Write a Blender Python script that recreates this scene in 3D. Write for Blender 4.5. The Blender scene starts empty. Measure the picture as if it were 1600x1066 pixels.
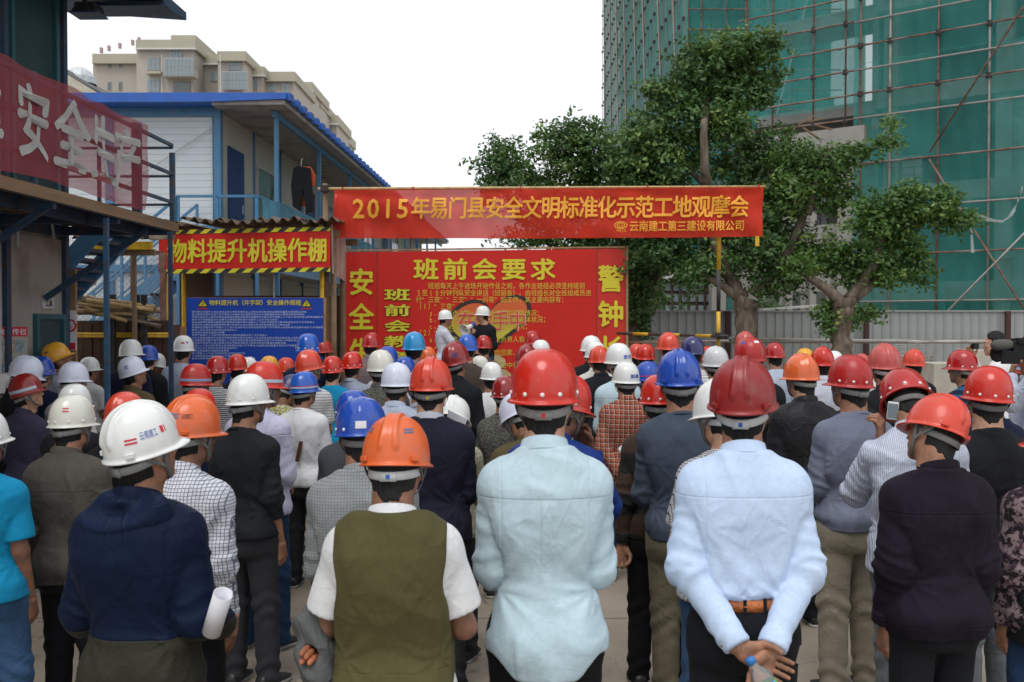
import bpy, math, random
import numpy as np
from mathutils import Vector, Matrix, Euler
R = math.radians
S = bpy.context.scene
COL = S.collection
F = 1556.0                       # focal length in photograph pixels (1600 wide)
CAMH = 1.92
PITCH = math.atan(31 / F)

# ---------------------------------------------------------------- camera
cd = bpy.data.cameras.new("camera"); cam = bpy.data.objects.new("camera", cd); COL.objects.link(cam)
cd.sensor_width = 36; cd.lens = F / 1600 * 36; cd.clip_start = .05; cd.clip_end = 2000
cam.location = (0, 0, CAMH); cam.rotation_euler = (math.pi / 2 - PITCH, 0, 0)
cd.dof.use_dof = True; cd.dof.focus_distance = 6.5; cd.dof.aperture_fstop = 7.1
S.camera = cam

# ---------------------------------------------------------------- sky, sun, exposure
SUN_EL, SUN_AZ = R(62), R(200)   # soft sun behind the cloud, a little behind the camera
W = bpy.data.worlds.new("World"); S.world = W; W.use_nodes = True
nt = W.node_tree; nt.nodes.clear()
sky = nt.nodes.new("ShaderNodeTexSky"); sky.sky_type = 'NISHITA'; sky.sun_disc = False
sky.sun_elevation = SUN_EL; sky.sun_rotation = SUN_AZ; sky.air_density = 1; sky.dust_density = 4
tc = nt.nodes.new("ShaderNodeTexCoord")
mp = nt.nodes.new("ShaderNodeMapping"); mp.inputs['Scale'].default_value = (1, 1, 2.5)
nz = nt.nodes.new("ShaderNodeTexNoise"); nz.inputs['Scale'].default_value = 1.6; nz.inputs['Detail'].default_value = 5
cr = nt.nodes.new("ShaderNodeMapRange"); cr.inputs[1].default_value = .3; cr.inputs[2].default_value = .7
cr.inputs[3].default_value = .84; cr.inputs[4].default_value = .98
mx = nt.nodes.new("ShaderNodeMix"); mx.data_type = 'RGBA'; mx.inputs[7].default_value = (9.9, 10.1, 10.5, 1)
bg = nt.nodes.new("ShaderNodeBackground"); bg.inputs[1].default_value = 0.104
out = nt.nodes.new("ShaderNodeOutputWorld")
L = nt.links.new
L(tc.outputs['Generated'], mp.inputs[0]); L(mp.outputs[0], nz.inputs['Vector']); L(nz.outputs[0], cr.inputs[0])
L(cr.outputs[0], mx.inputs[0]); L(sky.outputs[0], mx.inputs[6]); L(mx.outputs[2], bg.inputs[0]); L(bg.outputs[0], out.inputs[0])
sd = bpy.data.lights.new("sun", 'SUN'); sun = bpy.data.objects.new("sun", sd); COL.objects.link(sun)
sd.energy = 1.25; sd.angle = R(30); sd.color = (1, .97, .93)
sun.rotation_euler = Vector((math.sin(SUN_AZ) * math.cos(SUN_EL), math.cos(SUN_AZ) * math.cos(SUN_EL), math.sin(SUN_EL))).to_track_quat('Z', 'Y').to_euler()
S.view_settings.view_transform = 'Standard'; S.view_settings.look = 'None'; S.view_settings.exposure = 0.08
S.view_settings.gamma = 1; S.view_settings.use_curve_mapping = False
S.cycles.max_bounces = 8; S.cycles.transparent_max_bounces = 16; S.cycles.use_denoising = True

# ---------------------------------------------------------------- pixels -> place
def P(px, py, D):
    u = (px - 800) / F; v = (533 - py) / F
    y = math.cos(PITCH) + v * math.sin(PITCH); z = -math.sin(PITCH) + v * math.cos(PITCH)
    return Vector((u / y * D, D, CAMH + z / y * D))
YAW = R(-1.47)                    # the cabins on the left run towards a vanishing point at x = 840
XL = Matrix.Rotation(YAW, 4, 'Z')
def PL(px, py, D):                # same, in the cabins' own axes
    return Vector(((px - 840) / F * D, D, CAMH + (502 - py) / F * D))
HR = lambda s: [random.Random(s).random() for _ in range(8)]

# ---------------------------------------------------------------- tagging and building
def tag(o, label=None, cat=None, group=None, kind=None):
    if label: o['label'] = label
    if cat: o['category'] = cat
    if group: o['group'] = group
    if kind: o['kind'] = kind
    return o
def empty(name, loc=(0, 0, 0), rz=0, label=None, cat=None, group=None, parent=None):
    o = bpy.data.objects.new(name, None); COL.objects.link(o); o.empty_display_size = .1
    o.location = loc; o.rotation_euler = (0, 0, rz)
    if parent: o.parent = parent
    o['_m'] = 1
    return tag(o, label, cat, group)
def wm(o):
    m = Matrix.LocRotScale(o.location, o.rotation_euler, o.scale)
    return wm(o.parent) @ m if o.parent else m
def np_mesh(name, V, Fc, smooth=True):
    """V (n,3) floats, Fc (m,k) ints"""
    me = bpy.data.meshes.new(name)
    V = np.asarray(V, dtype=np.float32); Fc = np.asarray(Fc, dtype=np.int32)
    n, k = Fc.shape
    me.vertices.add(len(V)); me.vertices.foreach_set("co", V.ravel())
    me.loops.add(n * k); me.loops.foreach_set("vertex_index", Fc.ravel())
    me.polygons.add(n); me.polygons.foreach_set("loop_start", np.arange(0, n * k, k, dtype=np.int32))
    me.polygons.foreach_set("loop_total", np.full(n, k, dtype=np.int32))
    me.polygons.foreach_set("use_smooth", np.full(n, smooth, dtype=bool))
    me.update(calc_edges=True)
    return me
def link(name, me, mat=None, parent=None):
    o = bpy.data.objects.new(name, me); COL.objects.link(o)
    if parent: o.parent = parent
    if mat is not None:
        if not me.materials: me.materials.append(mat)
        elif me.materials[0] != mat:
            o.material_slots[0].link = 'OBJECT'; o.material_slots[0].material = mat
    return o
class MB:
    def __init__(s, xf=None): s.v = []; s.f = []; s.xf = xf
    def add(s, vs, fs):
        n = len(s.v); s.v += [Vector(v) for v in vs]; s.f += [[n + i for i in f] for f in fs]; return s
    def box(s, c, d, rot=None):
        c = Vector(c); h = Vector(d) / 2
        vs = [Vector((x, y, z)) for x in (-h.x, h.x) for y in (-h.y, h.y) for z in (-h.z, h.z)]
        if rot is not None: vs = [rot @ v for v in vs]
        return s.add([c + v for v in vs], [(0, 1, 3, 2), (4, 6, 7, 5), (0, 4, 5, 1), (2, 3, 7, 6), (0, 2, 6, 4), (1, 5, 7, 3)])
    def lohi(s, a, b):
        return s.box([(x + y) / 2 for x, y in zip(a, b)], [abs(y - x) for x, y in zip(a, b)])
    def beam(s, a, b, w, h=None, up=(0, 0, 1)):
        a = Vector(a); b = Vector(b); h = w if h is None else h; d = (b - a)
        l = d.length; d.normalize(); upv = Vector(up)
        if abs(d.dot(upv)) > .99: upv = Vector((0, 1, 0))
        sx = d.cross(upv).normalized(); uz = sx.cross(d)
        m = Matrix((sx, d, uz)).transposed()
        return s.box((a + b) / 2, (w, l, h), m)
    def tube(s, pts, r, n=8, cap=True):
        pts = [Vector(p) for p in pts]; rs = r if isinstance(r, (list, tuple)) else [r] * len(pts)
        rings = []; ref = None
        for i, p in enumerate(pts):
            d = (pts[min(i + 1, len(pts) - 1)] - pts[max(i - 1, 0)]).normalized()
            if ref is None:
                ref = Vector((0, 0, 1)) if abs(d.z) < .9 else Vector((1, 0, 0))
            a = (ref - d * ref.dot(d)).normalized(); b = d.cross(a); ref = a
            rings.append([p + (a * math.cos(t) + b * math.sin(t)) * rs[i] for t in [2 * math.pi * k / n for k in range(n)]])
        vs = [v for q in rings for v in q]; fs = []
        for i in range(len(pts) - 1):
            for k in range(n):
                fs.append((i * n + k, i * n + (k + 1) % n, (i + 1) * n + (k + 1) % n, (i + 1) * n + k))
        if cap: fs.append(tuple(range(n))[::-1]); fs.append(tuple((len(pts) - 1) * n + k for k in range(n)))
        return s.add(vs, fs)
    def grid(s, fn, nu, nv):
        vs = [fn(i / nu, j / nv) for j in range(nv + 1) for i in range(nu + 1)]
        fs = [(j * (nu + 1) + i, j * (nu + 1) + i + 1, (j + 1) * (nu + 1) + i + 1, (j + 1) * (nu + 1) + i) for j in range(nv) for i in range(nu)]
        return s.add(vs, fs)
    def prism(s, poly, axis_vec):
        n = len(poly); a = Vector(axis_vec)
        vs = [Vector(p) for p in poly] + [Vector(p) + a for p in poly]
        fs = [tuple(range(n))[::-1], tuple(range(n, 2 * n))] + [(i, (i + 1) % n, n + (i + 1) % n, n + i) for i in range(n)]
        return s.add(vs, fs)
    def build(s, name, mat, parent=None, smooth=False, label=None, cat=None, group=None, kind=None, local=False, thick=0, bevel=0):
        vs = s.v
        if s.xf is not None: vs = [s.xf @ v for v in vs]
        org = Vector((0, 0, 0))
        if parent is not None and not local:
            iv = wm(parent).inverted(); vs = [iv @ v for v in vs]
        if not (local and parent is None):
            lo = Vector([min(v[i] for v in vs) for i in range(3)]); hi = Vector([max(v[i] for v in vs) for i in range(3)])
            org = Vector(((lo.x + hi.x) / 2, (lo.y + hi.y) / 2, lo.z)); vs = [v - org for v in vs]
        me = bpy.data.meshes.new(name); me.from_pydata([tuple(v) for v in vs], [], s.f); me.update()
        if smooth: me.polygons.foreach_set("use_smooth", [True] * len(me.polygons))
        o = link(name, me, mat, parent); o.location = org
        if thick:
            md = o.modifiers.new("thickness", 'SOLIDIFY'); md.thickness = thick; md.offset = 0
        if bevel:
            md = o.modifiers.new("bevel", 'BEVEL'); md.width = bevel; md.segments = 2; md.limit_method = 'ANGLE'
        return tag(o, label, cat, group, kind)
def copy_tree(o, parent=None):
    c = o.copy(); COL.objects.link(c)
    if parent: c.parent = parent
    for ch in [x for x in KIDS.get(o.name, [])]: copy_tree(ch, c)
    return c

# ---------------------------------------------------------------- materials
MATS = {}
class NT:
    def __init__(s, name):
        s.m = bpy.data.materials.new(name); s.m.use_nodes = True; s.t = s.m.node_tree; s.t.nodes.clear()
        s.out = s.n("OutputMaterial"); s.b = s.n("BsdfPrincipled"); s.l(s.b.outputs[0], s.out.inputs[0]); s._tc = None
    def n(s, k, **kw):
        x = s.t.nodes.new("ShaderNode" + k)
        for a, b in kw.items(): setattr(x, a, b)
        return x
    def l(s, a, b): s.t.links.new(a, b)
    @property
    def tc(s):
        if not s._tc: s._tc = s.n("TexCoord")
        return s._tc.outputs['Object']
    def set(s, node, i, v):
        if hasattr(v, 'is_output') or isinstance(v, bpy.types.NodeSocket): s.l(v, node.inputs[i])
        else: node.inputs[i].default_value = v
    def mul(s, a, b, op='MULTIPLY', c=None):
        x = s.n("Math", operation=op); s.set(x, 0, a); s.set(x, 1, b)
        if c is not None: s.set(x, 2, c)
        return x.outputs[0]
    def mix(s, f, a, b):
        x = s.n("Mix", data_type='RGBA'); s.set(x, 0, f)
        s.set(x, 6, a if not isinstance(a, tuple) else (*a[:3], 1)); s.set(x, 7, b if not isinstance(b, tuple) else (*b[:3], 1))
        return x.outputs[2]
    def noise(s, scale=5, detail=3, vec=None, dist=0, st=None):
        x = s.n("TexNoise"); x.inputs['Scale'].default_value = scale; x.inputs['Detail'].default_value = detail; x.inputs['Distortion'].default_value = dist
        v = vec or s.tc
        if st:
            m = s.n("Mapping"); m.inputs['Scale'].default_value = st; s.l(v, m.inputs[0]); v = m.outputs[0]
        s.l(v, x.inputs['Vector']); return x.outputs[0]
    def rng(s, v, a, b, c=0, d=1):
        x = s.n("MapRange"); s.set(x, 0, v)
        for i, q in enumerate((a, b, c, d)): x.inputs[i + 1].default_value = q
        return x.outputs[0]
    def bump(s, h, strength=.3, dist=.01):
        x = s.n("Bump"); x.inputs['Strength'].default_value = strength; x.inputs['Distance'].default_value = dist
        s.l(h, x.inputs['Height'])
        return x
    def col(s, c): s.set(s.b, 'Base Color', c if not isinstance(c, tuple) else (*c[:3], 1)); return s
    def p(s, **k):
        for a, v in k.items(): s.set(s.b, a.replace('_', ' '), v)
        return s
def dim(c, k): return tuple(min(1, x * k) for x in c[:3])
def mat(name, c, rough=.6, metal=0, var=.15, vs=6, bump=0, bs=60, spec=.5, coat=0, st=None, dirt=None, dirts=3, dirta=.5):
    if name in MATS: return MATS[name]
    n = NT(name)
    base = n.mix(n.rng(n.noise(vs, 5, st=st), .3, .7), dim(c, 1 - var), dim(c, 1 + var)) if var else c
    if dirt: base = n.mix(n.mul(n.rng(n.noise(dirts, 6), .5, .68), dirta), base, dirt)
    n.col(base).p(Roughness=n.rng(n.noise(vs * 2, 3), .3, .7, max(0, rough - .08), min(1, rough + .08)), Metallic=metal, Coat_Weight=coat)
    n.b.inputs['Specular IOR Level'].default_value = spec
    if bump: n.l(n.bump(n.noise(bs, 4, st=st), bump, .01).outputs[0], n.b.inputs['Normal'])
    MATS[name] = n.m; return n.m
def see_through(name, c, alpha, rough=.8, trans=.3, weave=True, nscale=3):
    """woven net or thin cloth: some of the light passes between the threads"""
    if name in MATS: return MATS[name]
    n = NT(name)
    base = n.mix(n.rng(n.noise(nscale, 4), .3, .7), dim(c, .82), dim(c, 1.18))
    n.col(base).p(Roughness=rough)
    n.b.inputs['Specular IOR Level'].default_value = .2
    tl = n.n("BsdfTranslucent"); n.l(base, tl.inputs[0])
    m1 = n.n("MixShader"); m1.inputs[0].default_value = trans; n.l(n.b.outputs[0], m1.inputs[1]); n.l(tl.outputs[0], m1.inputs[2])
    tr = n.n("BsdfTransparent"); m2 = n.n("MixShader")
    n.l(n.rng(n.noise(nscale * .6, 3), .3, .7, alpha - .02, alpha + .02), m2.inputs[0])
    n.l(tr.outputs[0], m2.inputs[1]); n.l(m1.outputs[0], m2.inputs[2]); n.l(m2.outputs[0], n.out.inputs[0])
    n.l(n.bump(n.noise(4, 3, st=(1, 1, .5)), .4, .03).outputs[0], n.b.inputs['Normal'])
    MATS[name] = n.m; return n.m

# ---------------------------------------------------------------- lettering (flat meshes from the built-in font)
TXT = {}
def text_mesh(s, bold=0.0, res=2):
    k = (s, bold)
    if k not in TXT:
        cu = bpy.data.curves.new("lettering", 'FONT'); cu.body = s; cu.size = 1; cu.resolution_u = 2; cu.offset = bold
        cu.align_x = 'LEFT'; o = bpy.data.objects.new("lettering", cu); COL.objects.link(o)
        dg = bpy.context.evaluated_depsgraph_get(); me = bpy.data.meshes.new_from_object(o.evaluated_get(dg))
        n = len(me.vertices); V = np.empty(n * 3, np.float32); me.vertices.foreach_get("co", V); V = V.reshape(-1, 3)
        Fc = [tuple(p.vertices) for p in me.polygons]
        bpy.data.objects.remove(o); bpy.data.curves.remove(cu); bpy.data.meshes.remove(me)
        TXT[k] = (V, Fc)
    return TXT[k]
def put_text(mb, s, fn, box, bold=0.0, per_char=None):
    """fit string s into box (u0,v0,u1,v1) of a surface fn(u,v)->Vector; per_char: share of its cell each character fills"""
    u0, v0, u1, v1 = box; n = len(s)
    shifts = [(0, 0)] if bold < .015 else [(0, 0), (bold, 0), (-bold, 0), (0, bold * .8), (0, -bold * .8)]
    cells = [(ch, u0 + (u1 - u0) * (i + .5 - per_char / 2) / n, u0 + (u1 - u0) * (i + .5 + per_char / 2) / n) for i, ch in enumerate(s)] if per_char else [(s, u0, u1)]
    for ch, a, b in cells:
        if not ch.strip(): continue
        V, Fc = text_mesh(ch, 0)
        if not len(V): continue
        lo = V.min(0); hi = V.max(0)
        if not per_char: x0, x1, y0, y1 = lo[0], hi[0], lo[1], hi[1]
        elif ord(ch) > 0x2000:
            q = text_mesh('国', 0)[0]; ql = q.min(0); qh = q.max(0); m = (qh[0] - ql[0]) * .04
            x0, x1, y0, y1 = ql[0] - m, qh[0] + m, ql[1] - m, qh[1] + m
        else:
            c = (a + b) / 2; w = (b - a) * .6; a, b = c - w / 2, c + w / 2; c = (lo[0] + hi[0]) / 2
            x0, x1, y0, y1 = c - .30, c + .30, -.03, .74
        e = 1e-3; c0 = fn((a + b) / 2, (v0 + v1) / 2); nn = (fn((a + b) / 2 + e, (v0 + v1) / 2) - c0).cross(fn((a + b) / 2, (v0 + v1) / 2 + e) - c0).normalized()
        for k, (sx, sy) in enumerate(shifts):
            mb.add([fn(a + (b - a) * ((p[0] - x0) / (x1 - x0) + sx), v0 + (v1 - v0) * ((p[1] - y0) / (y1 - y0) + sy)) + nn * (.0002 * k) for p in V], Fc)
    return mb

# ================================================================ people: bodies and clothes grown from distance fields
f32 = np.float32
def v3(*a): return np.array(a, dtype=f32)
def surface_net(fn, lo, hi, h):
    lo = np.asarray(lo, f32); n = np.ceil((np.asarray(hi, f32) - lo) / h).astype(int) + 1
    ax = [lo[i] + h * np.arange(n[i], dtype=f32) for i in range(3)]
    X, Y, Z = np.meshgrid(*ax, indexing='ij'); f = fn(X, Y, Z).astype(f32); s = f < 0
    nx, ny, nz = n; cx, cy, cz = nx - 1, ny - 1, nz - 1
    acc = np.zeros((cx, cy, cz, 3), f32); cnt = np.zeros((cx, cy, cz), f32)
    for axis in range(3):
        a = [slice(None)] * 3; b = [slice(None)] * 3; a[axis] = slice(0, -1); b[axis] = slice(1, None)
        fa, fb = f[tuple(a)], f[tuple(b)]; cr = s[tuple(a)] != s[tuple(b)]
        t = np.where(cr, fa / np.where(cr, fa - fb, 1), 0)
        o1, o2 = [i for i in range(3) if i != axis]
        for d1 in (0, 1):
            for d2 in (0, 1):
                sl = [slice(None)] * 3
                sl[o1] = slice(d1, d1 + (cx, cy, cz)[o1]); sl[o2] = slice(d2, d2 + (cx, cy, cz)[o2])
                c = cr[tuple(sl)]; tt = t[tuple(sl)]
                cnt += c; acc[..., axis] += np.where(c, tt, 0); acc[..., o1] += c * d1; acc[..., o2] += c * d2
    m = cnt > 0; idx = np.full(m.shape, -1, np.int64); idx[m] = np.arange(m.sum())
    ijk = np.argwhere(m).astype(f32); V = lo + h * (ijk + acc[m] / cnt[m][:, None])
    Fs = []
    for axis in range(3):
        o1, o2 = (axis + 1) % 3, (axis + 2) % 3
        a = [slice(None)] * 3; b = [slice(None)] * 3; a[axis] = slice(0, -1); b[axis] = slice(1, None)
        sa = s[tuple(a)]; cr = sa != s[tuple(b)]
        e = np.argwhere(cr); e = e[(e[:, o1] > 0) & (e[:, o2] > 0) & (e[:, o1] < n[o1] - 1) & (e[:, o2] < n[o2] - 1)]
        if not len(e): continue
        def g(d1, d2):
            q = e.copy(); q[:, o1] -= d1; q[:, o2] -= d2; return idx[q[:, 0], q[:, 1], q[:, 2]]
        quad = np.stack([g(1, 1), g(0, 1), g(0, 0), g(1, 0)], 1)
        ins = sa[e[:, 0], e[:, 1], e[:, 2]]
        quad[~ins] = quad[~ins][:, ::-1]; Fs.append(quad)
    return V, np.concatenate(Fs).astype(np.int64)
def rc(X, Y, Z, a, b, ra, rb, flat=None):
    ax, ay, az = a; dx, dy, dz = b[0] - a[0], b[1] - a[1], b[2] - a[2]; L2 = dx * dx + dy * dy + dz * dz + 1e-9
    px, py, pz = X - ax, Y - ay, Z - az
    t = np.clip((px * dx + py * dy + pz * dz) / L2, 0, 1)
    return np.sqrt((px - t * dx) ** 2 + (py - t * dy) ** 2 + (pz - t * dz) ** 2) - (ra + (rb - ra) * t)
def ell(X, Y, Z, c, r):
    x, y, z = (X - c[0]) / r[0], (Y - c[1]) / r[1], (Z - c[2]) / r[2]
    return (np.sqrt(x * x + y * y + z * z) - 1) * min(r)
def smin(a, b, k):
    h = np.clip(.5 + .5 * (b - a) / k, 0, 1); return b + (a - b) * h - k * h * (1 - h)
def smax(a, b, k): return -smin(-a, -b, k)
def sstep(x, a, b):
    t = np.clip((x - a) / (b - a), 0, 1); return t * t * (3 - 2 * t)
def prof(X, Y, Z, tab, p=2.3):
    z, w, d, c = (np.array(q, f32) for q in zip(*tab))
    zl = Z[0, 0]; wz, dz, cz = (np.interp(zl, z, q).astype(f32)[None, None] for q in (w, d, c))
    return ((np.abs(X / wz) ** p + np.abs((Y - cz) / dz) ** p) ** (1 / p) - 1) * np.minimum(wz, dz)
def rip(X, Y, Z, seed, n=7, lo=14, hi=40, st=(1, 1, .45)):
    r = np.random.RandomState(int(seed)); o = np.zeros_like(X)
    for i in range(n):
        k = r.normal(size=3) * np.array(st); k *= r.uniform(lo, hi) / (np.linalg.norm(k) + 1e-6)
        o += np.sin(k[0] * X + k[1] * Y + k[2] * Z + r.uniform(0, 6.28))
    return o / n
TORSO = [(.70, .155, .115, -.005), (.82, .156, .117, -.008), (.95, .144, .108, 0), (1.05, .131, .097, .004), (1.17, .138, .102, .002), (1.28, .148, .110, -.006),
         (1.345, .138, .104, -.014), (1.40, .105, .085, -.018), (1.44, .074, .068, -.018), (1.475, .063, .061, -.012), (1.52, .060, .058, -.004)]
POSES = {   # (right elbow, right wrist), (left elbow, left wrist); the left one mirrors the right when None
    'hang': (((.168, -.020, 1.072), (.182, .045, .825)), None),
    'front': (((.163, .018, 1.072), (.055, .205, .975)), None),
    'low_front': (((.163, .03, 1.068), (.055, .185, .88)), None),
    'behind': (((.182, -.050, 1.078), (.050, -.200, .862)), None),
    'crossed': (((.18, .035, 1.078), (-.02, .185, 1.085)), None),
    'face': (((.185, .15, 1.15), (.105, .20, 1.39)), None),
    'one_face': (((.17, .14, 1.14), (.115, .185, 1.38)), ((.168, .0, 1.07), (.17, .19, .92))),
    'roll': (((.185, -.02, 1.075), (.200, .185, .985)), ((.195, .02, 1.07), (.08, .20, .97))),
    'speak': (((.18, .14, 1.15), (.06, .33, 1.26)), ((.192, .0, 1.07), (.10, .20, .97))),
    'gesture': (((.195, .12, 1.11), (.14, .35, 1.13)), ((.17, -.01, 1.07), (.18, .09, .83))),
    'backpalm': (((.17, -.02, 1.07), (.185, .05, .83)), ((.182, -.06, 1.08), (.20, -.07, .83))),
    'vest': (((.205, .0, 1.085), (-.02, .185, 1.075)), ((.207, .0, 1.085), (.02, .20, 1.10))),
    'phone': (((.168, .0, 1.07), (.15, .18, .94)), ((.21, .13, 1.15), (.125, .06, 1.38))),
    'camera_up': (((.17, .17, 1.22), (.09, .27, 1.45)), ((.19, .05, 1.08), (.12, .25, 1.08))),
}
def arms_of(pose):
    r, l = POSES[pose]; l = l or r; o = []
    for sx, a in ((1, r), (-1, l)):
        o.append(tuple(np.array((sx * q[0], q[1], q[2])) for q in ((.130, -.008, 1.340), a[0], a[1])))
    return o
NB = (0, -.012, 1.40); NT_ = (0, .014, 1.54)
def f_torso(X, Y, Z, inf=0.0, bw=1.0, extra=None):
    f = prof(X / bw, Y, Z, TORSO) - inf
    for sx in (1, -1):   # trapezius down to the shoulder point
        f = smin(f, rc(X, Y, Z, (sx * .02, -.022, 1.422), (sx * .128 * bw, -.010, 1.345), .040 + inf, .046 + inf), .045)
    for sx in (1, -1):
        f = smin(f, ell(X, Y, Z, (sx * .078 * bw, -.072, 1.26), (.078, .05, .11)) - inf * .7, .05)
        f = smin(f, ell(X, Y, Z, (sx * .07, -.055, .86), (.085, .082, .10)) - inf, .04)
    return f
def arm_param(X, Y, Z, a):
    """distance along the arm, for sleeve folds"""
    out = None
    s, e, w = a; l1 = np.linalg.norm(e - s); l2 = np.linalg.norm(w - e)
    def tt(p, q, l): d = (q - p) / l; return np.clip((X - p[0]) * d[0] + (Y - p[1]) * d[1] + (Z - p[2]) * d[2], 0, l)
    def dd(p, q): return rc(X, Y, Z, p, q, 0, 0)
    return np.where(dd(s, e) < dd(e, w), tt(s, e, l1), l1 + tt(e, w, l2)), l1, l1 + l2
def f_body(X, Y, Z, pose, bw=1.0):
    f = smax(f_torso(X, Y, Z, -.004, bw), .80 - Z, .03)
    for a in arms_of(pose):
        s, e, w = a; s = s * np.array((bw, 1, 1)); e = e * np.array((bw, 1, 1))
        g = smin(rc(X, Y, Z, s, e, .048, .039), rc(X, Y, Z, e, w, .040, .025), .02)
        f = smin(f, g, .012 + .04 * sstep(Z, 1.20, 1.34))
    for sx in (1, -1):
        hip, kn, an = (sx * .086, 0, .86), (sx * .095, .012, .48), (sx * .105, -.012, .09)
        f = smin(f, smin(rc(X, Y, Z, hip, kn, .080, .050), rc(X, Y, Z, kn, an, .050, .036), .03), .03)
    return smin(f, rc(X, Y, Z, NB, NT_, .060, .057), .03)
def f_shirt(X, Y, Z, pose, kind, hem, bw, fold, seed, inf):
    # the field of the folds
    r = np.random.RandomState(seed + 11)
    tuck = kind.get('tuck', False)
    T = f_torso(X, Y, Z, inf, bw)
    if tuck:    # cloth blouses over the belt and is drawn in at it
        T = T - .014 * np.exp(-((Z - hem - .07) / .06) ** 2) + .012 * np.exp(-((Z - hem) / .018) ** 2)
    elif kind.get('band'):   # elastic waistband: draws in at the hem
        T = T - .012 * np.exp(-((Z - hem - .09) / .05) ** 2) + .006 * sstep(-Z, -hem - .06, -hem)
    else: T = T - .012 * sstep(-Z, -1.1, -hem)
    d = np.zeros_like(X)
    cs = [(.138, -.09, 1.23), (-.138, -.09, 1.23)]
    cs += [(.15, -.07, 1.02), (-.15, -.07, 1.02)] if not tuck else [(.13, -.10, hem), (-.13, -.10, hem), (.03, -.12, hem), (-.05, -.12, hem)]
    for c in cs:
        dx, dz = X - c[0], Z - c[2]; rr = np.sqrt(dx * dx + dz * dz + (Y - c[1]) ** 2 * .4); an = np.arctan2(dz, dx)
        nn = r.randint(7, 11); w = np.sin(nn * an + r.uniform(0, 6) + 5 * rr + 1.2 * np.sin(3 * an + 9 * rr + r.uniform(0, 6)))
        w = np.maximum(w, -.25) ** 1
        up = abs(c[2] - 1.23) < .01; d += w * np.exp(-(rr / .17) ** 2) * sstep(rr, .0, .05) * (.0022 if up else .0055)
    low = sstep(-Z, -1.20, -.95)
    q1 = rip(X, Y, Z, seed, 7, 12, 34, (1, .5, .20)); q2 = rip(X, Y, Z, seed + 77, 7, 20, 48, (1, .5, .55))
    q3 = rip(X, Y, Z, seed + 31, 5, 7, 19, (1, .4, .32)); q4 = rip(X, Y, Z, seed + 53, 5, 10, 26, (.7, .5, .9))
    d += .012 * np.maximum(q1, -.12) + .008 * np.maximum(q2, -.1) + .0085 * (1 - np.minimum(1, np.abs(q3) * 4.2)) ** 1.6 * sstep(q2 + q1, -.25, .25) + .006 * (1 - np.minimum(1, np.abs(q4) * 4.5)) ** 1.5 * sstep(q1, -.05, .25)
    sag = np.sin(Z * 52 + 2.2 * np.sin(X * 9 + r.uniform(0, 6)) + 1.6 * np.sin(X * 21 + Z * 8 + r.uniform(0, 6)) + r.uniform(0, 6))
    d += low * .0045 * np.maximum(sag, -.3) * (.6 + .4 * np.sin(X * 12 + r.uniform(0, 6)))
    T = T - fold * kind.get('soft', .8) * d
    if kind.get('yoke'):   # box pleat down the back and the step of the yoke
        back = sstep(-Y, 0, .05)
        T = T - back * .0075 * np.exp(-((np.abs(X + .01 * np.sin(Z * 9)) - .012) / .009) ** 2) * sstep(-Z, -1.315, -1.30) * sstep(Z, .98, 1.12) + back * .003 * sstep(-Z, -1.322, -1.312)
    hz = hem
    if kind.get('tail'): hz = hem + .075 * sstep(np.abs(X), .08, .17)
    T = smax(T, hz - Z, .004)
    sl = kind.get('sleeve', 'long')
    for i, a in enumerate(arms_of(pose)):
        s, e, w = (q.copy() for q in a); s[0] *= bw; e[0] *= bw
        roomy = kind.get('roomy', 1.0)
        P1 = rc(X, Y, Z, s, e, .062 + inf * roomy, .049 + inf * 1.2 * roomy)
        t, l1, l2 = arm_param(X, Y, Z, (s, e, w))
        if sl == 'none': continue
        if sl == 'short':
            u = (e - s) / np.linalg.norm(e - s); le = l1 * kind.get('cut', .80)
            cut = (X - s[0]) * u[0] + (Y - s[1]) * u[1] + (Z - s[2]) * u[2] - le
            A = smax(P1 - .006 * sstep(t, .05, .2) - fold * .004 * rip(X, Y, Z, seed + i, 6, 20, 50), cut, .006)
        else:
            u = (w - e) / np.linalg.norm(w - e); le = np.linalg.norm(w - e) * kind.get('cut', .985)
            cut = (X - e[0]) * u[0] + (Y - e[1]) * u[1] + (Z - e[2]) * u[2] - le
            if sl == 'three': cut = cut + .17 * 0
            P2 = rc(X, Y, Z, e, w + u * .02, .040 + inf * 1.1 * roomy, .027 + inf * .9 * roomy)
            A = smin(P1, P2, .03)
            ph = r.uniform(0, 6)
            el = np.exp(-((t - l1) / .085) ** 2); ar = np.exp(-((t - .09) / .05) ** 2) * .5; cf = np.exp(-((t - l2 + .05) / .05) ** 2) * .5
            wv = np.sin(t * 105 + ph + 1.8 * np.sin(X * 25 + Z * 18 + ph) + 1.2 * np.sin(Y * 40 + ph))
            A = A - fold * (.0062 * np.maximum(wv, -.35) * (el + ar + cf) + .004 * rip(X, Y, Z, seed + 5 + i, 7, 16, 40, (1, 1, .6)) + .006 * (1 - np.minimum(1, np.abs(rip(X, Y, Z, seed + 15 + i, 5, 9, 26, (1, 1, .8))) * 4)) ** 1.6)
            A = A - .003 * sstep(t, l2 - .062, l2 - .055)
            A = smax(A, cut, .005)
        T = smin(T, A, .006 + .045 * sstep(Z, 1.22, 1.35)) + .0035 * np.exp(-((T - A) / .012) ** 2) * sstep(-Z, -1.31, -1.22)
    top = kind.get('top', 1.455)
    return smax(T, Z - (top + .35 * np.clip(-Y - .0, -.05, .05)), .008)
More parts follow.
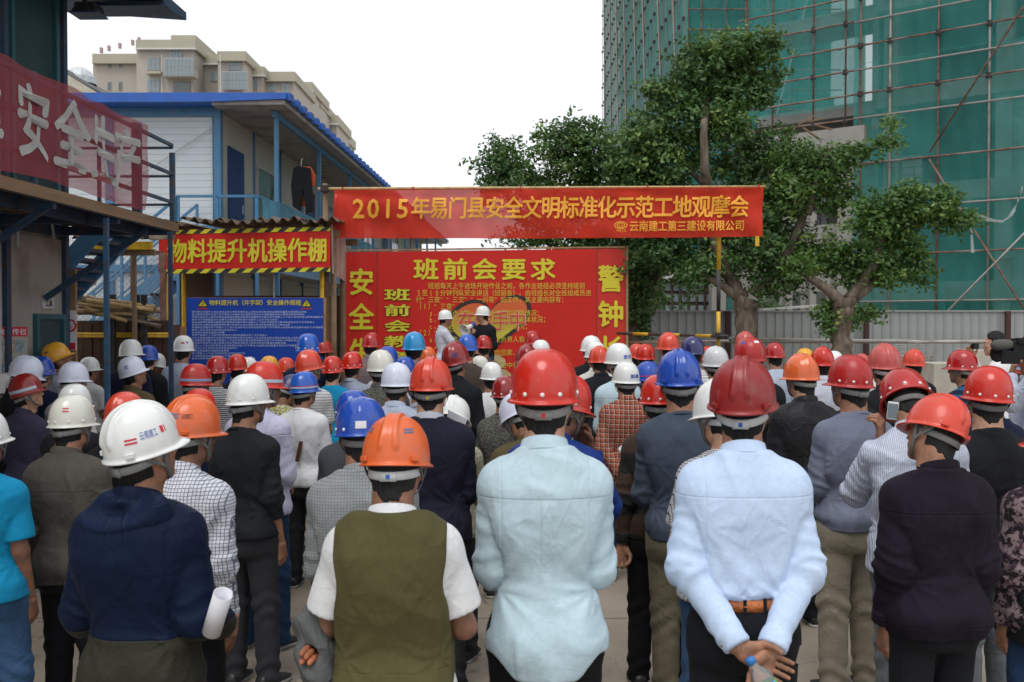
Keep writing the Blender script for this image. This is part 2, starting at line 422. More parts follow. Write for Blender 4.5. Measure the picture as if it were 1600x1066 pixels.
def f_trouser(X, Y, Z, seed, slack=1.0, fold=1.0, stance=0):
    wz = .99
    f = prof(X, Y, Z, TORSO) - .010
    f = smin(f, ell(X, Y, Z, (.07, -.055, .86), (.085, .085, .10)), .04); f = smin(f, ell(X, Y, Z, (-.07, -.055, .86), (.085, .085, .10)), .04)
    f = smax(f, .74 - Z, .05)
    for i, sx in enumerate((1, -1)):
        dy = stance * sx * .06
        hip, kn, an = (sx * .086, 0, .86), (sx * .097, .014 + dy * .5, .47), (sx * (.108), -.012 + dy, .03)
        g = smin(rc(X, Y, Z, hip, kn, .098, .066 * slack + .006), rc(X, Y, Z, kn, an, .066 * slack + .006, .052 * slack + .012), .03)
        g = g - fold * (.006 * np.sin(Z * 70 + 2 * np.sin(X * 30 + seed) + 2 * np.sin(Y * 26 + i)) * (np.exp(-((Z - .46) / .10) ** 2) + 1.3 * np.exp(-((Z - .12) / .07) ** 2) + .5 * np.exp(-((Z - .78) / .05) ** 2)) + .005 * rip(X, Y, Z, seed + i, 6, 14, 36, (1, 1, .3)))
        f = smin(f, g, .012 + .03 * sstep(Z, .72, .82))
    return smax(smax(f, Z - wz, .003), .035 - Z, .004)
def f_head(X, Y, Z):
    f = ell(X, Y, Z, (0, -.008, .028), (.076, .094, .084))
    f = smin(f, ell(X, Y, Z, (0, .028, -.040), (.058, .066, .072)), .035)
    f = smin(f, rc(X, Y, Z, (0, .070, -.094), (0, .062, -.088), .020, .022), .025)
    for sx in (1, -1):
        f = smin(f, rc(X, Y, Z, (sx * .045, .012, -.070), (sx * .052, .0, -.03), .018, .022), .03)
        f = smin(f, ell(X, Y, Z, (sx * .034, .074, -.018), (.020, .014, .016)), .015)      # cheek
        f = smin(f, rc(X, Y, Z, (sx * .012, .091, .022), (sx * .042, .080, .020), .006, .006), .012)   # brow ridge
        f = smax(f, -ell(X, Y, Z, (sx * .031, .100, .002), (.015, .014, .009)), .010)
        ear = ell(X, Y + .25 * (Z + .01), Z, (sx * .0815, -.010, -.012), (.0095, .019, .032))
        ear = smax(ear, -ell(X, Y, Z, (sx * .092, -.004, -.010), (.008, .009, .017)), .005)
        f = smin(f, ear, .008)
    f = smin(f, rc(X, Y, Z, (0, .088, .012), (0, .106, -.024), .006, .0105), .010)
    f = smin(f, ell(X, Y, Z, (.010, .098, -.030), (.008, .009, .006)), .006); f = smin(f, ell(X, Y, Z, (-.010, .098, -.030), (.008, .009, .006)), .006)
    f = smin(f, ell(X, Y, Z, (0, .088, -.056), (.024, .010, .005)), .006); f = smin(f, ell(X, Y, Z, (0, .086, -.068), (.020, .010, .006)), .005)
    f = smin(f, rc(X, Y, Z, (0, -.012, -.05), (0, -.022, -.14), .057, .054), .03)
    return f
def f_hair(X, Y, Z, full=False, seed=0, length=0.0):
    j = .0025 * rip(X, Y, Z, 3 + seed, 9, 90, 190, (1, 1, .25))
    f = ell(X, Y, Z, (0, -.010, .030), (.0835, .1005, .091 + (.012 if full else 0)))
    f = smin(f, ell(X, Y, Z, (0, -.040, -.028), (.066, .058, .060 + length)), .025)
    if not full: f = smin(f, rc(X, Y, Z, (0, -.030, -.055), (0, -.040, -.105 - length), .0650, .0600), .02)
    f = f - j - .0015
    front = np.where(Z > .050, Y - .068, np.where(Z > .01, Y - .035, Y - .016 + .25 * (-Z)))
    f = smax(f, front, .008)
    rag = .006 * np.sin(X * 160 + seed) + .004 * np.sin(X * 310 + 1)
    f = smax(f, (-.110 - length * .8 + rag + .75 * np.maximum(np.abs(X) - .02, 0)) - Z, .006)
    for sx in (1, -1): f = smax(f, -ell(X, Y, Z, (sx * .088, -.004, -.015), (.020, .024, .036)), .004)
    return f
def f_hand(X, Y, Z, curl=.5, spread=0.0, thumb=.4, point=False):
    """right hand: fingers along +z, thumb side +x, palm side +y"""
    f = rc(X, Y * 1.2, Z, (0, 0, -.05), (0, 0, .01), .0235, .026)
    for i, (bx, r) in enumerate(((-.030, .0115), (-.011, .013), (.010, .013), (.030, .012))):
        f = smin(f, rc(X, Y, Z, (bx * .55, -.002, .01), (bx, 0, .088), r + .004, r), .012)
    f = smin(f, rc(X, Y, Z, (.018, .010, .015), (.030, .014, .045), .016, .013), .012)
    for i, (bx, l, r) in enumerate(((-.032, .060, .0078), (-.011, .076, .0088), (.011, .082, .009), (.032, .074, .0088))):
        p = np.array((bx, 0, .090)); c = curl * (.85 + .1 * i) if not (point and i == 3) else .08; ang = 0; sp = bx * (3.0 * spread + .8)
        q = [p]
        for k, fr in enumerate((.45, .30, .25)):
            ang += c * (.75, 1.05, .7)[k]
            d = np.array((math.sin(sp) * math.cos(ang), math.sin(ang), math.cos(ang) * math.cos(sp))); q.append(q[-1] + d * l * fr)
        g = None
        for k in range(3):
            s = rc(X, Y, Z, q[k], q[k + 1], r * (1.05, .98, .9)[k], r * (.98, .9, .78)[k]); g = s if g is None else smin(g, s, .003)
        f = smin(f, g, .0035)
    b = np.array((.024, .008, .022)); d1 = np.array((.60, .25 + .3 * thumb, .70)); d1 /= np.linalg.norm(d1)
    m1 = b + d1 * .042; d2 = np.array((.20 - .4 * thumb, .25 + .75 * thumb, .85)); d2 /= np.linalg.norm(d2); m2 = m1 + d2 * .032
    d3 = np.array((-.05 - .5 * thumb, .25 + .7 * thumb, .85)); d3 /= np.linalg.norm(d3); m3 = m2 + d3 * .025
    return smin(f, smin(rc(X, Y, Z, b, m1, .015, .0115), smin(rc(X, Y, Z, m1, m2, .0112, .010), rc(X, Y, Z, m2, m3, .010, .0085), .003), .004), .010)
CACHE = {}
def net(key, fn, lo, hi, h):
    if key not in CACHE: CACHE[key] = surface_net(fn, lo, hi, h)
    return CACHE[key]
def xform(VF, M):
    V, Fc = VF; M = np.array(M, dtype=f32); V = V @ M[:3, :3].T + M[:3, 3]
    if np.linalg.det(M[:3, :3]) < 0: Fc = Fc[:, ::-1]
    return V, Fc
def joinvf(*L_):
    Vs, Fs, n = [], [], 0
    for V, Fc in L_: Vs.append(V); Fs.append(Fc + n); n += len(V)
    return np.concatenate(Vs), np.concatenate(Fs).astype(np.int64)
def frame(o, z, y):
    """matrix with origin o, local z along z, local y near y"""
    z = Vector(z).normalized(); y = Vector(y); y = (y - z * y.dot(z)).normalized(); x = y.cross(z)
    M = Matrix((x, y, z)).transposed().to_4x4(); M.translation = Vector(o); return M
HAND = {   # pose -> for (right, left): (finger direction, palm normal, curl, spread, thumb)
    'hang': (((0, .15, -1), (-1, .1, 0), .45, .0, .3),) * 2,
    'front': (((-.9, .35, -.1), (0, -1, -.2), .7, 0, .4),) * 2, 'low_front': (((-.75, .1, -.6), (0, -1, 0), .6, 0, .4),) * 2,
    'behind': (((-.40, -.30, -.85), (.2, -1, .25), .55, .15, .55), ((-.92, -.12, -.45), (-.15, -1, .2), .35, .1, .3)),
    'crossed': (((-1, .1, .1), (0, -1, 0), .4, 0, .2),) * 2, 'face': (((-.3, -.1, 1), (-.3, -1, 0), .6, 0, .5),) * 2,
    'one_face': (((-.3, -.1, 1), (-.3, -1, 0), .6, 0, .5), ((0, .5, -.7), (-1, 0, 0), .6, 0, .5)),
    'roll': (((.05, .9, -.35), (-1, 0, 0), 1.05, 0, .7), ((-.9, .3, 0), (0, -1, 0), .6, 0, .4)),
    'speak': (((-.5, .6, .5), (-.7, -.6, 0), .9, 0, .6), ((-.8, .4, 0), (0, -1, 0), .6, 0, .4)),
    'gesture': (((0, .9, .2), (-.3, 0, -1), .5, 0, .3), ((0, .2, -1), (-1, 0, 0), .5, 0, .4)),
    'backpalm': (((0, .2, -1), (-1, .1, 0), .45, 0, .3), ((.15, -.25, -1), (0, -1, 0), .75, .1, .5)),
    'vest': (((-.3, .6, -.5), (-1, 0, 0), .5, 0, .4), ((.35, -.75, .05), (0, .1, -1), .8, .1, .5)),
    'phone': (((-.5, .7, -.2), (-.5, 0, 1), .6, 0, .4), ((.0, -.35, 1), (.9, .3, .3), .9, 0, .5)),
    'camera_up': (((-.1, .2, 1), (-.6, -.6, 0), .8, 0, .5), ((-.6, .6, .1), (0, 0, 1), .6, 0, .4)),
}
def head_matrix(hp):
    """hp = (turn, nod, tilt) in degrees about the top of the neck; nod > 0 looks down"""
    piv = Vector((0, -.005, 1.515)); c = Vector((0, .034, 1.604)) - piv
    Rm = Matrix.Rotation(R(hp[0]), 4, 'Z') @ Matrix.Rotation(R(-hp[1]), 4, 'X') @ Matrix.Rotation(R(hp[2]), 4, 'Y')
    return Matrix.Translation(piv) @ Rm @ Matrix.Translation(c)
def body_mesh(pose, hp, bw, lod):
    h = (.012, .018, .024)[lod]; hh = (.0052, .008, .010)[lod]; hd = (.0036, .006, .009)[lod]
    B = net(('body', pose, bw, lod), lambda X, Y, Z: f_body(X, Y, Z, pose, bw), (-.37, -.30, .03), (.37, .46, 1.60), h)
    # below the neck the body stays put, the neck itself follows the head
    Hm = head_matrix(hp); V = B[0].copy(); w = sstep(V[:, 2], 1.44, 1.56)[:, None]
    rest = np.array(head_matrix((0, 0, 0)), f32); M = np.array(Hm, f32) @ np.linalg.inv(rest)
    V = V * (1 - w) + (V @ M[:3, :3].T + M[:3, 3]) * w
    parts = [(V, B[1]), xform(net(('head', lod), f_head, (-.11, -.125, -.16), (.11, .135, .13), hh), Hm)]
    hs = HAND[pose]
    for i, (s, e, w_) in enumerate(arms_of(pose)):
        fd, pn, curl, spread, thumb = hs[i]; sx = 1 if i == 0 else -1
        H = net(('hand', curl, spread, thumb, lod), lambda X, Y, Z: f_hand(X, Y, Z, curl, spread, thumb), (-.075, -.05, -.085), (.11, .12, .20), hd)
        o = Vector(w_); o.x *= sx; z = Vector(fd).normalized(); M = frame(o + z * .012, z, pn)
        if i == 1: M = Matrix.Diagonal((-1, 1, 1, 1)) @ M
        # a right hand has its thumb towards +x of its frame when the palm looks along +y
        fl = Matrix.Diagonal((-1, 1, 1, 1))
        parts.append(xform(H, M @ fl))
    return joinvf(*parts)

# ---------------------------------------------------------------- helmets
def helm_profile(kind):
    return dict(V=(.110, .125, .156, 2.35), round=(.109, .124, .158, 2.45), smooth=(.108, .124, .153, 2.45))[kind]
def helm_point(kind, th, v, off=0.0):
    """th: 0 = back, grows towards the wearer's right; v: 0 brim .. 1 top"""
    a, b, h, n = helm_profile(kind); s = math.sin(v * math.pi / 2); c = math.cos(v * math.pi / 2)
    z = h * s ** (2 / 2.0); q = max(0.0, 1 - s ** n) ** (1 / n)
    x = a * q * math.sin(th); y = -b * q * math.cos(th)
    nrm = Vector((x / a ** 2, y / b ** 2, z / h ** 2 * .8 + 1e-4)).normalized()
    rg = 0.0
    if kind == 'V':
        t = z / h; wd = .010 + .012 * t; sep = .030 * (1 - .55 * t)
        for xc, wdt, am in ((0, wd * 1.5, .0), (sep, .010, .0085), (-sep, .010, .0085)):
            d = abs(x - xc) / wdt; rg += am * max(0, 1 - d ** 4) * min(1, max(0, (t - .22) / .12)) if d < 1 else 0
        if abs(x) < sep: rg = max(rg, .0050 * min(1, max(0, (t - .35) / .25)))
    elif kind == 'smooth':
        d = abs(x) / .016; rg = .0035 * max(0, 1 - d * d) * min(1, max(0, (z / h - .4) / .2)) if d < 1 else 0
    return Vector((x, y, z)) + nrm * (rg + off)
def helm_vf(kind, lod):
    k = ('helmet', kind, lod)
    if k in CACHE: return CACHE[k]
    nt_, nv = ((112, 34), (56, 18), (40, 12))[lod]
    vs = []; rows = []
    def visor(th):   # how far the brim stands out: a peak in front, a narrow rim behind
        f = max(0, -math.cos(th)); return .008 + (.003 if kind == 'round' else 0) + .028 * f ** 1.6
    for j, (o, dz) in enumerate(((1.0, -.0085), (1.0, -.0045))):      # brim lip, under and upper
        for i in range(nt_):
            th = 2 * math.pi * i / nt_; p = helm_point(kind, th, 0); d = Vector((p.x, p.y, 0)).normalized(); w = visor(th)
            vs.append(p + d * w * o + Vector((0, 0, dz - w * .22)))
    for i in range(nt_):
        th = 2 * math.pi * i / nt_; p = helm_point(kind, th, 0); d = Vector((p.x, p.y, 0)).normalized()
        vs.append(p + d * visor(th) * .35 + Vector((0, 0, -.002)))
    for j in range(nv):
        v = (j / nv) ** 1.0
        for i in range(nt_): vs.append(helm_point(kind, 2 * math.pi * i / nt_, v, 0 if j else .001))
    for j in range(3 + nv - 1):
        for i in range(nt_): rows.append((j * nt_ + i, j * nt_ + (i + 1) % nt_, (j + 1) * nt_ + (i + 1) % nt_, (j + 1) * nt_ + i))
    top = len(vs); vs.append(helm_point(kind, 0, 1)); lastr = (2 + nv) * nt_
    for i in range(nt_): rows.append((lastr + i, lastr + (i + 1) % nt_, top, top))
    # inside
    base = len(vs); ni = 6
    for j in range(ni):
        v = j / ni
        for i in range(nt_):
            p = helm_point(kind, 2 * math.pi * i / nt_, v); vs.append(Vector((p.x * .955, p.y * .965, p.z * .97 - (.0085 if j == 0 else 0))))
    for i in range(nt_): rows.append((base + i, base + (i + 1) % nt_, (i + 1) % nt_, i))
    for j in range(ni - 1):
        for i in range(nt_): rows.append((base + (j + 1) * nt_ + i, base + (j + 1) * nt_ + (i + 1) % nt_, base + j * nt_ + (i + 1) % nt_, base + j * nt_ + i))
    t2 = len(vs); vs.append(Vector((0, 0, helm_profile(kind)[2] * .97))); lr = base + (ni - 1) * nt_
    for i in range(nt_): rows.append((lr + (i + 1) % nt_, lr + i, t2, t2))
    tri = [r for r in rows]
    me = bpy.data.meshes.new("helmet"); me.from_pydata([tuple(v) for v in vs], [], [tuple(dict.fromkeys(r)) for r in tri])
    me.polygons.foreach_set("use_smooth", [True] * len(me.polygons)); me.update(); CACHE[k] = me
    return me

# ================================================================ cloth, skin, plastic
def cloth(name, c, pat=None, c2=None, c3=None, sc=40, rough=.85, seam=None, crease=.5, fade=.12, split=None):
    if name in MATS: return MATS[name]
    n = NT(name); sep = n.n("SeparateXYZ"); n.l(n.tc, sep.inputs[0]); x, y, z = sep.outputs
    wob = n.noise(14, 2); zz = n.mul(z, n.mul(n.mul(wob, .5, 'SUBTRACT'), .012), 'ADD'); xx = n.mul(x, n.mul(n.mul(wob, .5, 'SUBTRACT'), .012), 'ADD')
    def line(co, f, duty): return n.mul(n.mul(n.mul(co, f), 1.0, 'FRACT'), duty, 'LESS_THAN')
    base = c
    if pat == 'h': base = n.mix(line(zz, sc, .5), c, c2)
    elif pat == 'v': base = n.mix(line(xx, sc, .5), c, c2)
    elif pat == 'check':
        a = n.mul(line(zz, sc, .22), line(xx, sc, .22), 'MAXIMUM'); base = n.mix(a, c, c2)
    elif pat == 'weave':
        a = n.mul(n.mul(line(zz, sc, .5), line(xx, sc, .5), 'ADD'), 1.0, 'COMPARE'); base = n.mix(a, c, c2)
    elif pat == 'plaid':
        base = n.mix(n.mul(line(zz, sc, .4), .6), c, c2); base = n.mix(n.mul(line(xx, sc, .4), .6), base, c2)
        base = n.mix(n.mul(line(zz, sc * 1.0, .08), .8), base, c3); base = n.mix(n.mul(line(xx, sc * 1.0, .08), .8), base, c3)
    elif pat == 'blotch':
        base = n.mix(n.rng(n.noise(sc, 3), .48, .52), c, c2)
        if c3: base = n.mix(n.rng(n.noise(sc * 1.3, 3, st=(1, 1.3, 1)), .56, .6), base, c3)
    elif pat == 'split': base = n.mix(n.mul(z, split, 'LESS_THAN'), c, c2)
    elif pat == 'band':
        base = n.mix(n.mul(n.mul(n.mul(z, split, 'SUBTRACT'), 0.0, 'ADD'), 0, 'LESS_THAN'), c, c2)
    k = n.mul(n.rng(n.noise(5, 4), .3, .7, 1 - fade, 1 + fade), n.rng(n.noise(55, 3), .3, .7, .95, 1.05))
    cm = n.n("Mix", data_type='RGBA', blend_type='MULTIPLY'); cm.inputs[0].default_value = 1
    n.set(cm, 6, base if not isinstance(base, tuple) else (*base, 1)); cb = n.n("CombineColor")
    for i in range(3): n.l(k, cb.inputs[i])
    n.l(cb.outputs[0], cm.inputs[7]); n.col(cm.outputs[2]).p(Roughness=rough, Sheen_Weight=.02, Sheen_Roughness=.5)
    n.b.inputs['Specular IOR Level'].default_value = .12
    # creases: thin ridges where a stretched noise crosses its middle, then the weave
    c1 = n.mul(n.mul(n.noise(6.5, 2, st=(1, 1, .55), dist=.9), .5, 'SUBTRACT'), 0, 'ABSOLUTE') if False else n.mul(n.mul(n.noise(6.5, 2, st=(1, 1, .55), dist=.9), .5, 'SUBTRACT'), 1.0, 'ABSOLUTE')
    r1 = n.rng(c1, 0, .05, 1, 0)
    c2_ = n.mul(n.mul(n.noise(11, 2, st=(.6, 1, 1.2), dist=.6), .5, 'SUBTRACT'), 1.0, 'ABSOLUTE')
    r2 = n.mul(n.rng(c2_, 0, .06, 1, 0), .4)
    h = n.mul(n.mul(r1, r2, 'ADD'), n.noise(4, 2)); h = n.mul(h, n.noise(18, 3, st=(1, 1, .7)), 'ADD')
    if seam:
        for kind, val in seam:
            q = z if kind == 'z' else n.mul(x, 1.0, 'ABSOLUTE')
            if kind == 'p': q = n.mul(x, 1.0, 'ABSOLUTE')
            g = n.rng(n.mul(n.mul(q, val, 'SUBTRACT'), 1.0, 'ABSOLUTE'), .0015, .0045, -1.2, 0)
            if kind == 'p': g = n.mul(n.mul(g, n.mul(z, 1.313, 'LESS_THAN')), n.mul(z, 1.20, 'GREATER_THAN'))
            if kind == 'x': g = n.mul(g, n.mul(z, 1.08, 'GREATER_THAN'))
            h = n.mul(h, g, 'ADD')
    b1 = n.bump(h, crease * .75, .007); b2 = n.bump(n.noise(420, 2), .12, .002); n.l(b1.outputs[0], b2.inputs['Normal'])
    n.l(b2.outputs[0], n.b.inputs['Normal']); MATS[name] = n.m; return n.m
def skin(name, c):
    if name in MATS: return MATS[name]
    n = NT(name); base = n.mix(n.rng(n.noise(24, 6), .38, .62), dim(c, .74), (min(1, c[0] * 1.15), c[1] * 1.06, c[2] * 1.0))
    n.col(base).p(Roughness=n.rng(n.noise(60, 3), .3, .7, .45, .68), Subsurface_Weight=.05, Subsurface_Scale=.006)
    n.b.inputs['Subsurface Radius'].default_value = (1, .35, .2); n.b.inputs['Specular IOR Level'].default_value = .4
    n.l(n.bump(n.noise(140, 3), .2, .002).outputs[0], n.b.inputs['Normal']); MATS[name] = n.m; return n.m
def plastic(name, c, rough=.24, worn=.0, scuff=(.7, .7, .68)):
    if name in MATS: return MATS[name]
    n = NT(name); base = n.mix(n.rng(n.noise(7, 4), .3, .7), dim(c, .93), dim(c, 1.05))
    sc_ = n.mul(n.rng(n.noise(38, 5, st=(1, 1, .35), dist=1.5), .66, .74), .06 + worn)
    base = n.mix(sc_, base, scuff)
    base = n.mix(n.mul(n.rng(n.noise(12, 5), .55, .75), .12 + worn * .5), base, (.22, .19, .16))
    n.col(base).p(Roughness=n.rng(n.noise(22, 4), .3, .7, rough - .05 + worn * .1, rough + .10 + worn * .3), Coat_Weight=.35 * (1 - worn))
    n.l(n.bump(n.noise(30, 3), .05, .004).outputs[0], n.b.inputs['Normal']); MATS[name] = n.m; return n.m
HC = dict(red=(.58, .020, .007), glossred=(.42, .010, .008), darkred=(.27, .012, .012), orange=(.72, .13, .028), redorange=(.66, .055, .024), faded=(.52, .085, .075),
          white=(.78, .80, .78), cream=(.70, .70, .62), blueish=(.68, .72, .86), grey=(.60, .61, .63), yellow=(.78, .38, .02), blue=(.012, .07, .42), royal=(.012, .10, .50), navy=(.018, .022, .12), sky=(.02, .28, .60))
HAIR = mat("black hair", (.009, .008, .008), .62, spec=.3, vs=60, var=.4, bump=.6, bs=220, st=(1, 1, .15))
SKINS = [skin("tanned skin", (.35, .18, .112)), skin("light tan skin", (.50, .295, .20)), skin("dark tan skin", (.26, .13, .082))]
STRAP = mat("grey webbing", (.16, .16, .155), .8, vs=40, bump=.2, bs=300); BANDM = plastic("harness grey", (.26, .27, .26), .45, .3)
BANDW = plastic("harness white", (.52, .54, .54), .4, .2); RIVET = plastic("rivet white", (.80, .80, .78), .3)
SHOE = mat("shoe black", (.02, .02, .022), .4, bump=.2, bs=30); SHOEB = mat("shoe brown leather", (.10, .035, .018), .4); SOLE = mat("sole rubber", (.35, .34, .32), .7)
TROU = dict(black=cloth("trousers black", (.012, .013, .016), crease=.35), charcoal=cloth("trousers charcoal", (.035, .036, .042), crease=.35), navy=cloth("trousers navy", (.018, .022, .045), crease=.35),
            jeans=cloth("trousers blue denim", (.045, .10, .20), fade=.35, crease=.6), jeansdark=cloth("trousers dark denim", (.02, .045, .10), fade=.3), khaki=cloth("trousers khaki", (.27, .24, .18), crease=.6),
            cargo=cloth("trousers olive cargo", (.17, .15, .10), fade=.2, crease=.7), grey=cloth("trousers grey", (.17, .19, .20), fade=.15, crease=.7))
C_ = {}
def shirtmat(k):
    T = dict(
        denim=lambda: cloth("light denim shirt", (.49, .635, .70), fade=.06, crease=.35, seam=[('z', 1.315), ('x', .137), ('p', .018)]),
        lightblue=lambda: cloth("light blue shirt", (.54, .67, .88), fade=.03, crease=.35, seam=[('z', 1.325), ('x', .139)]),
        vest=lambda: cloth("olive vest", (.085, .078, .032), fade=.12, crease=.35, seam=[('z', .985)]),
        whitetee=lambda: cloth("white cotton", (.68, .69, .70), fade=.05), offwhite=lambda: cloth("off white cotton", (.62, .62, .58)),
        hoodie=lambda: cloth("navy and olive shell jacket", (.004, .010, .032), 'split', (.030, .029, .020), split=1.02, rough=.6, crease=.6, seam=[('z', 1.02), ('x', .139)]),
        navyshell=lambda: cloth("navy shell cloth", (.007, .015, .043), rough=.55, crease=.8),
        maroon=lambda: cloth("dark plum work jacket", (.014, .010, .018), fade=.3, crease=.5, seam=[('z', 1.30), ('x', .139), ('z', .86), ('p', .004)]),
        greyjacket=lambda: cloth("grey brown work jacket", (.088, .080, .068), fade=.15, crease=.4, seam=[('z', 1.28), ('x', .139), ('z', .83)]),
        whitecheck=lambda: cloth("white checked shirt", (.70, .72, .76), 'check', (.20, .22, .30), sc=70, crease=.5),
        blacktee=lambda: cloth("black knit", (.016, .018, .022), crease=.35), dark=lambda: cloth("black cloth", (.012, .013, .016), rough=.75),
        navypolo=lambda: cloth("dark navy polo cloth", (.018, .018, .034), crease=.3), leather=lambda: cloth("black shell jacket", (.022, .022, .025), rough=.42, crease=.9),
        slate=lambda: cloth("slate blue sweater", (.060, .078, .112), crease=.3), bluegrey=lambda: cloth("blue grey sweater", (.165, .185, .25), crease=.35, fade=.18),
        stripev=lambda: cloth("pinstriped shirt", (.62, .66, .74), 'v', (.36, .42, .55), sc=130, crease=.6),
        blazer=lambda: cloth("grey checked blazer", (.30, .32, .31), 'check', (.19, .21, .24), sc=80, crease=.25),
        turquoise=lambda: cloth("turquoise tee", (.01, .25, .46), crease=.3), floral=lambda: cloth("dark floral blouse", (.02, .016, .02), 'blotch', (.22, .16, .17), (.07, .04, .06), sc=32),
        lavender=lambda: cloth("lavender shirt", (.52, .52, .68), crease=.6, seam=[('z', 1.32), ('x', .139)]), plaid=lambda: cloth("red plaid shirt", (.36, .10, .06), 'plaid', (.06, .02, .02), (.6, .55, .45), sc=26),
        crimson=lambda: cloth("crimson jacket", (.26, .012, .035), crease=.4), camo=lambda: cloth("black and brown sweater", (.020, .022, .020), 'h', (.055, .035, .026), sc=4.5),
        royaljacket=lambda: cloth("royal blue jacket", (.010, .035, .20), rough=.5, crease=.9), yellowprint=lambda: cloth("yellow print tee", (.55, .55, .50), 'blotch', (.42, .38, .05), (.10, .09, .04), sc=60),
        stripeh=lambda: cloth("white striped tee", (.62, .62, .62), 'h', (.36, .36, .38), sc=42), stripebw=lambda: cloth("black and white striped tee", (.50, .52, .54), 'h', (.03, .03, .035), sc=50),
        mauve=lambda: cloth("mauve shirt", (.20, .15, .16)), palegrey=lambda: cloth("pale grey shirt", (.42, .44, .50)), paleblue=lambda: cloth("pale blue shirt", (.42, .48, .60)),
        brownjacket=lambda: cloth("olive brown jacket", (.095, .075, .035)), navy=lambda: cloth("navy cloth", (.012, .016, .040)), plumblue=lambda: cloth("blue plum work shirt", (.050, .046, .080)),
        brown=lambda: cloth("brown knit", (.075, .055, .045)), bluestripe=lambda: cloth("blue and black striped polo", (.012, .018, .04), 'h', (.02, .10, .22), sc=16), polo=lambda: cloth("light grey blue polo", (.30, .34, .42)),
        speck=lambda: cloth("dark patterned jacket", (.045, .045, .042), 'blotch', (.14, .14, .12), sc=110), bwcheck=lambda: cloth("black and white checked shirt", (.55, .55, .57), 'check', (.03, .03, .035), sc=120),
        cream=lambda: cloth("cream knit", (.42, .40, .30), 'blotch', (.25, .24, .18), sc=90), finecheck=lambda: cloth("pale checked shirt", (.60, .62, .68), 'check', (.42, .46, .58), sc=60), greytee=lambda: cloth("dark grey tee", (.06, .065, .075)))
    return T[k]()
KINDS_ = {   # cut of the garment
    'shirt': dict(sleeve='long', hem=.755, inf=.014, collar='shirt', tail=True, yoke=True), 'tucked': dict(sleeve='long', hem=.985, inf=.018, collar='shirt', tuck=True, roomy=.9),
    'tee': dict(sleeve='short', hem=.84, inf=.012, collar='crew', roomy=1.4), 'tshirt3': dict(sleeve='long', hem=.86, inf=.010, collar='crew', cut=.45, roomy=1.1), 'jacket': dict(sleeve='long', hem=.80, inf=.022, collar='stand', band=True, roomy=1.2),
    'sweater': dict(sleeve='long', hem=.86, inf=.015, collar='crew', band=True), 'polo': dict(sleeve='short', hem=.84, inf=.013, collar='polo', roomy=1.4), 'vest': dict(sleeve='none', hem=.76, inf=.036, collar=None, band=False),
    'longpolo': dict(sleeve='long', hem=.84, inf=.018, collar='polo'), 'blazer': dict(sleeve='long', hem=.74, inf=.022, collar='polo'), 'hood': dict(sleeve='long', hem=.76, inf=.022, collar='stand', roomy=1.05)}
def shirt_vf(pose, kname, bw, lod, seed):
    k = KINDS_[kname]; seed = seed if lod == 0 else seed % 2
    h = (.0074, .015, .023)[lod]
    return net(('shirt', pose, kname, bw, lod, seed), lambda X, Y, Z: _vest(f_shirt(X, Y, Z, pose, k, k['hem'], bw, 1.0 if lod < 2 else .8, seed, k['inf']), X, Z, k),
               (-.37, -.32, min(k['hem'] - .03, .77 if k['sleeve'] == 'long' else 9)), (.37, .46, 1.66 if pose in ('face', 'one_face', 'phone', 'camera_up') else 1.50), h)
def _vest(f, X, Z, k):
    if k['sleeve'] != 'none': return f
    return smax(f, np.abs(X) - (.176 + .012 * sstep(-Z, -1.25, -1.0) - .012 * sstep(-np.abs(Z - 1.25), -.1, 0)), .008)
def ring(mb, prof_pts, c, rx, ry, tilt, n=40, th0=0, th1=2 * math.pi, p=2.0):
    """prof_pts: (dr, dz) pairs swept round an ellipse"""
    m = len(prof_pts); closed = abs(th1 - th0 - 2 * math.pi) < 1e-6; vs = []
    for i in range(n if closed else n + 1):
        th = th0 + (th1 - th0) * i / n; cx, cy = math.sin(th), -math.cos(th)
        q = (abs(cx) ** p + abs(cy) ** p) ** (-1 / p)
        for dr, dz in prof_pts:
            x = (rx + dr) * cx * q; y = (ry + dr) * cy * q; vs.append((c[0] + x, c[1] + y, c[2] + dz - tilt * y))
    fs = []; N = n if closed else n + 1
    for i in range(n):
        for j in range(m - 1):
            a = i * m + j; b = ((i + 1) % N) * m + j; fs.append((a, b, b + 1, a + 1))
    return mb.add(vs, fs)
def collar_mesh(kind):
    k = ('collar', kind)
    if k in CACHE: return CACHE[k]
    mb = MB()
    if kind == 'shirt': pts = [(.000, -.02), (-.004, .028), (-.001, .034), (.005, .031), (.016, -.008), (.019, -.012), (.016, -.014), (.004, -.012)]
    elif kind == 'polo': pts = [(.000, -.02), (-.002, .020), (.001, .025), (.007, .022), (.022, -.012), (.025, -.016), (.018, -.018), (.004, -.014)]
    elif kind == 'stand': pts = [(.004, -.025), (.000, .028), (.004, .035), (.010, .030), (.016, .0), (.022, -.022)]
    else: pts = [(.004, -.012), (-.001, .002), (.001, .006), (.005, .006), (.011, .001), (.020, -.012)]
    ring(mb, pts, (0, -.014, 1.450), .067, .066, .38)
    me = bpy.data.meshes.new("collar"); me.from_pydata([tuple(v) for v in mb.v], [], mb.f); me.polygons.foreach_set("use_smooth", [True] * len(me.polygons)); CACHE[k] = me; return me
def cm(key, fn):
    if key not in CACHE:
        mb = MB(); fn(mb); me = bpy.data.meshes.new(key if isinstance(key, str) else key[0]); me.from_pydata([tuple(v) for v in mb.v], [], mb.f)
        if not key[0].startswith('flat'): me.polygons.foreach_set("use_smooth", [True] * len(me.polygons))
        me.update(); CACHE[key] = me
    return CACHE[key]
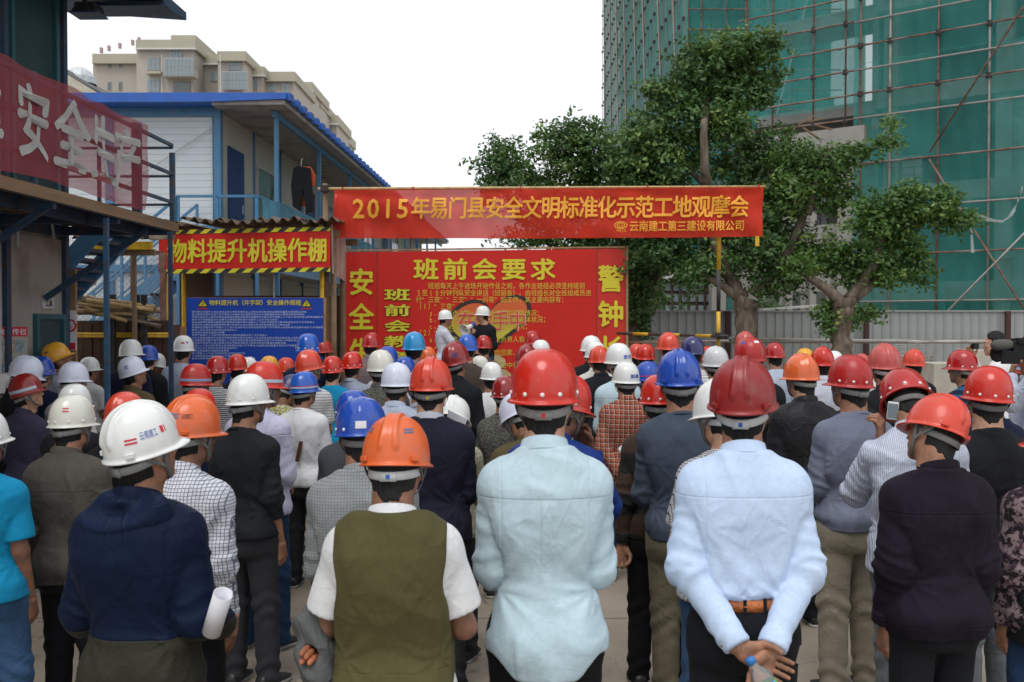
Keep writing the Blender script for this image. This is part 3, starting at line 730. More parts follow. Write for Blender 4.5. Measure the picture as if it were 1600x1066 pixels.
def ribbon(mb, pts, w, side):
    pts = [Vector(p) for p in pts]; side = Vector(side); vs = []; fs = []
    for i, p in enumerate(pts):
        d = (pts[min(i + 1, len(pts) - 1)] - pts[max(i - 1, 0)]).normalized(); s = (side - d * side.dot(d)).normalized() * w / 2; nn = d.cross(s).normalized() * .0012
        vs += [p - s - nn, p + s - nn, p + s + nn, p - s + nn]
    for i in range(len(pts) - 1):
        for k in range(4): fs.append((i * 4 + k, i * 4 + (k + 1) % 4, i * 4 + 4 + (k + 1) % 4, i * 4 + 4 + k))
    return mb.add(vs, fs)
def m_strap(mb, long=True):
    for s in (1, -1):
        ribbon(mb, [(s * .094, .030, .004), (s * .091, .028, -.03), (s * .082, .028, -.060), (s * .066, .040, -.092), (s * .035, .055, -.118), (0, .060, -.124)], .015, (0, 1, .2))
        ribbon(mb, [(s * .092, -.055, .002), (s * .092, -.030, -.022), (s * .088, .006, -.045), (s * .082, .026, -.062)], .013, (0, .5, 1))
def m_band(mb):
    ring(mb, [(-.002, -.013), (0, -.014), (.003, -.012), (.003, .012), (0, .014), (-.002, .013), (-.002, -.013)], (0, -.006, -.024), .0835, .1015, -.18, 36, -2.0, 2.0)
def m_adjust(mb): mb.box((0, -.1085, -.044), (.052, .008, .029))
def m_shoe(mb):
    prof_ = [(-.085, .030, .065, .0), (-.07, .036, .085, 0), (-.02, .036, .088, 0), (.02, .040, .070, .004), (.07, .046, .050, .006), (.12, .046, .042, .006), (.155, .034, .034, .004), (.17, .012, .02, 0)]
    n = 12; vs = []
    for y, w, h, dx in prof_:
        for k in range(n):
            a = 2 * math.pi * k / n; c, s_ = math.cos(a), math.sin(a)
            vs.append((dx + w * (abs(c) ** .7) * (1 if c > 0 else -1), y, .016 + (h - .016) * .5 + (h - .016) * .5 * (abs(s_) ** .7) * (1 if s_ > 0 else -1)))
    fs = [(i * n + k, i * n + (k + 1) % n, (i + 1) * n + (k + 1) % n, (i + 1) * n + k) for i in range(len(prof_) - 1) for k in range(n)]
    mb.add(vs, fs + [tuple(range(n))[::-1], tuple((len(prof_) - 1) * n + k for k in range(n))])
def m_sole(mb):
    pts = [(-.088, .032), (-.05, .040), (.0, .038), (.06, .048), (.12, .049), (.16, .036), (.176, .012)]
    poly = [(w, y, 0) for y, w in pts] + [(-w, y, 0) for y, w in pts[::-1]]; mb.prism(poly[::-1], (0, 0, .02))
def rivet(mb):
    for j, (r, z) in enumerate(((.0072, -.001), (.0068, .0025), (.004, .0042))): pass
    vs = []; n = 10
    for r, z in ((.0075, -.002), (.0072, .002), (.0045, .0042)): vs += [(r * math.cos(2 * math.pi * k / n), r * math.sin(2 * math.pi * k / n), z) for k in range(n)]
    fs = [(j * n + k, j * n + (k + 1) % n, (j + 1) * n + (k + 1) % n, (j + 1) * n + k) for j in range(2) for k in range(n)] + [tuple(2 * n + k for k in range(n))]
    mb.add(vs, fs)
INK = dict(blue=mat("sticker ink blue", (.02, .10, .42), .5, var=0), red=mat("sticker ink red", (.60, .02, .05), .5, var=0), dark=mat("sticker ink black", (.03, .03, .04), .5, var=0), navy=mat("sticker ink navy", (.03, .04, .20), .5, var=0),
           white=mat("sticker white", (.75, .76, .78), .4, var=0), yellow=mat("sticker yellow", (.75, .42, .02), .4, var=0), steel=mat("sticker steel blue", (.06, .16, .32), .5, var=0), silver=mat("reflective tape silver", (.45, .52, .62), .3, var=0))
def decal(hobj, kind, name, ink, items, off=.0014):
    """items: ('t', text, th0, v0, th1, v1, bold) or ('r', th0, v0, th1, v1)"""
    mb = MB()
    for it in items:
        if it[0] == 't':
            _, s, a, b, c, d, bold = it; put_text(mb, s, lambda u, v: helm_point(kind, u, v, off), (a, b, c, d), bold, per_char=.92 if ord(s[0]) > 255 else None)
        else:
            _, a, b, c, d = it[:5]; sk = it[5] if len(it) > 5 else 0; n = max(2, int(abs(c - a) / .08))
            mb.grid(lambda u, v: helm_point(kind, a + (c - a) * u, b + (d - b) * v + sk * u, off), n, 2)
    return mb.build(name, ink, hobj, local=True)
def place_on_helmet(kind, th, v, off=0.0):
    p = helm_point(kind, th, v, off); e = 1e-3
    du = helm_point(kind, th + e, v) - helm_point(kind, th - e, v); dv = helm_point(kind, th, v + e) - helm_point(kind, th, max(0, v - e))
    n = du.cross(dv).normalized()
    return p, n, frame(p, n, dv)
HATW = {44: 63, 42: 63, 91: 54, 117: 58, 142: 40, 181: 27, 206: 44, 209: 52, 244: 40, 287: 38, 313: 30, 308: 60, 341: 43, 371: 36, 415: 75, 485: 49, 477: 52, 455: 46, 714: 49, 749: 34, 227: 141, 303: 108, 391: 80, 115: 87, 1326: 84, 1543: 88, 1501: 60, 1381: 60, 1458: 116,
        551: 38, 580: 32, 595: 46, 620: 53, 565: 87, 619: 117, 674: 72, 851: 117, 1161: 113, 1061: 77, 978: 47, 966: 47, 1013: 44, 1043: 40, 1082: 41, 1118: 45, 1170: 58, 1210: 36, 1250: 66, 1284: 42, 1427: 40, 647: 39, 730: 36, 756: 28, 833: 30, 481: 41, 507: 30,
        697: 26, 753: 26, 923: 36, 930: 36, 936: 38, 1009: 34, 1600: 52, 1418: 88}   # width of each hard hat in the photograph
PEOPLE = []; NP = [0]
def person(px, top, D, hel, label, body=0, head=(0, 0, 0), pose='front', shirt=('blacktee', 'tee'), under=None, trou='charcoal', bw=1.07, sk=None, hairlen=0.0, lod=None, seed=None, zs=None, base_z=0.0, rivets=None,
           group='workers in hard hats listening to the briefing', deco=(), strap=True, shoes='black', band='g', sticker=None, hband=None, colmat=None):
    NP[0] += 1; seed = seed or NP[0]; sk = (0, 1, 0, 2)[NP[0] % 4] if sk is None else sk
    Hm = head_matrix(head); hat_rest = Hm @ Matrix.Translation((0, -.006, .010)) @ Matrix.Rotation(R(3.0), 4, 'X')
    # scale, distance and side position are solved so that the real hat spans what the photograph shows
    rr_ = random.Random(NP[0] * 7 + 1); big = px in (851, 1161, 619, 227, 1458)
    if not big and D < 12: body += rr_.uniform(-6, 6)
    lean = (rr_.uniform(-.035, .03), rr_.uniform(-.03, .03)) if not big else (.012 * math.sin(px), .014 * math.cos(px * 3))
    if pose == 'front' and HATW.get(px, 0) < 70 and base_z == 0: pose = rr_.choice(['front', 'front', 'low_front', 'hang', 'behind', 'crossed'])
    B = Euler((lean[0], lean[1], R(body)), 'XYZ').to_matrix().to_4x4()
    if hel:
        me_ = helm_vf(hel[0], 2); q_ = np.empty(len(me_.vertices) * 3, f32); me_.vertices.foreach_get("co", q_); q_ = q_.reshape(-1, 3); M_ = np.array(B @ hat_rest, f32)
    else: q_ = net(('head', 1), f_head, (-.11, -.125, -.16), (.11, .135, .13), .008)[0] * 1.02; M_ = np.array(B @ Hm, f32)
    cap = q_ @ M_[:3, :3].T + M_[:3, 3]; s = zs or 1.0; ox, oy = P(px, top, D).x, D; cp_, sp_ = math.cos(PITCH), math.sin(PITCH)
    for _ in range(14):
        Wd = cap * s + np.array((ox, oy, base_z)); y_ = Wd[:, 1] * cp_ - (Wd[:, 2] - CAMH) * sp_; z_ = Wd[:, 1] * sp_ + (Wd[:, 2] - CAMH) * cp_
        u_ = 800 + F * Wd[:, 0] / y_; v_ = 533 - F * z_ / y_
        if not zs: s = max(.87, min(1.08, s - (top - v_.min()) / F * oy / cap[:, 2].max() * .9))
        ox += (px - (u_.min() + u_.max()) / 2) / F * oy
        if hel and px in HATW: oy *= ((u_.max() - u_.min()) / HATW[px]) ** .8
    X, cx, cy, D = ox, 0, 0, oy
    lod = lod if lod is not None else (0 if D < 4.35 else 1 if D < 7.6 else 2)
    root = empty('person', (X - cx * s, D - cy * s, base_z), R(body), label, 'person', group); root.scale = (s, s, s); root.rotation_euler = (lean[0], lean[1], R(body))
    bvf = body_mesh(pose, head, bw, lod)
    link('body', np_mesh('body', *bvf), SKINS[sk], root)
    fullh = hel is None
    hh = (.0048, .008, .010)[lod]
    hv = net(('hair', fullh, lod, hairlen), lambda X_, Y_, Z_: f_hair(X_, Y_, Z_, fullh, 0, hairlen), (-.11, -.125, -.13 - hairlen), (.11, .11, .15), hh)
    ho = link('hair', cached_mesh(('hair', fullh, lod, hairlen), 'hair', hv), HAIR, root); ho.matrix_basis = Hm
    # clothes
    sm, sk_ = shirtmat(shirt[0]), shirt[1]
    if under: link('undershirt', cached_mesh(('u', pose, under[1], bw, lod, seed), 'undershirt', shirt_vf(pose, under[1], bw, lod, seed)), shirtmat(under[0]), root)
    sd_ = seed if lod == 0 else seed % 2
    nm = {'vest': 'vest', 'jacket': 'jacket', 'hood': 'jacket', 'blazer': 'blazer', 'sweater': 'sweater'}.get(sk_, 'shirt')
    link(nm, cached_mesh(('s', pose, sk_, bw, lod, sd_), nm, shirt_vf(pose, sk_, bw, lod, sd_)), sm, root)
    ck = KINDS_[sk_]['collar']
    if ck and lod < 2 or (ck and ck != 'crew'): link('collar', collar_mesh(ck), shirtmat(colmat) if colmat else sm, root)
    if under and KINDS_[under[1]]['collar'] and lod == 0: link('collar', collar_mesh(KINDS_[under[1]]['collar']), shirtmat(under[0]), root)
    tl = 0 if lod == 0 else 1 if lod == 1 else 2; ts = seed % 2
    tv = net(('tr', tl, ts), lambda X_, Y_, Z_: f_trouser(X_, Y_, Z_, ts * 3.0, 1.0 + .12 * ts, 1.0, .5 * ts), (-.24, -.20, .02), (.24, .20, 1.03), (.013, .018, .026)[tl])
    link('trousers', cached_mesh(('tr', tl, ts), 'trousers', tv), TROU[trou], root)
    for i, sx in enumerate((1, -1)):
        so = link('shoe', cm('shoe', m_shoe), {'black': SHOE, 'brown': SHOEB}[shoes], root); so.location = (sx * .108, .0 + sx * .03 * ts, 0); so.rotation_euler = (0, 0, -sx * .15)
        if lod == 0 or D < 8: link('sole', cm('flat sole', m_sole), SOLE, so)
    out = dict(root=root, s=s, Hm=Hm, X=X)
    if hel:
        kind, colr = hel[0], hel[1]; worn = hel[2] if len(hel) > 2 else (.05, .22, .12, .38)[NP[0] % 4]
        ho = link('helmet', helm_vf(kind, lod), plastic(f"helmet {colr} wear {worn}", HC[colr], .15 + .35 * worn, worn), root); ho.matrix_basis = hat_rest
        out['helmet'] = ho
        if D < 8.5:
            link('headband', cm('headband', m_band), BANDW if band == 'w' else BANDM if band == 'g' else STRAP, ho)
            if strap: link('chin_strap', cm('chin_strap', m_strap), STRAP, ho)
        if D < 6.2 and band != 'k':
            ad = link('adjuster', cm('flat adjuster', m_adjust), BANDW if band == 'w' else BANDM, ho)
            if sticker: MB().box((0, -.1135, -.044), (.013, .002, .014)).build('sticker', INK[sticker], ho, local=True)
        rv = rivets if rivets is not None else (kind == 'round')
        if rv and D < 10:
            for th in ([-.62, .0, .62, 1.25, -1.25, 2.2, -2.2] if rv is True else rv):
                p, n_, M = place_on_helmet(kind, th, .085); r_ = link('rivet', cm('rivet', rivet), RIVET, ho); r_.matrix_basis = M
        if kind == 'V' and D < 5.2:
            for th in (.80, -.80):
                p, n_, M = place_on_helmet(kind, th, .055)
                o = MB().box((0, 0, 0), (.030, .016, .012)).build('accessory_slot', ho.data.materials[0] if ho.material_slots[0].link == 'DATA' else ho.material_slots[0].material, ho, local=True, bevel=.002); o.matrix_basis = M
        if hband:
            for (ink, v0, v1) in hband: decal(ho, kind, 'stripe', INK[ink], [('r', -2.4, v0, 2.4, v1)])
        for d in deco: decal(ho, kind, *d)
    PEOPLE.append(out); return out
def cached_mesh(key, name, vf):
    k = ('me', key)
    if k not in CACHE: CACHE[k] = np_mesh(name, *vf)
    return CACHE[k]

# ================================================================ the place
n_ = NT("site concrete floor"); br_ = n_.n("TexBrick"); n_.l(n_.tc, br_.inputs[0]); br_.offset = 0
for k_, v_ in (('Scale', 1), ('Brick Width', 3.6), ('Row Height', 3.1), ('Mortar Size', .012), ('Mortar Smooth', .3)): br_.inputs[k_].default_value = v_
c_ = n_.mix(n_.rng(n_.noise(2.2, 7), .3, .7), (.235, .195, .15), (.32, .275, .215)); c_ = n_.mix(n_.mul(n_.rng(n_.noise(.9, 6, dist=.8), .52, .66), .45), c_, (.20, .165, .125)); c_ = n_.mix(n_.mul(n_.rng(n_.noise(40, 3), .60, .70), .5), c_, (.16, .14, .12))
ck_ = n_.mul(n_.mul(n_.noise(1.1, 5, dist=1.2), .5, 'SUBTRACT'), 1.0, 'ABSOLUTE'); c_ = n_.mix(n_.rng(ck_, .0, .0035, .7, 0), c_, (.07, .06, .05))
c_ = n_.mix(n_.mul(br_.outputs['Fac'], .75), c_, (.08, .07, .06)); n_.col(c_).p(Roughness=.86); n_.l(n_.bump(n_.mul(n_.noise(30, 5), n_.mul(br_.outputs['Fac'], -.8), 'ADD'), .4, .012).outputs[0], n_.b.inputs['Normal']); CONC = n_.m
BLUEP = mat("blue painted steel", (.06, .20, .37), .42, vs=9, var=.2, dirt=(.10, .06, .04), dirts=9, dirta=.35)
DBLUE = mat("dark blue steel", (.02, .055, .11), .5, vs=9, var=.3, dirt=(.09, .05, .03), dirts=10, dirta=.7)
ROOFB = mat("blue roof sheet", (.02, .11, .46), .4, vs=3, dirt=(.05, .10, .22), dirts=2, dirta=.3)
WPANEL = mat("white sandwich panel", (.60, .66, .69), .5, vs=1.2, var=.06, dirt=(.42, .44, .44), dirts=1.2, dirta=.4)
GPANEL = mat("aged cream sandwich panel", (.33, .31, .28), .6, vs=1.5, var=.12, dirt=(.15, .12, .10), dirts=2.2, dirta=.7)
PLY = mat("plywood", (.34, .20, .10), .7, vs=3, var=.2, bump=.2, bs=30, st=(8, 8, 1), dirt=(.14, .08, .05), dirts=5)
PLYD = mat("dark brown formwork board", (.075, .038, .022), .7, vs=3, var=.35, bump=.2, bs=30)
TIMB = mat("weathered timber", (.20, .13, .075), .8, vs=5, var=.3, bump=.5, bs=30, st=(1, .1, 1))
TEAL = mat("dark teal door", (.012, .045, .055), .5, vs=2)
YEL = mat("yellow pole paint", (.68, .40, .015), .5, vs=12, dirt=(.20, .13, .05), dirts=20, dirta=.4)
BLK = mat("black pole paint", (.025, .026, .03), .5, vs=12, dirt=(.12, .10, .08), dirts=20, dirta=.4)
RUST = mat("rusty scaffold pipe", (.17, .085, .06), .7, vs=9, var=.5, dirt=(.30, .27, .25), dirts=1.2, dirta=.7)
STEELG = mat("galvanised pipe", (.36, .34, .32), .5, metal=.3, vs=8, dirt=(.22, .13, .09), dirts=4, dirta=.6)
BAMBOO = mat("bamboo pole", (.50, .34, .15), .55, vs=14, var=.25)
CLAMP = mat("scaffold coupler", (.035, .028, .028), .7)
GLASS = mat("window glass", (.10, .13, .14), .08, vs=2, spec=.8); GLASSB = mat("grey blue glazing", (.22, .27, .29), .12, vs=2, spec=.8)
ALU = mat("window frame grey", (.42, .43, .42), .45)
def structure(o): return tag(o, kind='structure')
g = MB(); g.grid(lambda u, v: (-600 + 1200 * u, -60 + 1100 * v, 0), 12, 12); g.build('ground', CONC, kind='structure')

# ---------------------------------------------------------------- site hoarding, rails
FENW = mat("hoarding sheet", (.31, .33, .325), .5, vs=2, var=.06, bump=.05, dirt=(.24, .22, .19), dirts=1.5, dirta=.4)
POSTM = mat("hoarding post maroon", (.055, .018, .016), .6)
FY = 21.0; x0 = P(975, 500, FY).x; x1 = 13.5; ht = P(1100, 487, FY).z
fe = empty('hoarding', ((x0 + x1) / 2, FY, 0), 0, "long grey ribbed steel hoarding standing behind the tree trunks", 'fence')
def fpan(mb):
    w = .186; ys = [(0, 0), (.012, 0), (.016, -.014), (.026, -.014), (.030, 0), (w, 0)]
    vs = [(a, b, z) for z in (0, ht) for a, b in ys]; n = len(ys)
    mb.add(vs, [(i, i + 1, n + i + 1, n + i) for i in range(n - 1)])
k = 0; x = x0
while x < x1:
    o = link('panel', cm('flat panel', fpan), FENW, fe); o.location = (x - fe.location.x, 0.004 * (k % 2), 0.012 * ((k * 7) % 3 - 1) + .01)
    if not k: pm = o.data.copy()
    x += .187; k += 1
MB().beam((x0, FY - .012, ht + .012), (x1, FY - .012, ht + .012), .04, .03).build('top_rail', FENW, fe)
for px in (1137, 1354, 1575): 
    q = P(px, 500, FY - .06); MB().box((q.x, q.y, ht / 2), (.10, .06, ht + .02)).build('post', POSTM, fe)
x = x0 + .1
for px in (1750, 1990): 
    q = P(px, 500, FY - .06); MB().box((q.x, q.y, ht / 2), (.10, .06, ht + .02)).build('post', POSTM, fe)
PALEP = mat('pale weathered pipe', (.48, .46, .42), .6, vs=6, dirt=(.25, .17, .11), dirts=3, dirta=.6)
rl = empty('pipe_rail', P(1250, 530, 15.6), 0, "pale pipes lashed end to end in front of the grey hoarding", 'railing')
for a, b, r, dy in ((1137, 1420, .032, 0), (1290, 1640, .030, .06)):
    p, q = P(a, 529 if dy == 0 else 533, 19.9 + dy), P(b, 533, 19.9 + dy); MB().tube([p, (p + q) / 2 - Vector((0, 0, .012)), q], r).build('pipe', PALEP, rl, smooth=True)
p, q = P(1137, 535, 20.05), P(1650, 536, 20.05); MB().tube([p, q], .017).build('pipe', STEELG, rl, smooth=True)
for px in (1180, 1420, 1640):
    q = P(px, 530, 19.96); MB().tube([(q.x, q.y, 0), (q.x, q.y, q.z)], .022).build('post', STEELG, rl, smooth=True)
sr = empty('striped_rail', P(1060, 525, 13.6), 0, "yellow and black striped pipe rail running right from the red notice board", 'railing')
cols = [BLK, YEL]
pts = [P(965 + (1137 - 965) * i / 7, 521 + i * .7, 18.5 - i * .9 + .05 * i) for i in range(8)]
for i in range(7): MB().tube([pts[i], pts[i + 1]], .028 - .001 * i).build('band', cols[i % 2], sr, smooth=True)
pts2 = [P(985, 535, 18.0), P(1137, 533, 13.3)]; MB().tube(pts2, .018).build('lower_pipe', STEELG, sr, smooth=True)

# ---------------------------------------------------------------- notice board
BRED = mat("printed banner red", (.56, .020, .013), .55, spec=.3, vs=1.5, var=.05, bump=.12, bs=5)
BRED2 = mat("printed banner red right strip", (.56, .035, .024), .55, spec=.3, vs=1.5, var=.05, bump=.1, bs=5)
LETY = mat("printed yellow", (.66, .58, .03), .5, var=.05); LETY2 = mat("printed pale yellow small type", (.62, .52, .05), .5, var=.05)
LETB = mat("printed black outline", (.03, .02, .02), .5, var=0)
A = P(540, 393, 19.2); Bq = P(977, 388, 18.9); A.z += .0
bd = empty('notice_board', ((A.x + Bq.x) / 2, 19.05, 0), 0, "large red notice board with yellow lettering behind the two speakers", 'notice board')
Abot = Vector((A.x, A.y, .3)); ex = (Vector((Bq.x, Bq.y, 0)) - Vector((A.x, A.y, 0))); WB = ex.length; ex.normalize(); ez = Vector((0, 0, 1)); en = ex.cross(ez) * 1.0
def bfn(px, py, off=.006):   # a point of the board face under photograph pixel
    u = (px - 540) / (977 - 540); D = A.y + (Bq.y - A.y) * u; q = P(px, py, D); return Vector((q.x, q.y, q.z)) + en * off
def bquad(name, m, x0, x1, ytop0, ytop1, ybot, off):
    mb = MB(); n = 12
    def fn(u, v):
        px = x0 + (x1 - x0) * u; yt = ytop0 + (ytop1 - ytop0) * u; q = bfn(px, yt + (ybot - yt) * (1 - v), off); q += en * .006 * math.sin(u * 9 + v * 5); return q
    mb.grid(fn, n, n); return mb.build(name, m, bd, smooth=True)
bquad('left_strip', BRED, 540, 589, 394, 393.5, 668, .0)
bquad('main_sheet', BRED, 590, 932, 393.5, 389, 668, .008)
bquad('right_strip', BRED2, 933, 977, 389, 388, 668, .0)
q = bfn(541, 668, -.03); q1 = bfn(978, 668, -.03); MB().prism([q, q1, bfn(978, 389, -.03), bfn(541, 394, -.03)], (0, .03, 0)).build('backing', PLY, bd)
q0, q1 = bfn(979.5, 388, .01), bfn(979.5, 668, .01); MB().beam(q0, q1, .045, .05, (0, 1, 0)).build('edge_batten', PLY, bd)
q0, q1 = bfn(540, 391.5, -.01), bfn(982, 386, -.01); MB().beam(q0, q1, .04, .03).build('top_batten', PLY, bd)
for px in (560, 700, 850, 965):
    q = bfn(px, 500, -.12); MB().box((q.x, q.y, 1.4), (.06, .05, 2.8)).build('prop', TIMB, bd)
tx = MB()
def bt(s, x0, y0, x1, y1, m=tx, bold=.0, pc=.93, off=.022): put_text(m, s, lambda u, v: bfn(x0 + (x1 - x0) * u, y1 + (y0 - y1) * v, off), (0, 0, 1, 1), bold, pc)
def chars(txt, cells, bold, m_, par, fn_, name='character'):
    for ch, c in zip(txt, cells): mb = MB(); put_text(mb, ch, fn_(*c), (0, 0, 1, 1), bold, 1.0); mb.build(name, m_, par)
def bcell(x0, y0, x1, y1): return lambda u, v: bfn(x0 + (x1 - x0) * u, y1 + (y0 - y1) * v, .022)
chars('班前会要求', [(648 + i * 45.6, 405, 684 + i * 45.6, 438) for i in range(5)], .03, LETY, bd, bcell)
chars('安全生产', [(547 , 421 + i * 54.5, 583, 462 + i * 54.5) for i in range(4)], .03, LETY, bd, bcell)
chars('警钟长鸣', [(936, 416 + i * 55, 973, 457 + i * 55) for i in range(4)], .03, LETY, bd, bcell)
chars('班前会教育', [(602, 452 + i * 24.4, 640, 470 + i * 24.4) for i in range(5)], .03, LETY, bd, bcell)
t2 = MB()
for i, ch in enumerate('班前会教育'):
    bt(ch, 602, 452 + i * 24.4, 640, 470 + i * 24.4, m=t2, bold=.065, pc=1.0, off=.0165)
t2.build('lettering_outline', LETB, bd, kind='stuff')
sm_ = MB()
rows_ = ["　　班组每天上午进场开始作业之前，各作业班组必须坚持班前", "5至10分钟列队安全讲话（班前会）。由班组长对全班组成员进", "行“三查”“三交”“一问答”的工作，其主要内容有：", "（1）“三查”", "　　a、查清点人数，查班组成员的到岗情况；", "　　b、查当班作业人员的精神状态和身体状况；", "　　c、检查安全防护用品佩戴使用情况；", "（2）“三交”", "　　a、交任务，作出分工，定负责人和监护",
         "　　　人；", "　　b、交什么部位有什么危险因素、", "　　　机械设备注意事项，", "　　c、交安全技术要求，在施工中有", "　　　什么问题及时反映。", "（3）“一问答”", "　　　班组长现场提问，成员作答。", "　　　记录存档备查。"]
ys_ = [447, 458, 468.5, 479, 489.5, 499.5, 510, 520, 530.5, 541, 551, 561, 571, 583, 594, 605, 616]
for r_, y_ in zip(rows_, ys_): bt(r_, 650, y_ - 4.9, 650 + 9.45 * len(r_), y_ + 4.9, m=sm_, bold=.01, pc=.88, off=.024)
sm_.build('small_lettering', LETY2, bd, kind='stuff')
# the printed heart with ink outline, held up by two hands
hp = []
for i in range(48):
    t = 2 * math.pi * i / 48; hx = 16 * math.sin(t) ** 3; hy = 13 * math.cos(t) - 5 * math.cos(2 * t) - 2 * math.cos(3 * t) - math.cos(4 * t); hp.append((762 + hx * 3.9 + hy * .6, 507 - hy * 3.35 - hx * .5))
hb = MB(); hb.add([bfn(762, 507, .0165)] + [bfn(a, b, .0165) for a, b in hp], [(0, i + 1, (i + 1) % 48 + 1) for i in range(48)])
n_ = NT("printed heart"); sp = n_.n("SeparateXYZ"); n_.l(n_.tc, sp.inputs[0])
n_.col(n_.mix(n_.rng(n_.mul(sp.outputs[2], n_.mul(n_.noise(3, 2), .4), 'ADD'), .70, 1.15), (.55, .50, .06), (.62, .12, .03))).p(Roughness=.5); hb.build('heart_print', n_.m, bd)
ol = MB(); wl = [4 + 3 * abs(math.sin(i * .13)) for i in range(48)]
def _o(i, s): a, b = hp[i % 48]; d = Vector((a - 760, b - 503)).normalized() * (wl[i % 48] / 2 * s); return bfn(a + d.x, b + d.y, .0195)
ol.add([_o(i, s) for i in range(48) for s in (-1, 1)], [(2 * i, 2 * i + 1, (2 * i + 3) % 96, (2 * i + 2) % 96) for i in range(48)]); ol.build('heart_outline', LETB, bd)
hd_ = MB()
for cx_, cy_, rr_ in ((775, 566, 15), (760, 580, 17), (785, 588, 14)):
    hd_.add([bfn(cx_, cy_, .0165)] + [bfn(cx_ + rr_ * (1 + .25 * math.sin(i * 2.1)) * math.cos(i / 16 * 6.2832), cy_ + rr_ * .8 * math.sin(i / 16 * 6.2832), .0165 + .0004 * cx_ % .002) for i in range(16)], [(0, i + 1, (i + 1) % 16 + 1) for i in range(16)])
hd_.build('hand_print', mat("printed cream", (.50, .42, .22), .5), bd)
bt2 = MB(); bt('在你手中', 716, 487, 822, 517, m=bt2, bold=.0, pc=.95, off=.0275); bt2.build('heart_lettering', mat("printed red script", (.62, .06, .05), .5), bd)
bt3 = MB(); bt('在你手中', 715.2, 486.2, 822.8, 517.8, m=bt3, bold=.03, pc=.95, off=.0205); bt3.build('heart_lettering_edge', mat("printed pale edge", (.60, .42, .30), .5), bd)

# ---------------------------------------------------------------- long banner and its poles
BT0, BT1 = P(522, 297, 13.1), P(1193, 293, 12.9); BB0, BB1 = P(520, 372, 13.1), P(1190, 370, 12.9)
BCL = see_through("thin red banner cloth", (.72, .050, .026), .915, .6, .42)
bn = empty('long_banner', ((BT0.x + BT1.x) / 2, 13.0, BB0.z), 0, "long red cloth banner with one line of orange lettering, hung across two poles", 'banner')
rnd = random.Random(5)
def wv(u, v): return .016 * math.exp(-((v - .93 + .1 * math.sin(u * 9)) / .06) ** 2) + .022 * math.sin(u * 17 + v * 2) * (1 - v) + .004 * math.sin(u * 140 + v * 11) * v + .010 * math.sin(u * 55 + v * 6) + .012 * math.sin(v * 7 + u * 4) + .035 * math.exp(-((u - .93) / .05) ** 2) * math.sin((u * 60 + v * 9)) * .5
def lfn(u, v, off=0): 
    a = BB0 + (BB1 - BB0) * u; b = BT0 + (BT1 - BT0) * u; q = a + (b - a) * v
    q.z += -.02 * math.sin(u * math.pi) * (1 - v) * .6; q.y += wv(u, v) - off; return q
mb = MB(); mb.grid(lfn, 160, 18); mb.build('cloth', BCL, bn, smooth=True)
mb = MB(); mb.grid(lambda u, v: lfn(.002 + u * .006, v, .004), 2, 12); mb.build('hem', mat("banner red doubled", (.55, .02, .015), .6), bn)
ORG = mat("orange banner lettering", (.82, .38, .03), .6, var=.04)
mb = MB()
def ubx(px): return (px - 521) / (1192 - 521)
def ltext(s, x0, y0, x1, y1, bold, pc): put_text(mb, s, lambda u, v: lfn(u, v, .026), (ubx(x0), (371 - y1) / 75, ubx(x1), (371 - y0) / 75), bold, pc)
def lcell(x0, y0, x1, y1): return lambda u, v: lfn(ubx(x0 + (x1 - x0) * u), (371 - y1 + (y1 - y0) * v) / 75, .026)
chars('2015', [(541 + i * 23.3, 309, 581 + i * 23.3, 341) for i in range(4)], .03, ORG, bn, lcell)
t_ = '年易门县安全文明标准化示范工地观摩会'; chars(t_, [(645 + i * 29.2, 308.5, 672.5 + i * 29.2, 342) for i in range(len(t_))], .025, ORG, bn, lcell)
ltext('云南建工第三建设有限公司', 986, 346, 1164, 362, .02, .9)
def lring(cx, cy, rx, ry, w, n=24):
    vs = []
    for i in range(n):
        t = i / n * 6.2832
        for s in (1, 1 - w): vs.append(lfn(ubx(cx + rx * s * math.cos(t)), (371 - (cy + ry * s * math.sin(t))) / 75, .006))
    mb.add(vs, [(2 * i, 2 * i + 1, (2 * i + 3) % (2 * n), (2 * i + 2) % (2 * n)) for i in range(n)])
lring(973, 352, 10.5, 6, .16); lring(973, 352, 6.6, 4.9, .22); lring(973, 352, 3.2, 3.2, .35); ltext('YNJG', 965, 358.5, 981, 362.5, .02, 1.4)
mb.build('small_lettering', ORG, bn, kind='stuff')
for px in (534, 646, 815, 1013, 1184):
    q = lfn(ubx(px), 1.0); MB().box((q.x, q.y, q.z + .012), (.018, .03, .05)).build('tie', mat("red tie string", (.5, .02, .02), .6), bn)
q = lfn(ubx(1184), 0); MB().box((q.x, q.y - .01, q.z - .06), (.05, .004, .13)).build('hanging_tag', YEL, bn)
pc_ = empty('bamboo_crosspole', P(850, 294, 13.12), 0, "thin bamboo crosspole along the top of the long red banner", 'pole')
q0, q1 = P(497, 295.5, 13.16), P(1196, 291.5, 12.96); MB().tube([q0 + (q1 - q0) * t for t in (0, .25, .5, .75, 1)], [.022, .02, .018, .016, .014]).build('cane', BAMBOO, pc_, smooth=True)
pole = empty('striped_pole', (P(1123, 500, 13.0).x, 13.03, 0), 0, "yellow and black banded pole holding up the right end of the long banner", 'pole')
px_ = P(1123, 400, 13.03).x; z_ = P(1123, 282, 13.03).z; bands = [z_, P(0, 300, 13.03).z, P(0, 422, 13.03).z, P(0, 487, 13.03).z, P(0, 545, 13.03).z, .55, 0]
for i in range(6): MB().tube([(px_, 13.03, bands[i + 1]), (px_, 13.03, bands[i])], .027, 10).build('band', [BLK, YEL][i % 2], pole, smooth=True)
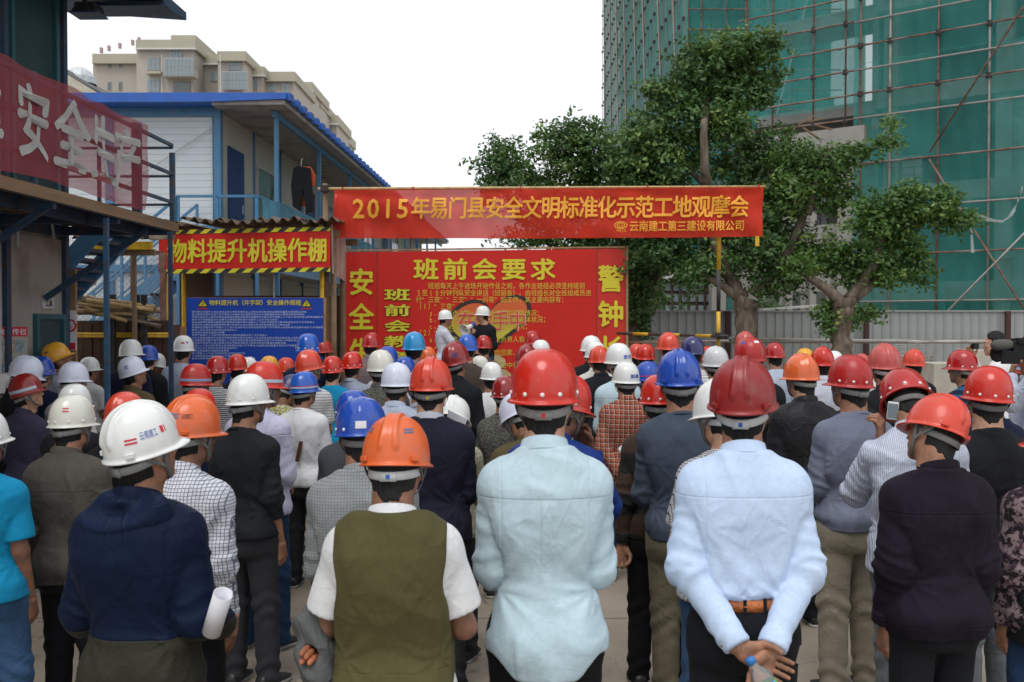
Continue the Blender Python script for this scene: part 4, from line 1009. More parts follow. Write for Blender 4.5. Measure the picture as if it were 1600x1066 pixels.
MB().box((px_, 13.0, bands[1] - .0), (.06, .08, .09)).build('coupler', CLAMP, pole); MB().box((px_, 13.0, P(0, 525, 13).z), (.07, .09, .09)).build('coupler', CLAMP, pole)
lp = empty('timber_pole', (P(510, 400, 13.2).x, 13.2, 0), 0, "rough timber pole holding up the left end of the long banner", 'pole')
q0 = P(508, 293, 13.2); q1 = P(503, 600, 13.2); MB().tube([(q1.x, 13.2, 0), (q0.x + .02, 13.2, 1.8), (q0.x, 13.2, q0.z + .05)], [.045, .04, .036]).build('shaft', TIMB, lp, smooth=True)
MB().box((q0.x, 13.17, q0.z - .02), (.10, .09, .08)).build('lashing', CLAMP, lp)

# ---------------------------------------------------------------- operator's shed with striped sign
SY = 13.0
sh = empty('hoist_shed', (P(385, 500, SY).x, SY + .8, 0), 0, "small open shed roofed with old corrugated sheet beside the left cabins", 'shed')
SX0, SX1 = P(248, 400, SY).x, P(517, 400, SY).x; SZ = P(380, 352, SY).z
for px, dy, m in ((258, 0, YEL), (287, .25, YEL), (503, 0, YEL), (521, .05, TIMB), (535, 1.4, TIMB), (262, 1.5, YEL)):
    q = P(px, 430, SY + dy + .08); MB().tube([(q.x, q.y, 0), (q.x, q.y, SZ - .05)], .030 if m is YEL else .04).build('post', m, sh, smooth=True)
for dy in (0.03, 1.5): MB().beam((SX0, SY + dy + .1, SZ - .10), (SX1 + .1, SY + dy + .1, SZ - .10), .07, .09).build('beam', TIMB, sh)
for t in (.06, .5, .95): x = SX0 + (SX1 - SX0) * t; MB().beam((x, SY - .1, SZ - .03), (x, SY + 1.8, SZ + .05), .05, .06).build('rafter', TIMB, sh)
CORR = mat("old corrugated sheet", (.12, .085, .055), .75, vs=5, var=.45, dirt=(.28, .22, .15), dirts=3, dirta=.7)
for i in range(5):
    a = SX0 - .15 + (SX1 - SX0 + .25) * i / 5; w = (SX1 - SX0 + .25) / 5 * 1.12; dz = [.02, .05, .03, .06, .04][i]
    mb = MB(); mb.grid(lambda u, v: (a + w * u, SY - .22 + [0, .05, -.04, .03, 0][i] + 2.1 * v, SZ + dz + .03 * math.sin(u * 6.2832 * 4) + .06 * v + .02 * math.sin(u * 5 + i)), 40, 3); mb.build('roof_sheet', CORR, sh, smooth=True, thick=.008)
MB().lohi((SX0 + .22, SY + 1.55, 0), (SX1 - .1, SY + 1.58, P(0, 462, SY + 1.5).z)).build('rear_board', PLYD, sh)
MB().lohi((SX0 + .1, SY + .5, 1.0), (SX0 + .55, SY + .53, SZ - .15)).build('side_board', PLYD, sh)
q = P(268, 515, SY + .2); q2 = P(292, 515, SY + .2); MB().lohi((q.x, SY + .2, 0), (q2.x + .1, SY + .23, P(0, 511, SY).z)).build('low_board', PLY, sh)
q = P(428, 425, SY + .1); MB().tube([(q.x, q.y, P(0, 465, SY).z), (q.x, q.y, SZ - .2)], .009).build('conduit', ALU, sh)
# faded panel on the right flank
PK = mat("faded pink tin", (.42, .25, .23), .45, vs=3, dirt=(.50, .46, .44), dirts=3, dirta=.8)
a0, a1, a2, a3 = P(517, 350, SY - .02), P(539, 372, SY + 1.5), P(539, 440, SY + 1.5), P(519, 428, SY - .02)
mb = MB(); mb.grid(lambda u, v: (a3 + (a2 - a3) * u) * (1 - v) + (a0 + (a1 - a0) * u) * v + Vector((.01 * math.sin(u * 20), 0, 0)), 24, 2); mb.build('side_sheet', PK, sh, thick=.006)
# its sign
sg = empty('hazard_striped_sign', P(382, 430, SY - .05), 0, "red sign with yellow characters and hazard striped edges under the shed roof", 'sign')
def sfn(px, py, off=0.0):
    q = P(px, py, SY - .12); q.y -= off; q.y += .01 * math.sin(px * .05) + .006 * math.sin(px * .13 + py * .1); return q
def top_(px): return 360 - (px - 248) / 267 * 5.5
def bot_(px): return 428 - (px - 248) / 267 * 3.5
def sg_q(name, m, x0, x1, fa, fb, off):
    mb = MB(); mb.grid(lambda u, v: sfn(x0 + (x1 - x0) * u, fb(x0 + (x1 - x0) * u) + (fa(x0 + (x1 - x0) * u) - fb(x0 + (x1 - x0) * u)) * v, off), 40, 2); return mb.build(name, m, sg, smooth=True)
sg_q('sheet', BRED, 248, 516, lambda x: top_(x) + 6, lambda x: bot_(x) - 6, 0)
sg_q('top_edge', BLK, 248, 516, top_, lambda x: top_(x) + 6.6, .004); sg_q('bottom_edge', BLK, 248, 516, lambda x: bot_(x) - 6.6, bot_, .004)
mb = MB()
for i in range(13):
    a = 246 + i * 22.0
    for fa, fb in ((top_, lambda x: top_(x) + 6.6), (lambda x: bot_(x) - 6.6, bot_)):
        xs = [a, a + 11, a + 11 + 8, a + 8]; xs = [min(516, max(248, q)) for q in xs]
        mb.add([sfn(xs[0], fb(xs[0]), .008), sfn(xs[1], fb(xs[1]), .008), sfn(xs[2], fa(xs[2]), .008), sfn(xs[3], fa(xs[3]), .008)], [(0, 1, 2, 3)])
mb.build('hazard_stripes', LETY, sg)
chars('物料提升机操作棚', [(263 + i * 31.3, 375 - i * .3, 291 + i * 31.3, 412 - i * .3) for i in range(8)], .03, LETY, sg, lambda x0, y0, x1, y1: lambda u, v: sfn(x0 + (x1 - x0) * u, y1 + (y0 - y1) * v, .010))
# blue rules board
rb = empty('blue_rules_board', (P(398, 500, 12.7).x, 12.7, 0), 0, "blue rules board with small white print standing in front of the shed", 'notice board')
BBLU = mat("printed blue", (.010, .055, .36), .5, spec=.3, vs=2, var=.05, bump=.1, bs=8)
def rfn(px, py, off=0.0): q = P(px, py, 12.7); q.y -= off - .008 * math.sin(px * .04); return q
mb = MB(); mb.grid(lambda u, v: rfn(292 + 213 * u, 640 + (465.5 - 640) * v), 20, 8); mb.build('sheet', BBLU, rb, smooth=True)
MB().lohi((rfn(292, 0).x, 12.715, rfn(0, 640).z), (rfn(507, 0).x, 12.74, rfn(0, 465).z)).build('backing', PLY, rb)
for px in (300, 498): q = rfn(px, 600); MB().box((q.x, 12.78, .6), (.05, .05, 1.2)).build('leg', TIMB, rb)
mb = MB(); put_text(mb, '物料提升机（井字架）安全操作规程', lambda u, v: rfn(327 + 144 * u, 477.5 - 8.5 * v, .006), (0, 0, 1, 1), .02, .9); mb.build('title', LETY2, rb, kind='stuff')
for cx_, s_ in ((317, '当心机械伤人'), (479, '当心触电')):
    mb = MB(); mb.add([rfn(cx_ - 7.5, 479, .006), rfn(cx_ + 7.5, 479, .006), rfn(cx_, 467.5, .006)], [(0, 1, 2)]); mb.build('warning_triangle', LETY, rb)
    mb = MB()
    for p_, q_ in (((cx_ - 7.5, 479), (cx_ + 7.5, 479)), ((cx_ + 7.5, 479), (cx_, 467.5)), ((cx_, 467.5), (cx_ - 7.5, 479)), ((cx_ - 1, 471), (cx_ + 1.5, 474.5)), ((cx_ + 1.5, 474.5), (cx_ - 1.5, 477.5))):
        mb.beam(rfn(*p_, .008), rfn(*q_, .008), .008, .002, (0, 1, 0))
    mb.build('triangle_edge', LETB, rb)
    mb = MB(); put_text(mb, s_, lambda u, v: rfn(cx_ - 9 + 18 * u, 484 - 3.4 * v, .006), (0, 0, 1, 1), .03, .9); mb.build('caption', mat("printed red", (.6, .05, .06), .5), rb)
mb = MB(); src = '物料提升机操作人员必须经过培训考核合格持证上岗作业前应检查钢丝绳制动器限位装置是否灵敏可靠严禁载人上下运行发现异常立即停机报告吊笼下方不得有人停留料具应放置平稳均匀不得超载夜间作业要有足够照明'
lens = [56, 55, 64, 42, 60, 48, 64, 22, 16, 37, 52, 60, 46, 54, 22, 18, 26, 20, 24]; off_ = 0
for i, n in enumerate(lens):
    y_ = 487.5 + i * 4.05; x_ = 300 + (0 if i % 3 else 0); s_ = ''.join(src[(off_ + j) % len(src)] for j in range(int(n * .78))); off_ += n
    put_text(mb, s_, lambda u, v: rfn(x_ + 3.2 * n * u, y_ + 1.5 - 3.0 * v, .006), (0, 0, 1, 1), .0, .86)
put_text(mb, '监督电话：', lambda u, v: rfn(362 + 42 * u, 566 - 9 * v, .006), (0, 0, 1, 1), .02, .9)
mb.build('small_print', mat("printed white", (.55, .64, .80), .5, var=0), rb, kind='stuff')

# ================================================================ left-hand cabins (own axes, turned 1.5 degrees)
def LB(): return MB(XL)
def lroot(name, x, y, label, cat, group=None): return empty(name, XL @ Vector((x, y, 0)), YAW, label, cat, group)
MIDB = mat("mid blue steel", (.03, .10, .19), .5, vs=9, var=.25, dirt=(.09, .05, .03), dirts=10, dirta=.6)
# ---- near cabin block with a walkway
nb = lroot('site_cabin', -5.2, 6, "shaded two storey cream cabin block at the left edge with an upper walkway", 'cabin')
WX, WE = -4.55, 9.42      # wall face and far end
DZ = 2.85; RZ = 5.35
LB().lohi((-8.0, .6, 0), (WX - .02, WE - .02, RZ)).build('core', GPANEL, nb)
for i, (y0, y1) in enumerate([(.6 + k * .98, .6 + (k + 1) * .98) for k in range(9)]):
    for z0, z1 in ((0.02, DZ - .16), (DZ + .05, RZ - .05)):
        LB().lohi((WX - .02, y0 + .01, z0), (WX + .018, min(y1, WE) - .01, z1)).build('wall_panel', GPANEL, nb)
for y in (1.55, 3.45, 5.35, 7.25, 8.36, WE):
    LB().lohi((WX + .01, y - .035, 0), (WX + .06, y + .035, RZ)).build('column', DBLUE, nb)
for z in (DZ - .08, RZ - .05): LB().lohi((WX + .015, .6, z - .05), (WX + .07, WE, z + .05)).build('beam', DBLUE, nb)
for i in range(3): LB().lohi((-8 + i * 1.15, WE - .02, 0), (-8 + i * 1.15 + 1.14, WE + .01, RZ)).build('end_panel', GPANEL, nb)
# door on the upper floor, door below
def door(par, y0, y1, z0, z1, m, fm):
    d = LB().lohi((WX + .018, y0, z0), (WX + .035, y1, z1)).build('door', m, par)
    f = LB()
    for a, b in (((y0 - .05, z0), (y0, z1 + .05)), ((y1, z0), (y1 + .05, z1 + .05)), ((y0, z1), (y1, z1 + .05))): f.lohi((WX + .018, a[0], a[1]), (WX + .06, b[0], b[1]))
    f.build('door_frame', fm, par)
TEALF = mat("teal door frame", (.02, .10, .12), .5, vs=4)
door(nb, 8.50, 9.24, DZ + .08, 4.92, TEAL, TEALF); door(nb, 8.88, 9.34, .0, P(0, 499, 9.0).z, TEAL, TEALF); door(nb, 4.6, 5.4, DZ + .08, 4.85, TEAL, TEALF)
q = PL(62, 474, 9.08); LB().lohi((WX + .02, q.y - .10, q.z - .05), (WX + .035, q.y + .12, q.z + .05)).build('room_plate', mat("grey sign plate", (.45, .46, .47), .5), nb)
def nplate(u, v): return XL @ Vector((WX + .039, q.y - .06 + .14 * u, q.z - .03 + .06 * v))
mb = MB(); put_text(mb, '工具', nplate, (0, 0, 1, 1), .03, .8); mb.build('room_lettering', INK['dark'], nb)
pl_ = LB(); pl_.lohi((WX + .02, 8.80, 4.80 + .14), (WX + .03, 9.06, 5.06)); pl_.build('upper_room_plate', mat("grey sign plate", (.45, .46, .47), .5), nb)
# roof eave with lamp
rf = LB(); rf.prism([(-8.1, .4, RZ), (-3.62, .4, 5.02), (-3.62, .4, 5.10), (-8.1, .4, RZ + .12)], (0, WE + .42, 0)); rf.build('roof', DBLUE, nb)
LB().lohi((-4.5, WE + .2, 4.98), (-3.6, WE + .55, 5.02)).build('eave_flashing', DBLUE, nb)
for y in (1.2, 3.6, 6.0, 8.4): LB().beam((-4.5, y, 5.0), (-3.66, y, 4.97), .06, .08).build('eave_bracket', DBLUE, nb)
lm = empty('flood_lamp', XL @ Vector((PL(133, 10, 9.3).x, 9.3, PL(133, 22, 9.3).z)), YAW, "dark flood lamp hanging under the roof eave of the shaded cabin", 'lamp')
q = PL(134, 12, 9.3); f_ = LB(); f_.prism([(q.x - .12, q.y - .1, q.z - .05), (q.x + .12, q.y - .1, q.z - .05), (q.x + .08, q.y - .06, q.z + .05), (q.x - .07, q.y - .06, q.z + .05)], (0, .2, 0)); f_.build('housing', BLK, lm)
LB().lohi((q.x - .13, q.y - .11, q.z - .065), (q.x + .14, q.y + .12, q.z - .05)).build('visor', DBLUE, lm)
LB().beam((q.x - .02, q.y, q.z + .05), (q.x - .06, q.y, 5.0), .03).build('bracket', BLK, lm)
# walkway deck
DX = -3.475; DEND = 9.5
for i in range(4):
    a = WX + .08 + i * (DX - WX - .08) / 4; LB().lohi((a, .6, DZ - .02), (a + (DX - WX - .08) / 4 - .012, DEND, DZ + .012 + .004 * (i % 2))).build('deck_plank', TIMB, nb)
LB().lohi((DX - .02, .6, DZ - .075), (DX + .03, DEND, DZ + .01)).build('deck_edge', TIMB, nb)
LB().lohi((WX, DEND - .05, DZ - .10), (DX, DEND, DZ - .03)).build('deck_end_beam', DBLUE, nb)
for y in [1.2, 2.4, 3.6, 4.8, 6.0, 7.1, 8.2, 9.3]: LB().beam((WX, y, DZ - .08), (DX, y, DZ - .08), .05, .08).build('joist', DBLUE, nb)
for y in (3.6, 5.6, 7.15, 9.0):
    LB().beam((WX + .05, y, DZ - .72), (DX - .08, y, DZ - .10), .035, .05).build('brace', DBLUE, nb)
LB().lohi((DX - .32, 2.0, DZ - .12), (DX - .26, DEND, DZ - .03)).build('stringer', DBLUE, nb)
for px, D in ((160, 7.95), (262, 9.2)):
    q = PL(px, 400, D); LB().lohi((q.x - .018, D - .018, 0), (q.x + .018, D + .018, DZ - .10)).build('prop_column', MIDB if px < 200 else DBLUE, nb)
# railing of the walkway
RT = DZ + .79
RLW = mat("rusted blue railing", (.035, .085, .14), .6, vs=14, var=.3, dirt=(.16, .08, .045), dirts=9, dirta=.9)
for y in (2.0, 3.6, 5.2, 6.8, 8.62, 9.42): LB().lohi((DX - .022, y - .022, DZ), (DX + .022, y + .022, RT if y < 9 else RT - .12)).build('railing_post', RLW, nb)
LB().lohi((DX - .04, 8.56, DZ), (DX - .0, 8.6, RT)).build('railing_post', RLW, nb)
for k in range(4):
    z = RT - .03 - k * .27; LB().beam((DX, .6, z), (DX, 9.42, z - .02), .028).build('railing_bar', RLW, nb)
    LB().beam((DX, 9.43, z - .04), (WX, 9.43, z - .04), .022).build('railing_end_bar', RLW, nb)
LB().lohi((WX + .35, 9.42, DZ), (WX + .38, 9.45, RT - .1)).build('railing_post', RLW, nb)
# translucent red banner on it
RB = see_through("red mesh banner", (.66, .14, .17), .62, .8, .65, nscale=1.5)
rbn = empty('mesh_banner', XL @ Vector((DX + .05, 6.0, 2.9)), YAW, "faded red mesh banner with grey characters tied along the walkway railing", 'banner')
Y0, Y1 = 3.0, 8.66
def mfn(y, v, off=0.0):
    z0 = 2.89 + .018 * math.sin(y * 2.9); z1 = 3.625 + .008 * math.sin(y * 9)
    return XL @ Vector((DX + .055 + .018 * math.sin(y * 5 + v * 3) + .010 * math.sin(y * 13 + v * 7) + off, y, z0 + (z1 - z0) * v))
mb = MB(); mb.grid(lambda u, v: mfn(Y0 + (Y1 - Y0) * u, v), 90, 14); mb.build('cloth', RB, rbn, smooth=True)
MWH = mat('grey banner characters', (.40, .40, .38), .7, var=.08)
def mcell(c, w): return lambda u, v: mfn(c - w / 2 + w * u, .15 + .70 * v, .006)
for ch, y in (('保', 5.0), ('障', 6.02), ('安', 6.70), ('全', 7.25), ('生', 7.79), ('产', 8.25)):
    mb = MB(); put_text(mb, ch, mcell(y, .46), (0, 0, 1, 1), .03, 1.0); mb.build('character', MWH, rbn)
# under the deck: blue stair seen end on, plywood with no-smoking sign, poster
stn = lroot('steel_stair', -4.0, 9.9, "dark blue steel stair behind the shaded cabin's far corner", 'stair')
s0, s1 = PL(152, 352, 9.75), PL(40, 470, 9.75)
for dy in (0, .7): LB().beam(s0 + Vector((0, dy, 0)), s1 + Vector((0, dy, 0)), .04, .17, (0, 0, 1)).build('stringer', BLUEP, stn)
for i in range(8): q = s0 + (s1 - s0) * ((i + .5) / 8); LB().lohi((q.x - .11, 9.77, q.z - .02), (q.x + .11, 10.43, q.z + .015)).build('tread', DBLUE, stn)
ph = lroot('plywood_hoarding', -4.35, 9.5, "upright plywood sheet carrying the no smoking sign", 'board')
a_, b_ = PL(90, 420, 9.5), PL(112, 420, 9.5); LB().lohi((a_.x, 9.48, 0), (b_.x, 9.51, a_.z)).build('sheet', PLY, ph)
ns = lroot('no_smoking_sign', -4.35, 9.45, "white no smoking sign with red ring on the plywood sheet", 'sign')
c_ = PL(101, 509, 9.46); LB().lohi((PL(91.5, 0, 9.46).x, 9.462, PL(0, 548, 9.46).z), (PL(110.5, 0, 9.46).x, 9.47, PL(0, 485, 9.46).z)).build('plate', INK['white'], ns)
mb = LB(); n = 32; r0, r1 = .062, .046
mb.add([Vector((c_.x + .005 + r * math.cos(2 * math.pi * i / n), 9.456, c_.z + r * math.sin(2 * math.pi * i / n))) for i in range(n) for r in (r0, r1)], [(2 * i, 2 * i + 1, (2 * i + 3) % (2 * n), (2 * i + 2) % (2 * n)) for i in range(n)])
mb.build('red_ring', INK['red'], ns); LB().beam((c_.x - .035, 9.453, c_.z + .04), (c_.x + .045, 9.453, c_.z - .04), .002, .014, (0, 1, 0)).build('red_slash', INK['red'], ns)
LB().beam((c_.x - .03, 9.457, c_.z - .01), (c_.x + .035, 9.457, c_.z + .015), .002, .012, (0, 1, 0)).build('cigarette', INK['dark'], ns)
LB().lohi((PL(92.5, 0, 9.46).x, 9.455, PL(0, 547, 9.46).z), (PL(109.5, 0, 9.46).x, 9.459, PL(0, 536, 9.46).z)).build('red_panel', INK['red'], ns)
po = lroot('wall_poster', WX, 6.9, "pale safety poster with a red heading on the near cabin wall", 'poster')
def pofn(px, py, off=0):
    y = 4.55 * F / (840 - px); return XL @ Vector((WX + .03 + off, y, CAMH + (502 - py) / F * y))
def poq(name, m, x0, y0, x1, y1, off, sl=0.0): mb = MB(); mb.add([pofn(x0, y1, off), pofn(x1, y1 - sl, off), pofn(x1, y0 - sl, off), pofn(x0, y0, off)], [(0, 1, 2, 3)]); return mb.build(name, m, po)
poq('sheet', mat("poster paper", (.42, .41, .36), .6), -40, 512, 27, 600, 0); poq('heading', INK['red'], -40, 511, 27, 526, .004)
mb = MB(); put_text(mb, '工地宣传栏', lambda u, v: pofn(-35 + 60 * u, 524 - 10 * v, .008), (0, 0, 1, 1), .02, .85); mb.build('lettering', INK['white'], po)
for i, (a, b) in enumerate(((-14, 5), (8, 22))):
    for j in range(2): poq('picture', mat(["poster picture warm", "poster picture cool"][(i + j) % 2], [(.40, .33, .26), (.25, .32, .36)][(i + j) % 2], .6, vs=30, var=.5), a, 531 + j * 34, b, 552 + j * 34, .004)
cdt = lroot('drain_pipe', WX + .08, 8.1, "white plastic pipe bent over on the shaded cabin wall", 'pipe')
pts = [PL(29, 600, 8.2), PL(27, 400, 8.2), PL(13, 385, 8.2), PL(16, 330, 8.2), PL(30, 327, 8.2), PL(66, 330, 8.3), PL(74, 345, 8.4), PL(75, 372, 8.4)]
mb = LB(); mb.tube([Vector((WX + .09, 4.47 * F / (840 - p), CAMH + (502 - q_) / F * 4.47 * F / (840 - p))) for p, q_ in ((16, 385), (17, 333), (22, 327), (62, 329), (70, 338), (75, 372))], .014); mb.build('pipe', ALU, cdt, smooth=True)
mb = LB(); mb.tube([Vector((WX + .09, 8.15, 0)), Vector((WX + .09, 8.15, 2.55))], .014); mb.build('downpipe', ALU, cdt, smooth=True)

# ---- yard between: chain link fence, pipe rack, dark enclosure
cl = lroot('chain_link_fence', -5.6, 12.4, "chain link mesh fence in the gap behind the pile of poles", 'fence')
CY = 12.4; xa, xb = PL(100, 0, CY).x, PL(250, 0, CY).x; zt = PL(0, 395, CY).z; zb = .5
MESHM = mat("galvanised mesh wire", (.30, .30, .29), .5, metal=.2)
mb = LB(); sp = .07
for k in range(int((xb - xa + zt - zb) / sp)):
    for sg_ in (1, -1):
        p0 = xa + k * sp - (zt - zb); a, b = (p0, zb), (p0 + (zt - zb), zt)
        if a[0] < xa: a = (xa, zb + (xa - p0))
        if b[0] > xb: b = (xb, zt - (b[0] - xb))
        if b[0] <= a[0]: continue
        if sg_ < 0: a, b = (xa + xb - a[0], a[1]), (xa + xb - b[0], b[1])
        mb.beam((a[0], CY + .004 * sg_, a[1]), (b[0], CY + .004 * sg_, b[1]), .004)
mb.build('mesh', MESHM, cl, kind='stuff')
for x in (xa, PL(203, 0, CY).x, xb): LB().lohi((x - .03, CY - .03, 0), (x + .03, CY + .03, zt)).build('post', RUST, cl)
LB().lohi((xa, CY - .02, zt - .02), (xb, CY + .02, zt + .03)).build('top_rail', RUST, cl)
DULLW = mat('grey weathered wood', (.16, .13, .10), .85, vs=9, var=.4)
pr_ = lroot('pole_pile', -5.0, 11.6, "loose pile of bamboo and timber poles lying on the dark enclosure", 'pole pile')
rnd = random.Random(11)
for k in range(40):
    ya = 11.2 + rnd.random() * .8; pa = PL(108 + rnd.random() * 20, 462 + rnd.random() * 28, ya); pb = PL(190 + rnd.random() * 62, 478 + rnd.random() * 24 + (10 if k % 3 == 0 else 0), ya + .2)
    LB().tube([pa, pb], .012 + rnd.random() * .014, 6).build('pole', [DULLW, TIMB, BAMBOO][k % 3], pr_, smooth=True)
pa, pb = PL(112, 453, 11.6), PL(142, 442, 11.9); LB().beam(pa, pb, .04, .03).build('batten', BAMBOO, pr_)
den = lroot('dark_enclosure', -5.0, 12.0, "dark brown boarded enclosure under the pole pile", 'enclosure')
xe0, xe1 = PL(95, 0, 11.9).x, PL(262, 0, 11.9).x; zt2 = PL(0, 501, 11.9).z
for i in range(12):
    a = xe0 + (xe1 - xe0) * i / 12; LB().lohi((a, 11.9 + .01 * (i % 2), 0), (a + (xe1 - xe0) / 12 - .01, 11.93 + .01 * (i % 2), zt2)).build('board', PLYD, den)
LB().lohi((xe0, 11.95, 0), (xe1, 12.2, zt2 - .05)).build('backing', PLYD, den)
for py in (526, 522): q = PL(0, py, 11.8); LB().tube([(xe0 + .1, 11.82, q.z), (xe1, 11.82, q.z)], .016).build('rail', YEL, den, smooth=True)
for px in (206, 218, 168): q = PL(px, 460, 11.7); LB().lohi((q.x - .03, 11.7, 0), (q.x + .03, 11.76, q.z)).build('post', BLK, den)
# second low roof to the left of the shed
ls = lroot('lean_to', -4.9, 11.5, "low lean-to roof of old corrugated sheet on yellow battens", 'shelter')
a0, a1 = PL(112, 376, 11.2), PL(236, 376, 11.2)
mb = LB(); mb.grid(lambda u, v: Vector((a0.x + (a1.x - a0.x) * u, 11.1 + .8 * v, a0.z + .02 + .03 * math.sin(u * 48) + .05 * math.sin(u * 3) + .08 * v)), 96, 2); mb.build('roof_sheet', CORR, ls, smooth=True, thick=.008)
LB().lohi((a0.x, 11.12, a0.z - .10), (a1.x, 11.17, a0.z - .01)).build('fascia', YEL, ls); LB().lohi((a0.x, 11.2, a0.z - .16), (a1.x, 11.26, a0.z - .09)).build('batten', TIMB, ls)
for x in (PL(203, 0, 11.2).x,): LB().lohi((x - .02, 11.2, 0), (x + .02, 11.24, a0.z - .08)).build('post', TIMB, ls)

# ---------------------------------------------------------------- blue and white two storey cabin
bc = lroot('blue_white_cabin', -8, 17, "long white cabin block with blue frame, blue roof and a corridor on its right side", 'cabin')
EY = 16.8; EX = PL(342, 0, EY).x; RX = PL(446, 0, 16.3).x; TZ = PL(0, 152, 16.3).z; FZ = PL(0, 170, EY).z; LX = EX - 9.5; BY = 46.0; UZ = 2.92
LB().lohi((LX, EY + .06, .1), (EX - .06, BY, FZ - .02)).build('core', WPANEL, bc)
nst = int((FZ - .05) / .112)
for k in range(nst):
    z = .05 + k * .112; LB().lohi((LX, EY + .02, z), (EX - .12, EY + .059, z + .108)).build('wall_panel', WPANEL, bc)
for k in range(7):
    x = LX + 1.9 * k if k < 5 else EX - .06
    LB().lohi((x - .06, EY - .03, 0), (x + .07, EY + .08, FZ)).build('column', BLUEP, bc)
LB().lohi((EX - .10, EY - .04, 0), (EX + .02, EY + .09, FZ)).build('corner_column', BLUEP, bc)
LB().lohi((LX - .1, EY - .05, FZ - .12), (EX + .02, EY + .06, FZ + .05)).build('head_beam', BLUEP, bc); LB().lohi((LX, EY - .045, UZ - .16), (EX, EY + .05, UZ - .04)).build('floor_beam', BLUEP, bc)
# corridor side
sidem = mat("shade toned corridor panel", (.42, .42, .38), .6, vs=1.4, var=.08)  # darker copy of the wall panel: the corridor's shade is put into its colour
bays = 15; bl = (BY - EY) / bays
for i in range(bays):
    y = EY + .1 + i * bl
    for z0, z1 in ((.05, UZ - .2), (UZ + .02, FZ)):
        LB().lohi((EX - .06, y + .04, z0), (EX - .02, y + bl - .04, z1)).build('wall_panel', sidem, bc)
    LB().lohi((EX - .05, y + bl - .035, 0), (EX + .01, y + bl + .035, FZ + .2)).build('column', BLUEP, bc)
    if i % 3 == 0:
        d = LB().lohi((EX - .015, y + .35, UZ), (EX + .012, y + 1.25, UZ + 2.05)).build('door', mat("deep blue door", (.008, .035, .15), .5), bc)
        LB().lohi((EX + .012, y + 1.1, UZ + .95), (EX + .03, y + 1.14, UZ + 1.1)).build('handle', ALU, d)
    elif i % 3 == 1:
        w = LB().lohi((EX - .018, y + .2, UZ + .85), (EX + .012, y + 1.7, UZ + 2.0)).build('window', ALU, bc)
        for a in (.25, .98): LB().lohi((EX + .012, y + a, UZ + .90), (EX + .018, y + a + .68, UZ + 1.95)).build('pane', GLASS, w)
LB().lohi((EX - .02, EY, UZ - .12), (EX + .95, BY, UZ - .02)).build('corridor_floor', GPANEL, bc)
LB().lohi((EX + .92, EY, UZ - .18), (EX + .98, BY, UZ + .0)).build('corridor_edge', BLUEP, bc)
# roof
mb = LB(); mb.prism([(LX - .4, 0, FZ + .04), (EX - .05, 0, TZ - .06), (RX, 0, TZ - .02), (RX, 0, TZ + .08), (EX - 2, 0, TZ + .10), (LX - .4, 0, FZ + .16)], (0, BY - 16.3 + .3, 0))
mb.v = [v + Vector((0, 16.3, 0)) for v in mb.v]; mb.build('roof', ROOFB, bc)
LB().lohi((EX, 16.36, TZ - .10), (RX - .04, BY, TZ - .025)).build('soffit', GPANEL, bc)
for i in range(60): y = 16.4 + i * .5; LB().lohi((RX - .02, y, TZ - .02), (RX + .05, y + .25, TZ + .10)).build('roof_rib', ROOFB, bc) if i < 40 else None
for i in range(9):
    y = EY + i * 3.3 + .1; LB().lohi((EX + .90, y - .035, 0), (EX + .97, y + .035, TZ - .06)).build('corridor_post', BLUEP, bc)
LB().lohi((EX + .89, EY, TZ - .22), (EX + .97, BY, TZ - .11)).build('eave_beam', BLUEP, bc)
# cross cables on the gable
for a, b in (((EX - .1, FZ - .3), (EX - 3.6, UZ)), ((EX - 3.6, FZ - .3), (EX - .1, UZ)), ((EX - 5.6, FZ - .3), (EX - 3.7, UZ)), ((EX - 3.7, FZ - .3), (EX - 5.6, UZ))):
    LB().tube([(a[0], EY - .04, a[1]), (b[0], EY - .04, b[1])], .008, 5).build('brace_cable', ALU, bc)
for i in range(4):
    y = EY + .1 + (3 * i + 1) * bl; LB().tube([(EX + .03, y, UZ), (EX + .03, y + bl, FZ)], .006, 5).build('brace_cable', DBLUE, bc)
# corridor railing wrapped in blue mesh, stair landing and stairs
BW = see_through("pale blue mesh screen", (.12, .34, .46), .90, .8, .4)
BN0 = 16.9
scr = lroot('corridor_mesh_screen', EX + 1.0, 20, "pale blue mesh screen with white characters along the corridor railing", 'banner')
def scf(y, v, off=0): return XL @ Vector((EX + 1.0 + .012 * math.sin(y * 6 + v * 4) + off, y, UZ + .0 + 1.0 * v + .02 * math.sin(y * 3)))
mb = MB(); mb.grid(lambda u, v: scf(EY - 1.0 + 13.5 * u, v), 80, 4); mb.build('cloth', BW, scr, smooth=True)
for i, ch in enumerate('工程质量安全第一'):
    y = EY - .6 + i * 1.5; mb = MB(); put_text(mb, ch, lambda u, v: scf(y + 1.0 * u, .2 + .6 * v, .02), (0, 0, 1, 1), .03, 1.0); mb.build('character', MWH, scr)
for z in (.5, 1.02): LB().beam((EX + .94, EY, UZ + z), (EX + .94, BY, UZ + z), .03).build('corridor_rail', BLUEP, bc)
st = lroot('blue_stair', EX - 1.5, EY - .8, "light blue steel stair climbing to the landing of the white cabin", 'stair')
LB().lohi((EX - .35, EY - 1.1, UZ - .1), (EX + .97, EY - .04, UZ - .02)).build('landing', BLUEP, st)
SY0, SY1 = EY - 1.1, EY - .15
